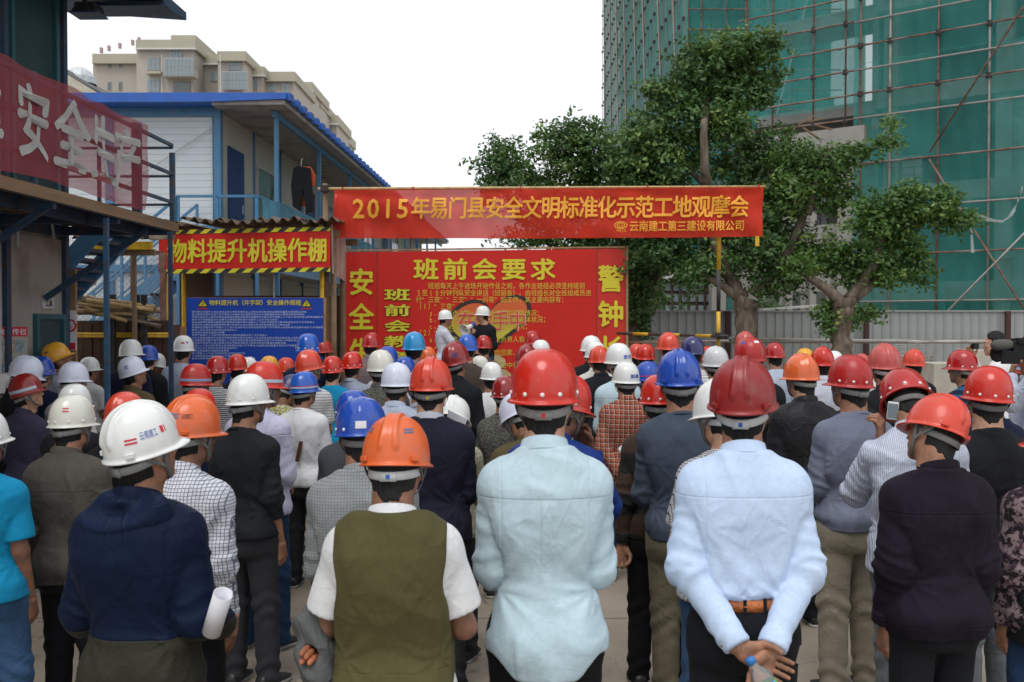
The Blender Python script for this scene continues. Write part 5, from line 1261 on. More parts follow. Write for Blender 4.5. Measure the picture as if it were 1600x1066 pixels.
for y in (SY0, SY1):
    LB().beam((EX - .35, y, UZ - .08), (EX - 3.9, y, .0), .05, .22).build('stringer', BLUEP, st)
    LB().beam((EX - .35, y, UZ + .95), (EX - 3.9, y, .98), .04).build('handrail', BLUEP, st); LB().beam((EX - .35, y, UZ + .5), (EX - 3.9, y, .53), .03).build('midrail', BLUEP, st)
    for t in (0, .25, .5, .75, 1): LB().lohi((EX - .35 - 3.55 * t - .02, y - .02, UZ * (1 - t)), (EX - .35 - 3.55 * t + .02, y + .02, UZ * (1 - t) + .97)).build('baluster', BLUEP, st)
for i in range(14): t = (i + .5) / 14; LB().lohi((EX - .35 - 3.55 * t - .13, SY0, UZ * (1 - t) - .05), (EX - .35 - 3.55 * t + .13, SY1, UZ * (1 - t) - .02)).build('tread', DBLUE, st)
for z in (.5, .98): LB().beam((EX - .35, SY0, UZ + z), (EX + .95, SY0, UZ + z), .04).build('landing_rail', BLUEP, st); LB().beam((EX + .95, SY0, UZ + z), (EX + .95, EY, UZ + z), .04).build('landing_rail', BLUEP, st)
for x in (EX - .33, EX + .3, EX + .93): LB().lohi((x - .025, SY0 - .02, 0), (x + .025, SY0 + .02, UZ + .98)).build('landing_post', BLUEP, st)
# clothes hung out on the corridor
hc = empty('hanging_clothes', XL @ PL(470, 262, 16.9), YAW, "dark trousers and an orange top hung from the corridor eave of the white cabin", 'laundry')
def hq(px, py, D=16.9): return PL(px, py, D)
mb = LB(); 
for pts, dy, m_, nm in (([(457, 262), (464, 258), (484, 262), (487, 300), (489, 330), (478, 332), (472, 296), (468, 330), (456, 322), (453, 290)], 0, TROU['black'], 'trousers'), ([(466, 259), (484, 260), (492, 274), (490, 292), (486, 290), (484, 322), (469, 322)], .1, mat("orange cotton", (.42, .07, .02), .8), 'orange_top')):
    mb = LB(); mb.prism([hq(a, b, 16.95 + dy) for a, b in pts], (0, .06, 0)); mb.build(nm, m_, hc, bevel=.012)
LB().tube([hq(470, 262, 16.98), hq(470, 250, 16.98), hq(473, 247, 16.98)], .006, 5).build('hanger_hook', ALU, hc)

# ---------------------------------------------------------------- grey tiled roof house and apartment slab, far left
TILE = mat("grey roof tile", (.16, .17, .17), .7, vs=2, var=.2)
EAVE = mat("cream eave", (.50, .47, .38), .7, vs=2)
th_ = empty('tiled_roof_house', P(110, 502, 62), 0, "low house with a grey tiled roof behind the red mesh banner", 'house'); th_.location.z = 0
q = lambda px, py, D=62: P(px, py, D)
a = [q(60, 96), q(82, 98), q(182, 155), q(186, 170), q(60, 170)]
mb = MB(); mb.prism([q(20, 104), q(82, 104), q(180, 158), q(180, 172), q(20, 172)], (0, 12, 0)); mb.build('wall', EAVE, th_)
pA, pB = q(82, 97), q(184, 157)
for i in range(16):
    u = i / 16; p0 = pA + (pB - pA) * u; p1 = pA + (pB - pA) * (u + 1 / 16.5); mb = MB(); mb.prism([p0, p1, p1 + Vector((0, 0, -.25)), p0 + Vector((0, 0, -.25))], (0, 13, 0)); o = mb.build('roof_tile', TILE, th_)
mb = MB(); mb.prism([q(78, 109), q(176, 163), q(176, 168), q(78, 116)], (0, .4, 0)); mb.v = [v - Vector((0, .8, 0)) for v in mb.v]; mb.build('cornice', EAVE, th_)
MB().prism([q(20, 96), q(83, 96), q(83, 103), q(20, 103)], (0, 13, 0)).build('roof', TILE, th_)
dm = empty('roof_dome', P(124, 118, 66), 0, "small whitish glazed dome above the grey tiled roof", 'dome')
mb = MB(); n = 12; cen = P(124, 132, 66); R_ = 1.0
mb.add([cen + Vector((1.1 * math.cos(2 * math.pi * i / n) * math.cos(j * math.pi / 8), 1.1 * math.sin(2 * math.pi * i / n) * math.cos(j * math.pi / 8), 1.15 * math.sin(j * math.pi / 8))) for j in range(4) for i in range(n)] + [cen + Vector((0, 0, 1.15))],
       [(j * n + i, j * n + (i + 1) % n, (j + 1) * n + (i + 1) % n, (j + 1) * n + i) for j in range(3) for i in range(n)] + [(3 * n + i, 3 * n + (i + 1) % n, 4 * n) for i in range(n)])
mb.build('shell', mat("pale glazing", (.55, .58, .60), .3), dm)
BEI = mat("beige render", (.42, .385, .34), .8, vs=.4, var=.06); BEIP = mat("beige parapet", (.40, .375, .29), .8, vs=.4, var=.06); WTR = mat("white trim", (.62, .62, .60), .7)
ap = empty('apartment_block', P(330, 502, 135), 0, "tall beige apartment block stepping away behind the blue roof", 'building'); ap.location.z = 0
sc_ = 135 / F
def bx(name, m, px0, px1, pt, pb, D, dep, par=ap):
    a, b = P(px0, pt, D), P(px1, pb, D); return MB().lohi((a.x, D, b.z), (b.x, D + dep, a.z)).build(name, m, par)
def win(px0, px1, pt, pb, D, nx=2, ny=1, bar=True, gm=GLASSB):
    w = bx('window', ALU, px0 - .6, px1 + .6, pt - .6, pb + .6, D - .12, .2); mb_ = None
    for i in range(nx):
        for j in range(ny):
            a0 = px0 + (px1 - px0) * i / nx + .25; a1 = px0 + (px1 - px0) * (i + 1) / nx - .25; b0 = pt + (pb - pt) * j / ny + .25; b1 = pt + (pb - pt) * (j + 1) / ny - .25
            bx('pane', gm, a0, a1, b0, b1, D - .18, .05, w)
# blocks: px left, px right, top of parapet, depth
blocks = [(145, 222, 84, 137), (213, 304, 62, 133), (268, 305, 55, 150), (304, 345, 86, 138), (340, 383, 80, 135), (383, 412, 104, 140), (405, 460, 112, 142), (455, 487, 128, 160), (476, 500, 152, 168), (491, 527, 180, 178), (520, 536, 200, 190)]
for k, (a, b, t, D) in enumerate(blocks):
    bx('wall', BEI, a, b, t + 2, 520, D, 14); bx('parapet', BEIP, a - 1, b + 1, t, t + 14 if k not in (2,) else t + 40, D - .5, 15)
    bx('cornice', WTR if k % 2 else BEIP, a - 1.5, b + 1.5, t + 13, t + 15, D - .8, .5)
    for i in range(3): 
        pass
for py in (100, 134): 
    for px in (170, 187): win(px - 2, px + 2.6, py - 6, py + 6, 137, 1, 2, gm=GLASS)
for py in (101, 135): win(230, 249, py - 11, py + 9, 133, 3, 1); bx('sill', BEIP, 228, 251, py + 10, py + 14, 132, 1)
win(265, 284, 76, 91, 133, 4, 2); 
bal = bx('balcony', BEI, 255, 304, 108, 120, 131.5, 1.5); win(256, 302, 91, 119, 131.3, 8, 2)
bx('recess', GLASS, 271, 297, 128, 150, 132.8, .1); win(307, 314, 108, 122, 138, 2, 1); win(329, 340, 113, 127, 138, 2, 1); win(307, 314, 140, 150, 138, 1, 1); win(330, 340, 146, 152, 138, 2, 1)
win(356, 376, 95, 110, 135, 5, 2); win(347, 386, 112, 140, 134.5, 7, 2); win(391, 402, 122, 140, 140, 3, 2); win(420, 430, 128, 142, 142, 2, 1); win(440, 452, 130, 146, 142, 2, 1)
for px, py in ((460, 140), (468, 152), (474, 160), (481, 166)): win(px - 3, px + 3, py - 8, py + 6, 159, 1, 1)
win(508, 520, 188, 202, 178, 3, 1); win(508, 518, 208, 218, 178, 2, 1); win(524, 531, 210, 220, 190, 1, 1)
for px in (253, 344): bx('downpipe', WTR, px - .8, px + .6, 86, 165, 132.5, .2)
for px, py in ((157, 78), (169, 75), (186, 71), (206, 66), (216, 62)):
    bx('roof_vent', mat("pinkish vent", (.40, .28, .26), .7), px - 1.5, px + 2, py - 4, py + 4, 140, .5)

# ================================================================ netted building under construction
NET1 = see_through("green safety net", (.10, .43, .39), .52, .8, .45, nscale=.9)
NET2 = see_through("green safety net dense", (.08, .375, .335), .64, .8, .4, nscale=.7)
SLAB = mat("raw concrete", (.30, .29, .265), .85, vs=1.2, var=.15, bump=.3, bs=18, dirt=(.19, .17, .14), dirts=1.2, dirta=.6)
n_ = NT("grey block masonry"); br = n_.n("TexBrick"); m_ = n_.n("Mapping"); m_.inputs['Rotation'].default_value = (R(90), 0, 0); n_.l(n_.tc, m_.inputs[0]); n_.l(m_.outputs[0], br.inputs[0])
br.inputs['Scale'].default_value = 1; br.inputs['Brick Width'].default_value = .6; br.inputs['Row Height'].default_value = .24; br.inputs['Mortar Size'].default_value = .018
br.inputs['Color1'].default_value = (.36, .37, .36, 1); br.inputs['Color2'].default_value = (.27, .28, .28, 1); br.inputs['Mortar'].default_value = (.16, .16, .15, 1)
n_.l(br.outputs[0], n_.b.inputs['Base Color']); n_.p(Roughness=.9); BLOCK = n_.m
DARKI = mat("shade toned concrete", (.10, .10, .095), .9)  # interior shade is put into this darker concrete colour
NET3 = see_through('faded green net', (.13, .42, .37), .90, .8, .4, nscale=.3)
O = Vector((10.76, 31.0, 0)); U = Vector((1.22, -1, 0)).normalized(); N = Vector((U.y, -U.x, 0))    # along the face / out towards the yard
if N.dot(-O) < 0: N = -N
bld = empty('netted_building', O + U * 4, 0, "tall concrete building under construction wrapped in green safety net and pipe scaffold", 'building')
def fp(t, z, o=0.0): return O + U * t + N * o + Vector((0, 0, z))
def fbox(mb, t0, t1, z0, z1, o0, o1):
    mb.add([fp(t, z, o) for t in (t0, t1) for o in (o0, o1) for z in (z0, z1)], [(0, 1, 3, 2), (4, 6, 7, 5), (0, 4, 5, 1), (2, 3, 7, 6), (0, 2, 6, 4), (1, 5, 7, 3)]); return mb
HT = 30.0; FL = 3.05; LEN = 24.0
for k in range(10):
    z = 3.0 + k * FL
    if z > HT: break
    fbox(MB(), .1, LEN, z - .42, z, -9, -1.2).build('floor_slab', SLAB, bld)
    fbox(MB(), .15, LEN, z - .0, z + .14, -1.6, -1.25).build('edge_upstand', SLAB, bld)
for t in (.3, 3.6, 6.6, 10.4, 14, 18, 22):
    fbox(MB(), t, t + .45, 0, HT, -1.75, -1.3).build('column', SLAB, bld)
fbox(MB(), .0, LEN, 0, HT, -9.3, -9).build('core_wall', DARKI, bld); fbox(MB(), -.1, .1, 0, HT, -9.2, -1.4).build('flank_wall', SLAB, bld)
rnd = random.Random(4)
for k in range(9):
    z = 3.0 + k * FL; zt_ = z + FL - .43
    segs = [(4.05, 5.6), (5.9, 6.6), (7.05, 9.2), (10.9, 12.5), (14.5, 16.8), (.8, 1.4)] if k % 2 else [(4.05, 4.9), (5.2, 6.6), (7.05, 8.0), (8.6, 10.4), (12.2, 14.0), (18.5, 20)]
    for a, b in segs: fbox(MB(), a, b, z + .001, zt_ - .001 if rnd.random() > .3 else z + 1.1, -1.75, -1.52).build('block_wall', BLOCK, bld)
fbox(MB(), 4.05, 6.6, 0.01, 2.5, -1.75, -1.52).build('block_wall', BLOCK, bld)
# scaffold on the face
scf_ = empty('pipe_scaffold', O + U * 4 + N * .4, 0, "rusty pipe scaffold with diagonal braces in front of the green netted face", 'scaffold')
ts = [0.05, .95, 2.35, 3.75, 5.2, 6.7, 8.2, 9.7, 11.2]; zs = []; z = 1.1
while z < 19: zs.append(z); z += 1.42 if z < 7.2 else .74
RP = .030
for i, t in enumerate(ts): MB().tube([fp(t, 0, .02), fp(t, 19.2, .02)], RP + .006 * (i % 2), 7).build('upright', RUST if i % 2 == 0 else STEELG, scf_, smooth=True)
for j, z in enumerate(zs):
    MB().tube([fp(-.15, z, .09), fp(11.6, z + .02, .09)], RP, 7).build('ledger', RUST if j % 2 == 0 else STEELG, scf_, smooth=True)
cp = MB()
for t in ts:
    for z in zs:
        if z % 1.4 < .9: cp.box(fp(t, z, .07), (.13, .13, .15))
cp.build('coupler', CLAMP, scf_, kind='stuff')
for a, b, za, zb in ((2.15, 8.5, 6.9, 16.5), (2.15, 5.6, 6.7, .8), (5.6, 11.5, 1.0, 9.5), (5.5, 1.2, 5.2, .6), (5.6, 8.8, 5.5, 1.2), (8.6, 11.3, 9.0, 16)):
    MB().tube([fp(a, za, .17), fp(b, zb, .17)], RP, 7).build('brace', STEELG if a > 2.2 and za < 6 else RUST, scf_, smooth=True)
nt_root = empty('safety_net', O + U * 4 + N * .1, 0, "green safety net sheets laced to the near scaffold face at the right", 'safety net')
rnd = random.Random(8)
tn = [-.2, .95, 2.35, 3.75, 5.2, 6.7, 8.2, 9.7, 11.2]
for i in range(len(tn) - 1):
    for k in range(6):
        z0 = .6 + k * 3.1; z1 = z0 + 3.12; s = rnd.random() * 9; pl = rnd.random() < .35
        def nf(u, v, t0=tn[i], t1=tn[i + 1], z0=z0, z1=z1, s=s, i=i, k=k):
            t = t0 + (t1 - t0) * u; t += (.25 * math.sin(v * 3.1) if (i + k) % 4 == 1 else 0) * (u > .5)
            o = -.05 - .06 * math.sin(u * math.pi) + .025 * math.sin(u * 17 + s + v * 4) + .03 * math.sin(v * 9 + s + 2 * u) - .012 * (k % 2)
            return fp(t, z0 + (z1 - z0) * v, o)
        mb = MB(); mb.grid(nf, 14, 14); mb.build('net_sheet', NET2 if (i * 3 + k * 5) % 4 else NET1, nt_root, smooth=True)
# torn white strip hanging from the scaffold
tp = empty('torn_plastic_strip', P(1540, 335, 26.5), 0, "torn white plastic strip sagging from the scaffold at the right", 'plastic strip')
WPL = see_through("thin white plastic", (.62, .64, .64), .72, .5, .4)
def sag(pts, w, nm):
    n = 16; q = []
    for i in range(n + 1):
        t = i / n * (len(pts) - 1); k = min(int(t), len(pts) - 2); u = t - k; u = u * u * (3 - 2 * u); q.append(Vector(pts[k]).lerp(Vector(pts[k + 1]), t - k))
    mb = MB(); mb.grid(lambda u, v: q[int(round(u * n))] + Vector((.02 * math.sin(v * 9 + u * 20), .03 * math.sin(u * 31), (v - .5) * w * (.55 + .45 * math.sin(u * 5 + 1) ** 2))), n, 3); mb.build(nm, WPL, tp, smooth=True)
sag([P(1526, 334, 26.6), P(1536, 340, 26.6), P(1552, 345, 26.5), P(1567, 346, 26.5), P(1580, 336, 26.4), P(1590, 318, 26.4), P(1597, 292, 26.4)], .11, 'strip')
mb = MB(); mb.grid(lambda u, v: P(1517 + 3 * v + (u - .5) * 4 * (.4 + v), 350 + 45 * v, 26.6), 3, 8); mb.build('strip', WPL, tp, smooth=True)

# set-back bay with the canopy (left of the near face)
O2 = O.copy()
def gp(t, z, o=0.0): return O2 + U * t + N * (o) + Vector((0, 0, z))
bay = empty('recessed_bay', gp(-2, 0, -1), 0, "raw concrete recessed bay with canopy, openings and net above it", 'building')
def gbox(t0, t1, z0, z1, o0, o1, name, m):
    mb = MB(); mb.add([gp(t, z, o) for t in (t0, t1) for o in (o0, o1) for z in (z0, z1)], [(0, 1, 3, 2), (4, 6, 7, 5), (0, 4, 5, 1), (2, 3, 7, 6), (0, 2, 6, 4), (1, 5, 7, 3)]); return mb.build(name, m, bay)
zc = P(0, 196, 31).z
gbox(-.75, .02, 0, zc - .6, -1.1, -.2, 'column', SLAB)
gbox(-2.9, -2.45, 0, zc - .7, -1.6, -1.1, 'column', SLAB); gbox(-4.6, -4.2, 0, 3.2, -1.6, -1.1, 'column', SLAB)
gbox(-3.2, .2, zc - .62, zc - .02, -2.5, .1, 'canopy', SLAB)
mb = MB(); mb.prism([gp(-3.2, zc - .63, .1), gp(-3.2, zc - .02, .1), gp(-3.9, zc - 1.0, .1), gp(-3.6, zc - 1.15, .1)], -N * 2.4); mb.build('canopy_slope', SLAB, bay)
gbox(-2.6, -.74, P(0, 375, 31).z, P(0, 345, 31).z, -1.2, -.55, 'balcony', SLAB)
gbox(-2.5, -.7, P(0, 300, 31).z - .2, P(0, 300, 31).z, -1.6, -.9, 'beam', SLAB)
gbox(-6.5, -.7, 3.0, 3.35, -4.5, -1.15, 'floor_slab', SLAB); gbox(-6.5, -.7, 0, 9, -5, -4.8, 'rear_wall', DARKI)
gbox(-2.45, -1.7, 3.4, zc - .7, -1.9, -1.7, 'block_wall', BLOCK)
for k in range(3): gbox(-1.7, -.78, 5.6 + k * .4, 5.64 + k * .4, -1.0, -.97, 'window_bar', CLAMP)
gbox(-1.65, -1.6, 5.0, 7.2, -1.0, -.95, 'window_bar', CLAMP)
bs_ = empty('bay_scaffold', gp(-2, zc, 0), 0, "scaffold and net standing on the concrete canopy", 'scaffold')
for i, t in enumerate([-3.95, -3.0, -1.6, -.55, -.1]): MB().tube([gp(t, zc, -.3), gp(t, 19.2, -.3)], RP, 7).build('upright', RUST, bs_, smooth=True)
z = zc + .25
while z < 19: MB().tube([gp(-4.2, z, -.24), gp(.1, z + .01, -.24)], RP, 7).build('ledger', RUST, bs_, smooth=True); z += .76
cp = MB()
for t in [-3.95, -3.0, -1.6, -.55]:
    for k in range(10): cp.box(gp(t, zc + .25 + k * 1.52, -.26), (.13, .13, .15))
cp.build('coupler', CLAMP, bs_, kind='stuff')
rnd = random.Random(3)
for i, (a, b) in enumerate(((-3.95, -3.0), (-3.0, -1.6), (-1.6, .05))):
    for k in range(4):
        z0 = zc + .7 + k * 3.0; s = rnd.random() * 9
        mb = MB(); mb.grid(lambda u, v: gp(a + (b - a) * u, z0 + 3.02 * v, -.42 + .04 * math.sin(u * 11 + s + v * 3) + .03 * math.sin(v * 8 + s)), 10, 10); mb.build('net_sheet', NET1, bs_, smooth=True)
for k in range(5): gbox(-4, .05, zc + .6 + k * FL, zc + 1.0 + k * FL, -3.2, -1.3, 'floor_slab', SLAB)
for i, (px, py) in enumerate(((1247, 195), (1262, 190), (1275, 196), (1255, 200))):
    q = P(px, py, 30.5); MB().beam(q, q + Vector((.5, .1, .3 - .2 * i)), .06, .05).build('loose_plank', TIMB, bs_)

RUSTL = mat('weathered grey pipe', (.24, .21, .19), .7)
# far wing: flat face square to the camera, then a long side running away
WD = 45.0; wx0, wx1 = P(1075, 0, WD).x, P(1245, 0, WD).x + 2; ex0 = P(945, 0, 84).x
wg = empty('far_wing', ((wx0 + wx1) / 2, WD, 0), 0, "tall far wing of the netted building behind the trees", 'building'); HW = 46
for k in range(15): MB().lohi((wx0 + .8, WD + .9, 3 + k * FL - .4), (wx1, WD + 39, 3 + k * FL)).build('floor_slab', SLAB, wg)
for k in range(14):
    for a, b in ((.9, 2.0), (2.6, 3.4)): MB().lohi((wx0 + a, WD + 1.0, 3 + k * FL), (wx0 + b, WD + 1.2, 3 + (k + 1) * FL - .41)).build('block_wall', BLOCK, wg)
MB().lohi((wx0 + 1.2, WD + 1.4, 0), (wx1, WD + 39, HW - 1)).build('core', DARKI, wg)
ws = empty('far_scaffold', (wx0, WD, 0), 0, "dense pipe scaffold and net running up the far wing", 'scaffold')
for i in range(5): MB().lohi((wx0 + i * 1.6, WD + .10, 0), (wx0 + (i + 1) * 1.6, WD + .13, HW)).build('net_sheet', NET1, ws)
sideY1 = 84.0
def sd(y, z, o=0): # long side runs from (wx0,45) to (ex0,84)
    t = (y - WD) / (sideY1 - WD); return Vector((wx0 + (ex0 - wx0) * t - o, y, z))
for i in range(13):
    a, b = WD + i * 3, WD + i * 3 + 3; mb = MB(); mb.add([sd(a, 0, .0), sd(b, 0, .0), sd(b, HW), sd(a, HW)], [(0, 1, 2, 3)]); mb.build('net_sheet', NET3, ws)
xs = [wx0 + d for d in (0, .6, 1.75, 2.7, 3.6, 4.6)]
for x in xs: MB().tube([(x, WD, 0), (x, WD, HW)], .035, 5).build('upright', RUST, ws)
mbp = MB(); z = 6
while z < 20: mbp.tube([(wx0, WD - .05, z), (wx1, WD - .05, z)], .033, 5); z += .9
mbp.build('ledger', RUST, ws, kind='stuff')
mbp = MB(); z = 5.0
while z < HW: mbp.tube([sd(WD, z, .12), sd(sideY1, z, .12)], .024, 4); z += 1.5
for i in range(31): y = WD + i * 1.3; mbp.tube([sd(y, 0, .18), sd(y, HW, .18)], .022, 4)
for i in range(8): mbp.tube([sd(WD + i * 5, 6 + 3 * (i % 2), .26), sd(WD + 9 + i * 4.2, HW - 4 * (i % 3), .26)], .06, 4)
mbp.build('side_pipework', RUSTL, ws, kind='stuff')
mbc = MB(); z = 5
while z < HW:
    for i in range(31): mbc.box(sd(WD + i * 1.3, z, .2), (.12, .16, .16))
    z += 1.5
mbc.build('side_coupler', CLAMP, ws, kind='stuff')
for za, zb, xa_, xb_ in ((9, 17, 3.4, 5.5), (14.5, 6, .2, 3.6)): MB().tube([(wx0 + xa_, WD - .12, za), (wx0 + xb_, WD - .12, zb)], .035, 5).build('brace', STEELG, ws)

# lower buildings glimpsed behind the hoarding
lw = empty('brown_lattice_building', (P(1072, 0, 27).x, 27, 0), 0, "low brown building with a lattice of small panes behind the hoarding", 'building')
a, b = P(1035, 437, 27), P(1112, 520, 27); BRN = mat("brown window wall", (.075, .045, .04), .6)
MB().lohi((a.x, 27.05, 0), (b.x, 33, a.z)).build('wall', BRN, lw); MB().lohi((a.x - .2, 26.8, a.z), (b.x + .1, 33, a.z + .25)).build('roof', mat("pale roof edge", (.5, .5, .48), .6), lw)
for i in range(6):
    for j in range(4):
        x = a.x + .08 + i * (b.x - a.x) / 6; z = a.z - .30 - j * .30; MB().lohi((x, 27.0, z), (x + .16, 27.04, z + .2)).build('pane', GLASSB, lw)
    x = a.x + i * (b.x - a.x) / 6; MB().lohi((x, 26.98, 0), (x + .05, 27.04, a.z)).build('mullion', BRN, lw)
wh_ = empty('white_house', (P(1050, 0, 48).x, 48, 0), 0, "small white and brick house far behind the brown lattice building", 'house')
a, b = P(1038, 418, 48), P(1085, 520, 48); MB().lohi((a.x, 48, 0), (b.x, 54, a.z)).build('wall', mat("white wash", (.6, .6, .57), .8), wh_); MB().lohi((a.x + 1, 47.9, a.z - .6), (b.x - .1, 47.98, a.z - .02)).build('brick_band', mat("brick band", (.26, .13, .09), .8), wh_); MB().lohi((a.x - .1, 47.8, a.z), (b.x + .1, 54, a.z + .15)).build('roof', SLAB, wh_)
for px, w, lb in ((1110, 22, "leftmost pale concrete column beside the striped pole"), (1187, 9, "slim pale concrete column right of the left tree's trunk"), (1226, 9, "slim pale concrete column between the two tree trunks"), (1262, 10, "slim pale concrete column left of the right tree's trunk")):
    q = P(px, 420, 26.5); o = MB().box((q.x + w * .0085, 26.5, 2.4), (w * .017, .4, 4.8)).build('concrete_column', SLAB, None, label=lb, cat='column')
o = MB().lohi((P(1150, 0, 28).x, 28, 0), (P(1300, 0, 28).x, 28.3, 3.3)).build('low_wall', SLAB, None, label="low raw concrete wall with dark sheets for openings behind the slim columns", cat='wall')
for px in (1210, 1244, 1285): MB().lohi((P(px - 9, 0, 28).x, 27.97, 0), (P(px + 9, 0, 28).x, 28, 2.75)).build('opening_shade', DARKI, o)  # dark sheets on the wall face stand for the shade inside openings
q = P(1235, 487, 17.6); sbx = MB(); sbx.beam(P(1188, 484, 22.2), P(1275, 478, 22.4), .3, .05); sbx.build('white_tarpaulin', mat("pale tarp", (.55, .54, .50), .6), None, label="pale crumpled tarpaulin lying along the top behind the hoarding", cat='tarpaulin')

# ================================================================ trees
BARK = mat("grey brown bark", (.13, .10, .075), .9, vs=14, var=.55, bump=1, bs=34, st=(1, 1, .25), dirt=(.25, .21, .16), dirts=4, dirta=.6)
def leafmat(name, a, b, c):
    n = NT(name); at = n.n("Attribute", attribute_name='tint'); f = at.outputs['Fac']
    base = n.mix(n.rng(f, 0, .7), a, b); base = n.mix(n.rng(f, .8, 1.0), base, c)
    n.col(base).p(Roughness=.42); n.b.inputs['Specular IOR Level'].default_value = .45
    tl = n.n("BsdfTranslucent"); n.l(n.mix(.5, base, (.16, .26, .03)), tl.inputs[0]); m = n.n("MixShader"); m.inputs[0].default_value = .28
    n.l(n.b.outputs[0], m.inputs[1]); n.l(tl.outputs[0], m.inputs[2]); n.l(m.outputs[0], n.out.inputs[0]); return n.m
LEAF = leafmat("ficus leaf", (.036, .092, .028), (.085, .175, .046), (.21, .31, .07))
LEAFL = leafmat("loose young leaf", (.048, .112, .028), (.110, .215, .048), (.27, .37, .075))
def foliage(name, clusters, mt, parent, seed, dens=.78, ls=.105):
    """clusters: (centre, radii, count); leaves gather on twigs inside each cluster"""
    r = np.random.RandomState(seed); Cs, Us, Ts = [], [], []
    for c, rad, n in clusters:
        nt2 = max(6, int(n * dens / 16)); d = r.normal(size=(nt2, 3)); d /= np.linalg.norm(d, axis=1)[:, None]
        rr = (r.uniform(.25, 1.0, nt2) ** .6)[:, None] * (1 + .16 * r.normal(size=(nt2, 1)) + .30 * (r.uniform(size=(nt2, 1)) < .10))
        tw = np.array(c) + d * rr * np.array(rad); tt = r.uniform(0, .75, nt2) + r.uniform(-.22, .22) + (r.uniform(size=nt2) < .16) * .35
        k = 16; p = tw[:, None, :] + r.normal(size=(nt2, k, 3)) * np.array((.085, .085, .06))
        nn = r.normal(size=(nt2, k, 3)) * .65 + np.array((0, -.15, .75)) + d[:, None, :] * .45
        Cs.append(p.reshape(-1, 3)); Us.append(nn.reshape(-1, 3)); Ts.append(np.repeat(np.clip(tt, 0, 1), k) + r.normal(size=nt2 * k) * .06)
    Cc = np.concatenate(Cs); Nn = np.concatenate(Us); T = np.clip(np.concatenate(Ts), 0, 1); m = len(Cc)
    Nn /= np.linalg.norm(Nn, axis=1)[:, None]; a = r.normal(size=(m, 3)); a -= Nn * (a * Nn).sum(1)[:, None]; a /= np.linalg.norm(a, axis=1)[:, None]; b = np.cross(Nn, a)
    L_ = (ls * r.uniform(.7, 1.25, m))[:, None]; Wd = L_ * .27
    V = np.stack([Cc - a * L_ * .5, Cc + b * Wd - Nn * L_ * .06, Cc + a * L_ * .5, Cc - b * Wd - Nn * L_ * .06], 1).reshape(-1, 3)
    o = link(name, np_mesh(name, V, np.arange(m * 4).reshape(-1, 4), False), mt, None)
    at = o.data.attributes.new('tint', 'FLOAT', 'POINT'); at.data.foreach_set('value', np.repeat(T, 4).astype(f32))
    if parent: o.parent = parent; o.matrix_parent_inverse = wm(parent).inverted()
    return o
def tree(label, base, trunk, limbs, crown, seed, mt=LEAF, dens=1.0):
    """trunk, limbs: lists of (px, py, depth, radius); crown: (px, py, depth, rx px, ry px, count)"""
    root = empty('broadleaf_tree', base, 0, label, 'tree')
    def tb(name, pts):
        ps = [P(a, b, d) for a, b, d, r in pts]; rs = [r * pts[0][2] / 15.3 for *_, r in pts]
        if name == 'trunk': ps.insert(0, Vector((ps[0].x, ps[0].y, 0))); rs.insert(0, rs[0] * 1.35)
        # refine with a slight wander
        q, qr = [], []; rr = random.Random(seed + len(pts))
        for i in range(len(ps) - 1):
            for k in range(4):
                t = k / 4; q.append(ps[i].lerp(ps[i + 1], t) + Vector((rr.uniform(-1, 1), rr.uniform(-1, 1), rr.uniform(-1, 1))) * rs[i] * .16 * (k > 0)); qr.append((rs[i] * (1 - t) + rs[i + 1] * t) * rr.uniform(.93, 1.08))
        q.append(ps[-1]); qr.append(rs[-1]); mb = MB(); mb.tube(q, qr, 9); mb.build(name, BARK, root, smooth=True)
    tb('trunk', trunk)
    for l in limbs: tb('limb', l)
    cl = []
    for px, py, D, rx, ry, n in crown:
        c = P(px, py, D); k = D / F; cl.append((tuple(c), (rx * k, (rx + ry) * .5 * k, ry * k), n))
    foliage('crown', cl, mt, root, seed, dens); return root
TD = 18.6
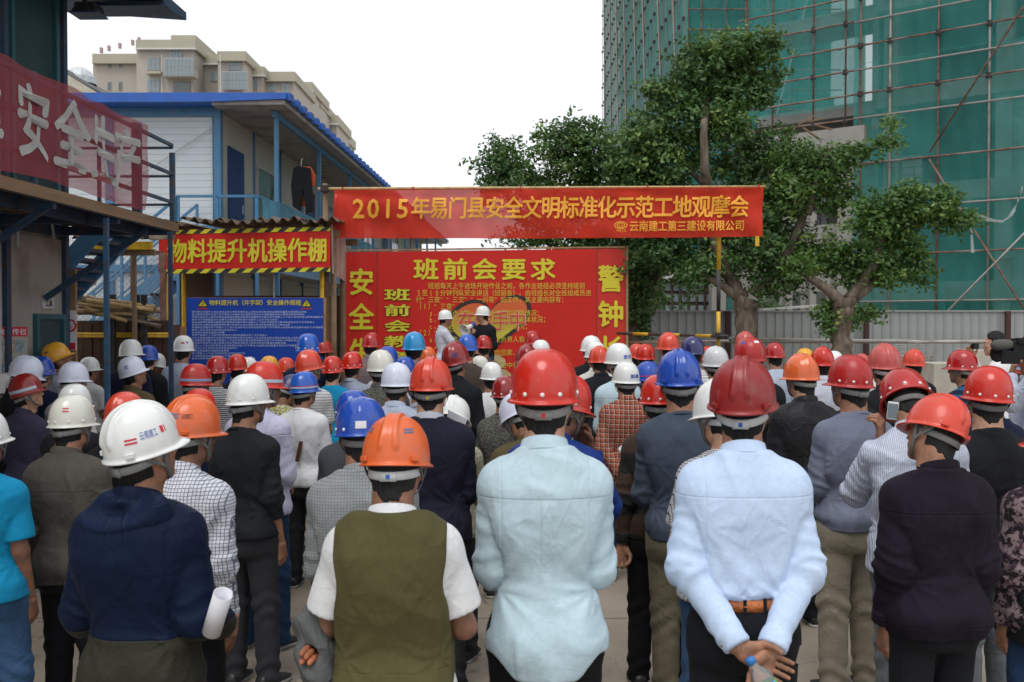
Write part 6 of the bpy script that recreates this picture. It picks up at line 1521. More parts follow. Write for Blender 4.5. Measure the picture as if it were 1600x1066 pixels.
tree("tall dark green tree whose trunk stands right of the striped pole", P(1166, 545, TD) * Vector((1, 1, 0)) if False else Vector((P(1166, 545, TD).x, TD, 0)),
     [(1166, 548, TD, .17), (1165, 490, TD, .165), (1166, 466, TD, .17)],
     [[(1160, 468, TD, .12), (1143, 440, TD + .1, .10), (1118, 380, TD - .1, .085), (1106, 300, TD - .1, .075), (1101, 262, TD - .5, .068), (1100, 200, TD - .5, .058), (1104, 165, TD + .1, .05), (1110, 120, TD + .3, .04)],
      [(1176, 462, TD, .11), (1200, 440, TD - .1, .09), (1236, 385, TD - .2, .075), (1262, 320, TD - .2, .06), (1275, 270, TD - .1, .045)],
      [(1160, 470, TD, .08), (1130, 447, TD - .1, .06), (1100, 430, TD - .2, .05), (1085, 420, TD - .2, .03)],
      [(1100, 200, TD + .3, .05), (1150, 140, TD + .1, .035), (1185, 90, TD, .02)], [(1104, 290, TD + .3, .05), (1060, 250, TD + .3, .03), (1010, 225, TD + .2, .02)]],
     [(1140, 80, TD, 66, 32, 2300), (1180, 110, TD + .3, 52, 36, 1800), (1085, 95, TD + .1, 44, 34, 1300), (1120, 130, TD + .2, 66, 26, 1700), (1165, 150, TD, 48, 26, 1200), (1195, 62, TD, 26, 18, 500), (1060, 160, TD + .2, 52, 30, 1500), (1025, 140, TD, 30, 14, 400),
      (1070, 200, TD + .3, 84, 38, 2900), (1010, 220, TD + .2, 56, 36, 2000), (1140, 190, TD - .3, 40, 34, 1100), (1040, 258, TD + .4, 84, 40, 3000), (985, 270, TD + .3, 44, 38, 1600), (1160, 262, TD + .5, 50, 46, 1700), (1200, 235, TD + .3, 44, 40, 1500),
      (1000, 330, TD + .3, 60, 40, 2000), (1060, 330, TD + .4, 70, 46, 2400), (1130, 340, TD + .4, 60, 50, 2200), (1040, 392, TD + .4, 66, 36, 2000), (1100, 405, TD + .3, 60, 36, 1900), (1180, 385, TD, 58, 54, 2300), (1205, 320, TD, 48, 50, 1900), (1215, 440, TD - .2, 40, 26, 900), (1092, 424, TD - .2, 30, 20, 500), (1245, 395, TD + .2, 40, 50, 1500)], 21)
T2 = 17.6
tree("spreading lighter tree with a forked trunk in front of the hoarding", Vector((P(1320, 545, T2).x, T2, 0)),
     [(1318, 556, T2, .165), (1314, 520, T2, .15), (1318, 480, T2, .16), (1320, 468, T2, .16)],
     [[(1312, 470, T2, .09), (1290, 450, T2, .075), (1262, 432, T2 + .1, .05), (1245, 420, T2 + .1, .025)],
      [(1326, 468, T2, .10), (1350, 440, T2, .085), (1372, 395, T2 - .1, .065), (1380, 350, T2 - .1, .05), (1388, 320, T2, .035)],
      [(1328, 470, T2, .09), (1370, 438, T2 + .1, .07), (1405, 405, T2 + .2, .05), (1440, 350, T2 + .2, .03), (1490, 330, T2, .02)],
      [(1262, 335, T2 + .5, .06), (1272, 300, T2 + .5, .055), (1280, 260, T2 + .4, .04), (1300, 235, T2 + .3, .025)]],
     [(1400, 330, T2, 56, 34, 1800), (1370, 355, T2, 50, 36, 1500), (1440, 320, T2, 50, 30, 1300), (1490, 345, T2 + .1, 36, 20, 700), (1420, 305, T2 - .1, 30, 20, 500), (1475, 308, T2, 28, 14, 350), (1350, 400, T2, 44, 30, 1200), (1410, 385, T2 + .1, 36, 28, 900), (1430, 420, T2 + .1, 26, 26, 600),
      (1340, 432, T2 + .1, 32, 18, 600), (1385, 430, T2 + .1, 34, 26, 700), (1290, 400, T2 + .3, 40, 34, 1000), (1252, 415, T2, 26, 20, 420), (1510, 350, T2, 16, 12, 140), (1290, 268, T2 + .5, 50, 30, 1400), (1255, 250, T2 + .6, 46, 30, 1300), (1330, 238, T2 + .4, 36, 16, 600), (1385, 225, T2 + .3, 30, 12, 350), (1392, 192, T2 + .3, 18, 9, 130), (1240, 300, T2 + .6, 44, 34, 1500), (1310, 310, T2 + .6, 36, 24, 800),
      (1300, 490, T2 + .2, 34, 22, 650), (1345, 492, T2 + .1, 30, 18, 500), (1300, 515, T2 + .1, 18, 12, 180)], 33, LEAFL, .9)
T3 = 20.2
tree("dark tree with drooping leaves behind the right edge of the red notice board", Vector((P(992, 560, T3).x, T3, 0)),
     [(988, 560, T3, .13), (990, 500, T3, .12), (1000, 460, T3, .11)],
     [[(1000, 460, T3, .09), (1020, 440, T3, .06), (1042, 405, T3, .045), (1046, 395, T3, .04)], [(998, 465, T3, .08), (975, 400, T3, .07), (950, 320, T3 + .1, .05), (925, 260, T3 + .1, .04), (915, 225, T3, .03)], [(960, 350, T3, .05), (900, 320, T3, .04), (850, 300, T3, .03), (800, 270, T3, .02)]],
     [(905, 205, T3, 40, 26, 1100), (870, 225, T3, 44, 34, 1500), (930, 235, T3, 48, 40, 2000), (790, 235, T3 + .2, 34, 26, 800), (775, 262, T3, 36, 24, 900), (810, 280, T3, 54, 30, 1800), (880, 285, T3 + .2, 64, 36, 2600), (950, 290, T3 + .2, 54, 40, 2200), (770, 300, T3, 24, 22, 450), (850, 335, T3, 60, 36, 1700), (925, 345, T3, 60, 40, 2200), (830, 375, T3 + .1, 50, 16, 800), (930, 385, T3 + .2, 66, 22, 1500),
      (1000, 440, T3, 30, 40, 1200), (995, 490, T3 - .1, 24, 34, 700), (1000, 400, T3, 34, 30, 900), (1006, 520, T3 - .1, 12, 10, 90)], 47, LEAF)
bsh = empty('yellow_green_shrub', P(1020, 465, 22.4) * 1.0, 0, "small yellow-green shrub at the hoarding top behind the dark tree", 'shrub'); foliage('foliage', [(tuple(P(1022, 468, 22.4)), (.35, .3, .4), 500), (tuple(P(1012, 440, 22.4)), (.2, .2, .3), 160)], LEAFL, bsh, 5)
bsh = empty('flowering_shrub', P(1192, 480, 22.4) * 1.0, 0, "low bright shrub between the pale columns behind the hoarding", 'shrub'); foliage('foliage', [(tuple(P(1190, 478, 22.4)), (.3, .25, .15), 260)], LEAFL, bsh, 6)
bb = empty('distant_tree', P(905, 420, 24) * 1.0, 0, "dark tree mass far behind the red notice board", 'tree'); bb.location.z = 0
foliage('crown', [(tuple(P(1010, 430, 24)), (1.6, 1, 1.2), 1800), (tuple(P(960, 410, 24)), (1.4, 1, 1.1), 1500)], LEAF, bb, 7, 1, .1); MB().tube([(bb.location.x + 1, 24, 0), (bb.location.x + 1, 24, 3)], .12).build('trunk', BARK, bb)

# ================================================================ the crowd (helmet centre x, helmet top y in the photograph, distance)
pp = person
A_ = pp(851, 545, 3.10, ('round', 'red'), "man in bright smooth red hard hat and long pale denim shirt in the front centre", pose='front', head=(-4, 2, 0), shirt=('denim', 'shirt'), trou='black', sk=1, bw=1.0, sticker='red', rivets=[-.55, -.02, .5, 1.3, -1.3], lod=0)
B_ = pp(1161, 555, 3.15, ('V', 'darkred', .5), "man in light blue shirt with orange belt, hands clasped behind his back", body=-3, head=(-14, -6, 0), pose='behind', shirt=('lightblue', 'tucked'), trou='black', bw=1.04, band='w', sticker='blue', sk=0, seed=9)
C_P = pp(619, 645, 3.12, ('V', 'orange', .45), "man in orange hard hat and olive waistcoat over a white short sleeved shirt", head=(-6, 12, 0), pose='vest', under=('whitetee', 'polo'), shirt=('vest', 'vest'), trou='charcoal', band='w', sticker='blue', hairlen=.01, bw=1.08,
     deco=[('stripe', INK['steel'], [('r', .50, .40, .86, .43, .02), ('r', .50, .45, .86, .48, .02), ('r', -1.0, .44, -.72, .47, -.02), ('r', -1.0, .49, -.72, .52, -.02)])])
D_P = pp(227, 624, 2.92, ('V', 'white'), "man in ridged white hard hat and hooded navy and olive jacket", body=-6, head=(-34, -10, 0), pose='roll', shirt=('hoodie', 'hood'), trou='black', bw=1.04, sk=0,
     deco=[('stripe', INK['red'], [('r', .72, .20, 1.06, .225, .0), ('r', .72, .25, 1.06, .275, .0)]), ('lettering', INK['blue'], [('t', '云南建工', 1.14, .22, 1.66, .34, .0)]), ('emblem', INK['red'], [('r', 1.76, .24, 1.86, .34), ('r', 1.90, .24, 1.93, .34)])])
E_P = pp(1458, 614, 3.45, ('V', 'redorange', .35), "man in dark plum work jacket with tilted bright red hard hat at the front right", body=8, head=(26, 2, 24), pose='hang', shirt=('maroon', 'jacket'), trou='black', sk=0, bw=1.08, band='k')
F_P = pp(115, 616, 4.4, ('round', 'cream'), "man in grey-brown work jacket and cream hard hat at the left front", body=-3, head=(-8, 4, 0), pose='hang', shirt=('greyjacket', 'jacket'), trou='black', bw=1.05, deco=[('stripe', INK['red'], [('r', .32, .30, .62, .33), ('r', .32, .37, .62, .40)])], lod=0)
G_P = pp(303, 616, 3.75, ('V', 'orange', .3), "man in orange hard hat and white checked shirt just behind the navy hooded jacket", body=-10, head=(-28, 2, 0), pose='hang', shirt=('whitecheck', 'shirt'), trou='black', bw=1.08, lod=0,
     deco=[('stripe', INK['steel'], [('r', .20, .30, .55, .33, .01), ('r', .20, .36, .55, .39, .01)]), ('lettering', INK['dark'], [('t', '云南建工', .66, .29, 1.10, .39, .0)])])
H_P = pp(391, 584, 4.45, ('round', 'white', .35), "man in black knit top with sleeves pushed up and dirty white hard hat", body=-12, head=(-22, 2, 0), pose='hang', shirt=('blacktee', 'tshirt3'), trou='charcoal', lod=0, sk=0, bw=1.03)
I_P = pp(674, 557, 4.85, ('V', 'redorange', .3), "man in navy polo with pale collar and worn coral red hard hat", body=-2, head=(-3, 3, 0), pose='front', shirt=('navypolo', 'longpolo'), trou='charcoal', bw=1.1, sticker='yellow', lod=0, colmat='palegrey')
J_P = pp(1061, 544, 4.7, ('V', 'blue'), "man in slate blue sweater and khaki cargo trousers with a bright blue ridged hard hat", head=(0, 0, 0), pose='low_front', shirt=('slate', 'sweater'), trou='cargo', bw=1.06, sk=0, lod=0, band='g')
K_P = pp(1326, 554, 4.55, ('round', 'glossred'), "man in grey-blue sweater and beige trousers with a glossy dark red hard hat", body=4, head=(14, 0, 0), pose='front', shirt=('bluegrey', 'sweater'), trou='khaki', lod=0, sk=0)
L_P = pp(1418, 574, 4.25, ('round', 'glossred'), "man in pinstriped shirt bowing his tilted helmet to a phone at his ear", body=-8, head=(-12, 40, -14), pose='phone', shirt=('stripev', 'shirt'), trou='grey', bw=1.08, lod=0, band='k')
M_P = pp(1543, 571, 4.4, ('round', 'red'), "man in black tee with a wide bright red hard hat at the right", body=0, head=(-10, 2, 4), pose='hang', shirt=('dark', 'tee'), trou='grey', lod=0, band='k')
N_P = pp(565, 619, 3.95, ('smooth', 'blue'), "man in grey checked blazer and shiny blue hard hat behind the olive waistcoat", body=4, head=(4, 6, 0), pose='front', shirt=('blazer', 'blazer'), trou='charcoal', bw=1.08, lod=0, band='k', hairlen=.008, rivets=[-.7, .7, 1.3, -1.3],
     deco=[('sticker', INK['white'], [('r', -.20, .10, .22, .23)])])
O_P = pp(-22, 668, 4.3, ('round', 'white'), "man in turquoise tee and jeans cut off by the left edge", body=-5, pose='hang', shirt=('turquoise', 'tee'), trou='jeans', lod=0)
Q_P = pp(1642, 640, 3.9, ('V', 'red'), "person in dark floral blouse and black waistcoat cut off by the right edge", body=10, pose='hang', under=('floral', 'jacket'), shirt=('dark', 'vest'), trou='jeansdark', lod=0)
pp(1123, 590, 4.0, ('V', 'white'), "man in black and white checked shirt half hidden by the light blue shirt", body=8, head=(20, 12, 0), pose='front', shirt=('bwcheck', 'tee'), trou='jeans', band='w')
pp(1030, 585, 5.2, ('round', 'red'), "man in black and brown striped sweater holding a clear cup", body=0, head=(0, 6, 0), pose='backpalm', shirt=('camo', 'sweater'), trou='black', bw=1.0, lod=0)
pp(886, 600, 4.35, ('round', 'red'), "man in shiny royal blue jacket with a backpack strap, behind the denim shirt", body=-20, head=(-30, 14, 0), pose='face', shirt=('royaljacket', 'jacket'), trou='jeansdark', lod=1, zs=.96)
pp(812, 628, 5.0, ('smooth', 'blueish'), "person with bowed bluish white hard hat hidden behind the denim shirt's shoulder", body=20, head=(20, 30, 0), pose='front', shirt=('brownjacket', 'jacket'), under=None, trou='khaki', zs=.90)
# second block
pp(44, 632, 5.2, ('V', 'darkred'), "man in blue-purple work shirt with dark red helmet tilted down, far left", body=-20, head=(-50, -14, 0), pose='front', shirt=('plumblue', 'shirt'), trou='charcoal', hband=[('silver', .10, .20)])
pp(42, 555, 5.9, ('V', 'blueish'), "man in glasses, black jacket and bluish white helmet, facing right at the far left", body=-45, head=(-25, 12, 0), pose='front', shirt=('dark', 'jacket'), trou='charcoal', bw=1.08, band='w')
pp(91, 534, 6.6, ('smooth', 'yellow'), "man in amber yellow hard hat and pale grey top looking up to the right", body=-30, head=(-40, -20, 4), pose='front', shirt=('palegrey', 'sweater'), trou='charcoal', deco=[('lettering', INK['dark'], [('r', .1, .32, .45, .40, .02), ('r', .95, .36, 1.25, .44, .02)])])
pp(66, 556, 8.3, ('round', 'blue'), "mostly hidden worker in a blue hard hat behind the amber yellow one", pose='front', shirt=('navy', 'jacket'))
pp(117, 565, 5.9, ('smooth', 'blueish'), "worker in bluish white hard hat above the cream one, white collar showing", body=-14, head=(-18, 4, 0), pose='front', shirt=('offwhite', 'shirt'), sticker='red')
pp(142, 561, 7.4, ('round', 'white'), "worker in small plain white hard hat just right of the bluish white one", body=-15, head=(-20, 0, 0), pose='front', shirt=('whitetee', 'tee'))
pp(181, 527, 11.2, ('round', 'white'), "distant worker in white hard hat and blue-grey shirt by the blue column", body=-12, pose='front', shirt=('paleblue', 'shirt'))
pp(206, 530, 8.9, ('round', 'white'), "worker in cream white hard hat and navy jacket, left of centre back", body=-10, head=(-12, 0, 0), pose='front', shirt=('navy', 'jacket'), bw=1.1)
pp(232, 539, 10.6, ('round', 'blue'), "distant worker whose blue hard hat shows between two white ones at the left", pose='front', shirt=('dark', 'jacket'))
pp(209, 556, 6.8, ('V', 'blueish'), "worker in vented white hard hat and olive brown jacket turned to the right", body=-18, head=(-38, -14, 0), pose='front', shirt=('brownjacket', 'jacket'), deco=[('lettering', INK['blue'], [('t', '建工', .9, .25, 1.2, .42, .03)])])
pp(244, 551, 8.2, ('round', 'white'), "worker in white hard hat and mauve shirt with his head turned right", body=-15, head=(-45, 8, 0), pose='front', shirt=('mauve', 'shirt'))
pp(287, 524, 9.4, ('round', 'white'), "worker in red marked white hard hat and pale tee by the blue rules board", body=-6, pose='front', shirt=('paleblue', 'tee'), deco=[('stripe', INK['red'], [('r', .2, .30, .55, .38)]), ('stripe', INK['blue'], [('r', .7, .32, .95, .40)])])
pp(313, 531, 10.4, ('round', 'white'), "distant worker in white hard hat in front of the blue board's left end", pose='front', shirt=('dark', 'jacket'))
pp(198, 615, 5.3, ('V', 'redorange'), "worker in coral red ridged hard hat and black jacket hidden behind the big white helmet", body=-8, head=(-20, 6, 0), pose='front', shirt=('dark', 'jacket'))
pp(308, 568, 6.2, ('round', 'glossred'), "worker in red hard hat with a blue and white band, above the orange helmet", body=-22, head=(-24, 4, 0), pose='front', shirt=('dark', 'jacket'), hband=[('silver', .10, .17), ('blue', .12, .15)], rivets=False)
pp(341, 556, 7.5, ('round', 'glossred'), "worker in shiny red hard hat and black and white striped tee", body=-8, head=(-14, 0, 0), pose='front', shirt=('stripebw', 'tee'))
pp(371, 553, 9.0, ('round', 'red'), "worker whose bright red hard hat stands behind the striped tee wearer's", pose='front', shirt=('dark', 'tee'))
pp(389, 562, 10.5, ('round', 'white'), "distant worker showing only a sliver of white hard hat before the blue board", pose='front', shirt=('paleblue', 'tee'))
pp(415, 564, 5.5, ('round', 'red'), "worker in lavender shirt and red hard hat with silver band, head turned right", body=-18, head=(-28, 6, 0), pose='front', shirt=('lavender', 'shirt'), trou='jeansdark', bw=1.08, hband=[('silver', .10, .18)], rivets=False)
pp(421, 556, 10.2, ('round', 'yellow'), "distant worker in yellow hard hat in front of the blue board", pose='front', shirt=('greytee', 'tee'))
pp(447, 565, 10.4, ('round', 'redorange'), "distant worker in plain coral hard hat right of the yellow one", pose='front', shirt=('turquoise', 'tee'))
pp(481, 521, 9.2, ('round', 'royal'), "worker in deep blue hard hat before the right end of the blue board", body=-4, pose='front', shirt=('navy', 'jacket'))
pp(507, 531, 10.6, ('round', 'glossred'), "distant worker in red hard hat and black top by the shed's right post", head=(-20, 0, 0), pose='front', shirt=('dark', 'jacket'))
pp(485, 546, 7.4, ('V', 'redorange'), "worker in orange-red ridged hard hat and pale striped tee", body=-8, head=(-24, -8, 0), pose='front', shirt=('stripeh', 'tee'), bw=1.12)
pp(520, 578, 9.4, ('round', 'red'), "worker in turquoise tee behind the striped tee, half hidden", pose='front', shirt=('turquoise', 'tee'), zs=.90)
pp(477, 580, 6.4, ('round', 'royal'), "worker in banded blue hard hat, white tee crossed by a brown strap", body=-14, head=(-16, 2, 0), pose='front', shirt=('whitetee', 'tee'), hband=[('silver', .10, .15), ('red', .16, .18)], rivets=False)
pp(455, 592, 5.7, ('round', 'navy'), "worker bowing a dark blue hard hat, in a yellow patterned tee", body=-24, head=(-30, 34, 0), pose='front', shirt=('yellowprint', 'tee'), trou='jeansdark', rivets=False)
pp(551, 549, 8.4, ('round', 'red'), "worker in red hard hat with white rivets and a grey-blue polo", body=-3, head=(-6, 0, 0), pose='front', shirt=('polo', 'polo'))
pp(580, 520, 10.8, ('round', 'glossred'), "distant worker in dark red hard hat at the red board's left strip", pose='front', shirt=('mauve', 'shirt'))
pp(595, 546, 7.1, ('smooth', 'cream'), "worker in cream hard hat and dark speckled jacket, left of centre", body=-3, pose='front', shirt=('speck', 'jacket'), sticker='red')
pp(606, 541, 9.6, ('round', 'blue'), "distant worker in blue hard hat half hidden behind the cream hard hat", pose='front', shirt=('palegrey', 'tee'))
pp(647, 518, 9.2, ('smooth', 'sky'), "worker in sky blue hard hat and mauve shirt below the white shirted speaker", body=0, head=(-6, 0, 0), pose='front', shirt=('mauve', 'shirt'))
pp(668, 542, 11.0, ('round', 'orange'), "distant worker in orange hard hat between the sky blue and coral ones", pose='front', shirt=('palegrey', 'tee'))
pp(633, 557, 9.4, ('round', 'blue'), "distant worker whose light blue hard hat peeps over the bluish white one", pose='front', shirt=('palegrey', 'tee'))
pp(620, 566, 5.7, ('smooth', 'blueish'), "worker in clean bluish white hard hat and pale blue shirt, left of the coral one", body=-2, head=(-4, 4, 0), pose='front', shirt=('paleblue', 'shirt'), sticker='red', trou='navy')
pp(714, 533, 6.7, ('V', 'darkred'), "worker in dark red ridged hard hat with blue print and a black shirt, centre", body=-4, head=(-28, -12, 0), pose='front', shirt=('dark', 'shirt'), deco=[('lettering', INK['navy'], [('t', '大建筑', .45, .22, .95, .40, .03)])])
pp(730, 522, 9.4, ('round', 'royal'), "worker in bright blue hard hat beneath the speakers' loudhailer", pose='front', shirt=('brown', 'tee'))
pp(756, 524, 10.6, ('round', 'glossred'), "worker in red hard hat and brown knit directly below the black shirted speaker", pose='front', shirt=('brown', 'sweater'), bw=1.1)
pp(749, 556, 8.0, ('round', 'cream'), "worker in cream hard hat looking down to the right, black tee", body=-14, head=(-35, 20, 0), pose='front', shirt=('dark', 'tee'))
pp(768, 575, 8.8, ('round', 'white'), "worker in white and green tee hidden behind the black tee wearer", pose='front', shirt=('whitetee', 'tee'), zs=.88)
pp(833, 517, 11.0, ('round', 'glossred'), "distant worker in red hard hat before the small print of the red board", pose='front', shirt=('dark', 'tee'))
pp(823, 538, 9.2, ('V', 'darkred'), "worker in dark red hard hat just behind the big bright red one", body=0, pose='front', shirt=('navy', 'tee'))
pp(845, 531, 11.0, ('round', 'white'), "distant worker showing a white hard hat above the big bright red one", pose='front', shirt=('palegrey', 'tee'))
pp(790, 590, 6.9, ('round', 'darkred'), "worker in grey patterned tee hidden at the big red helmet's left side", body=-10, pose='front', shirt=('speck', 'tee'), zs=.87)
pp(708, 585, 5.6, ('V', 'white'), "worker in cream knit holding papers between the navy polo and black shirt", body=-10, head=(-10, 30, 0), pose='front', shirt=('cream', 'tee'), zs=.86)
pp(923, 524, 9.6, ('smooth', 'white'), "worker in white hard hat and black top nearest the red board's right strip", body=2, head=(15, 0, 0), pose='front', shirt=('dark', 'jacket'))
pp(930, 533, 8.8, ('smooth', 'white'), "worker in white hard hat and white shirt between white and red ones", body=3, head=(10, 0, 0), pose='front', shirt=('offwhite', 'shirt'))
pp(936, 540, 8.0, ('V', 'redorange'), "worker in orange-red ridged hard hat and black waistcoat over white", body=4, head=(10, 6, 0), pose='front', shirt=('dark', 'jacket'), sticker='white')
pp(966, 536, 7.3, ('round', 'white'), "worker in white hard hat with number ending 92 and denim shirt", body=6, head=(8, 0, 0), pose='front', shirt=('denim', 'shirt'), trou='jeansdark', rivets=False, deco=[('number', INK['blue'], [('t', '2011-92', .0, .14, .75, .27, .02)])])
pp(978, 565, 6.3, ('round', 'white'), "worker in red plaid shirt and white hard hat with a blue number", body=2, head=(2, 0, 0), pose='front', shirt=('plaid', 'shirt'), trou='jeansdark', rivets=False, deco=[('number', INK['blue'], [('t', '2012-400', .12, .14, .85, .27, .02)])])
pp(995, 537, 11.6, ('round', 'redorange'), "distant worker in small orange-red hard hat right of the red board", pose='front', shirt=('dark', 'tee'))
pp(1009, 537, 9.4, ('round', 'red'), "worker in red hard hat with white rivets right of the number 92 helmet", pose='front', shirt=('dark', 'jacket'))
pp(1043, 519, 8.9, ('V', 'redorange'), "worker in orange-red hard hat raised above the blue ones, face turned left", body=4, head=(24, 0, 0), pose='front', shirt=('dark', 'jacket'))
pp(1082, 525, 8.9, ('smooth', 'navy'), "worker in very dark navy hard hat left of the striped pole", pose='front', shirt=('stripeh', 'tee'))
pp(1013, 564, 5.9, ('smooth', 'blue'), "worker in crimson jacket and blue hard hat with a thin red band", body=0, head=(-10, 4, 0), pose='front', shirt=('crimson', 'jacket'), trou='jeansdark', hband=[('red', .12, .15)], rivets=False)
pp(1118, 540, 7.6, ('smooth', 'grey'), "worker in greyish white hard hat and dark grey tee right of the navy helmet", body=0, pose='front', shirt=('greytee', 'tee'))
pp(1106, 541, 11.4, ('round', 'red'), "distant worker with a sliver of red hard hat beside the striped pole", pose='front', shirt=('dark', 'tee'))
pp(1164, 517, 11.2, ('V', 'faded'), "distant worker in faded red hard hat in front of the left tree trunk", pose='front', shirt=('dark', 'tee'))
pp(1170, 527, 6.7, ('round', 'glossred'), "worker in glossy red stickered hard hat above the dark red ridged one", body=5, head=(12, 0, 0), pose='front', shirt=('dark', 'jacket'), deco=[('sticker', INK['white'], [('r', -.2, .55, .3, .66)]), ('sticker', INK['blue'], [('r', 1.1, .25, 1.5, .4), ('r', -1.3, .5, -1.0, .6)])], rivets=False)
pp(1210, 535, 8.8, ('round', 'glossred'), "worker in red riveted hard hat and pale shirt between the two tree trunks", body=5, pose='front', shirt=('paleblue', 'tee'))
pp(1250, 552, 5.6, ('V', 'orange', .0), "worker in orange-red hard hat and black shell jacket with a hand at his face", body=12, head=(16, 4, 0), pose='one_face', shirt=('leather', 'jacket'), trou='black', sticker='yellow', bw=1.05)
pp(1284, 541, 8.0, ('V', 'red'), "worker in red ridged hard hat and pale speckled shirt behind the orange-red one", pose='front', shirt=('finecheck', 'shirt'))
pp(1257, 544, 11.0, ('round', 'yellow'), "distant worker with a sliver of yellow hard hat before the hoarding", pose='front', shirt=('dark', 'tee'))
pp(1303, 548, 10.8, ('round', 'white'), "distant worker showing a bit of white hard hat at the right tree's foot", pose='front', shirt=('dark', 'tee'))
pp(1345, 552, 9.2, ('V', 'faded'), "worker in faded red hard hat just right of the right tree trunk", pose='front', shirt=('dark', 'tee'))
pp(1381, 536, 6.2, ('V', 'faded', .5), "worker in chalky pink-red ridged hard hat and black shirt", body=3, head=(4, 0, 0), pose='front', shirt=('dark', 'shirt'), band='w')
pp(1427, 545, 8.0, ('V', 'redorange'), "worker in clean orange-red ridged hard hat in front of the wire-wrapped stack", body=0, pose='front', shirt=('dark', 'tee'))
pp(1501, 546, 6.0, ('round', 'glossred'), "worker in deep red riveted hard hat and blue striped polo near the cameraman", body=22, head=(22, 0, 0), pose='front', shirt=('bluestripe', 'polo'), trou='jeans')
pp(1600, 556, 5.9, ('round', 'glossred'), "worker in red hard hat with white and blue band cut by the right edge", body=18, head=(16, 0, 0), pose='front', shirt=('stripev', 'shirt'), trou='jeans', hband=[('silver', .10, .20), ('blue', .20, .24)], rivets=False)

pp(655, 600, 7.4, ('smooth', 'blueish'), "worker in blue-grey polo hidden behind the coral helmet", pose='front', shirt=('polo', 'polo'), zs=.88)
pp(1180, 590, 7.6, ('round', 'glossred'), "worker in dark jacket hidden behind the dark red ridged helmet", pose='front', shirt=('dark', 'jacket'), zs=.88)
pp(1362, 590, 7.4, ('round', 'white'), "worker in grey shirt hidden behind the glossy dark red helmet", pose='front', shirt=('greytee', 'tee'), zs=.86)
pp(10, 610, 7.6, ('round', 'white'), "worker in dark jacket low at the left edge behind the turquoise tee", pose='front', shirt=('dark', 'jacket'), zs=.86)

for px_f, top_f, D_f, hat_f, sh_f, lab_f in ((552, 632, 5.5, 'blue', 'greytee', "worker in dark grey tee standing directly behind the checked blazer"), (312, 630, 5.6, 'red', 'navy', "worker in navy tee standing directly behind the white checked shirt"),
        (118, 630, 6.0, 'white', 'dark', "worker in black tee standing directly behind the grey-brown jacket"), (396, 596, 6.7, 'white', 'lavender', "worker in lavender tee standing directly behind the black knit top"),
        (1336, 566, 6.4, 'red', 'dark', "worker in black tee standing directly behind the grey-blue sweater"), (1548, 584, 6.2, 'red', 'navy', "worker in navy tee standing directly behind the black tee at the right"),
        (1066, 556, 6.6, 'blue', 'dark', "worker in black tee standing directly behind the slate sweater"), (680, 570, 6.6, 'red', 'palegrey', "worker in pale grey tee standing directly behind the navy polo")):
    pp(px_f, top_f, D_f, ('round', hat_f), lab_f, pose='front', shirt=(sh_f, 'tee'))

# ---------------------------------------------------------------- presenters on a low stand, cameramen
stand = empty('speaker_platform', (P(728, 500, 17.6).x, 17.8, 0), 0, "low dark timber platform under the two speakers", 'platform')
xc = stand.location.x
for i in range(6): MB().lohi((xc - 1.3, 17.0 + i * .29, .32), (xc + 1.3, 17.0 + i * .29 + .28, .36)).build('plank', TIMB, stand)
for sx in (-1, 0, 1): MB().lohi((xc + sx * 1.0 - .04, 17.0, 0), (xc + sx * 1.0 + .04, 18.7, .315)).build('bearer', TIMB, stand)
pg = "speakers in front of the red notice board"
S1 = pp(697, 484, 17.6, ('smooth', 'white'), "speaker in white hard hat and pale checked short sleeved shirt facing right", body=-75, head=(0, 0, 0), pose='speak', shirt=('finecheck', 'polo'), trou='charcoal', base_z=.36, lod=1, group=pg, sk=0, bw=1.05)
S2 = pp(753, 478, 17.8, ('smooth', 'white'), "speaker in white hard hat and black long sleeved top holding the loudhailer", body=150, head=(-60, 0, 0), pose='speak', shirt=('dark', 'sweater'), trou='jeansdark', base_z=.36, lod=1, group=pg, sk=1)
EYE = mat("dark eye", (.02, .015, .012), .2, var=0); EYW = mat("eye white", (.6, .58, .55), .3, var=0); LIP = mat("lip", (.36, .15, .12), .5, var=0)
def face(o):
    hold = empty('face', (0, 0, 0), 0, parent=o['root']); hold.matrix_basis = o['Hm']
    def sp_(nm, c, r, m):
        mb = MB(); n = 8; mb.add([Vector(c) + Vector((r[0] * math.cos(a * .785) * math.sin(b * .6283), r[1] * math.sin(a * .785) * math.sin(b * .6283), r[2] * math.cos(b * .6283))) for b in range(6) for a in range(8)], [(b * 8 + a, b * 8 + (a + 1) % 8, (b + 1) * 8 + (a + 1) % 8, (b + 1) * 8 + a) for b in range(5) for a in range(8)])
        mb.build(nm, m, hold, local=True, smooth=True)
    for s in (1, -1):
        sp_('eye', (s * .031, .086, .002), (.012, .008, .007), EYW); sp_('iris', (s * .031, .0915, .002), (.0055, .004, .0055), EYE); sp_('eyebrow', (s * .031, .092, .020), (.018, .006, .004), HAIR)
    sp_('lips', (0, .095, -.062), (.022, .006, .007), LIP)
for o in (S1, S2): face(o)
MEG = mat("loudhailer white plastic", (.72, .72, .70), .4); MEGB = mat("loudhailer blue plastic", (.02, .06, .30), .4)
mg = empty('loudhailer', P(718, 515, 17.3), 0, "white loudhailer with a blue rear end held up between the two speakers", 'loudhailer')
def lathe(mb, pts, M, n=20):
    vs = [M @ Vector((r * math.cos(2 * math.pi * k / n), r * math.sin(2 * math.pi * k / n), z)) for r, z in pts for k in range(n)]
    return mb.add(vs, [(i * n + k, i * n + (k + 1) % n, (i + 1) * n + (k + 1) % n, (i + 1) * n + k) for i in range(len(pts) - 1) for k in range(n)])
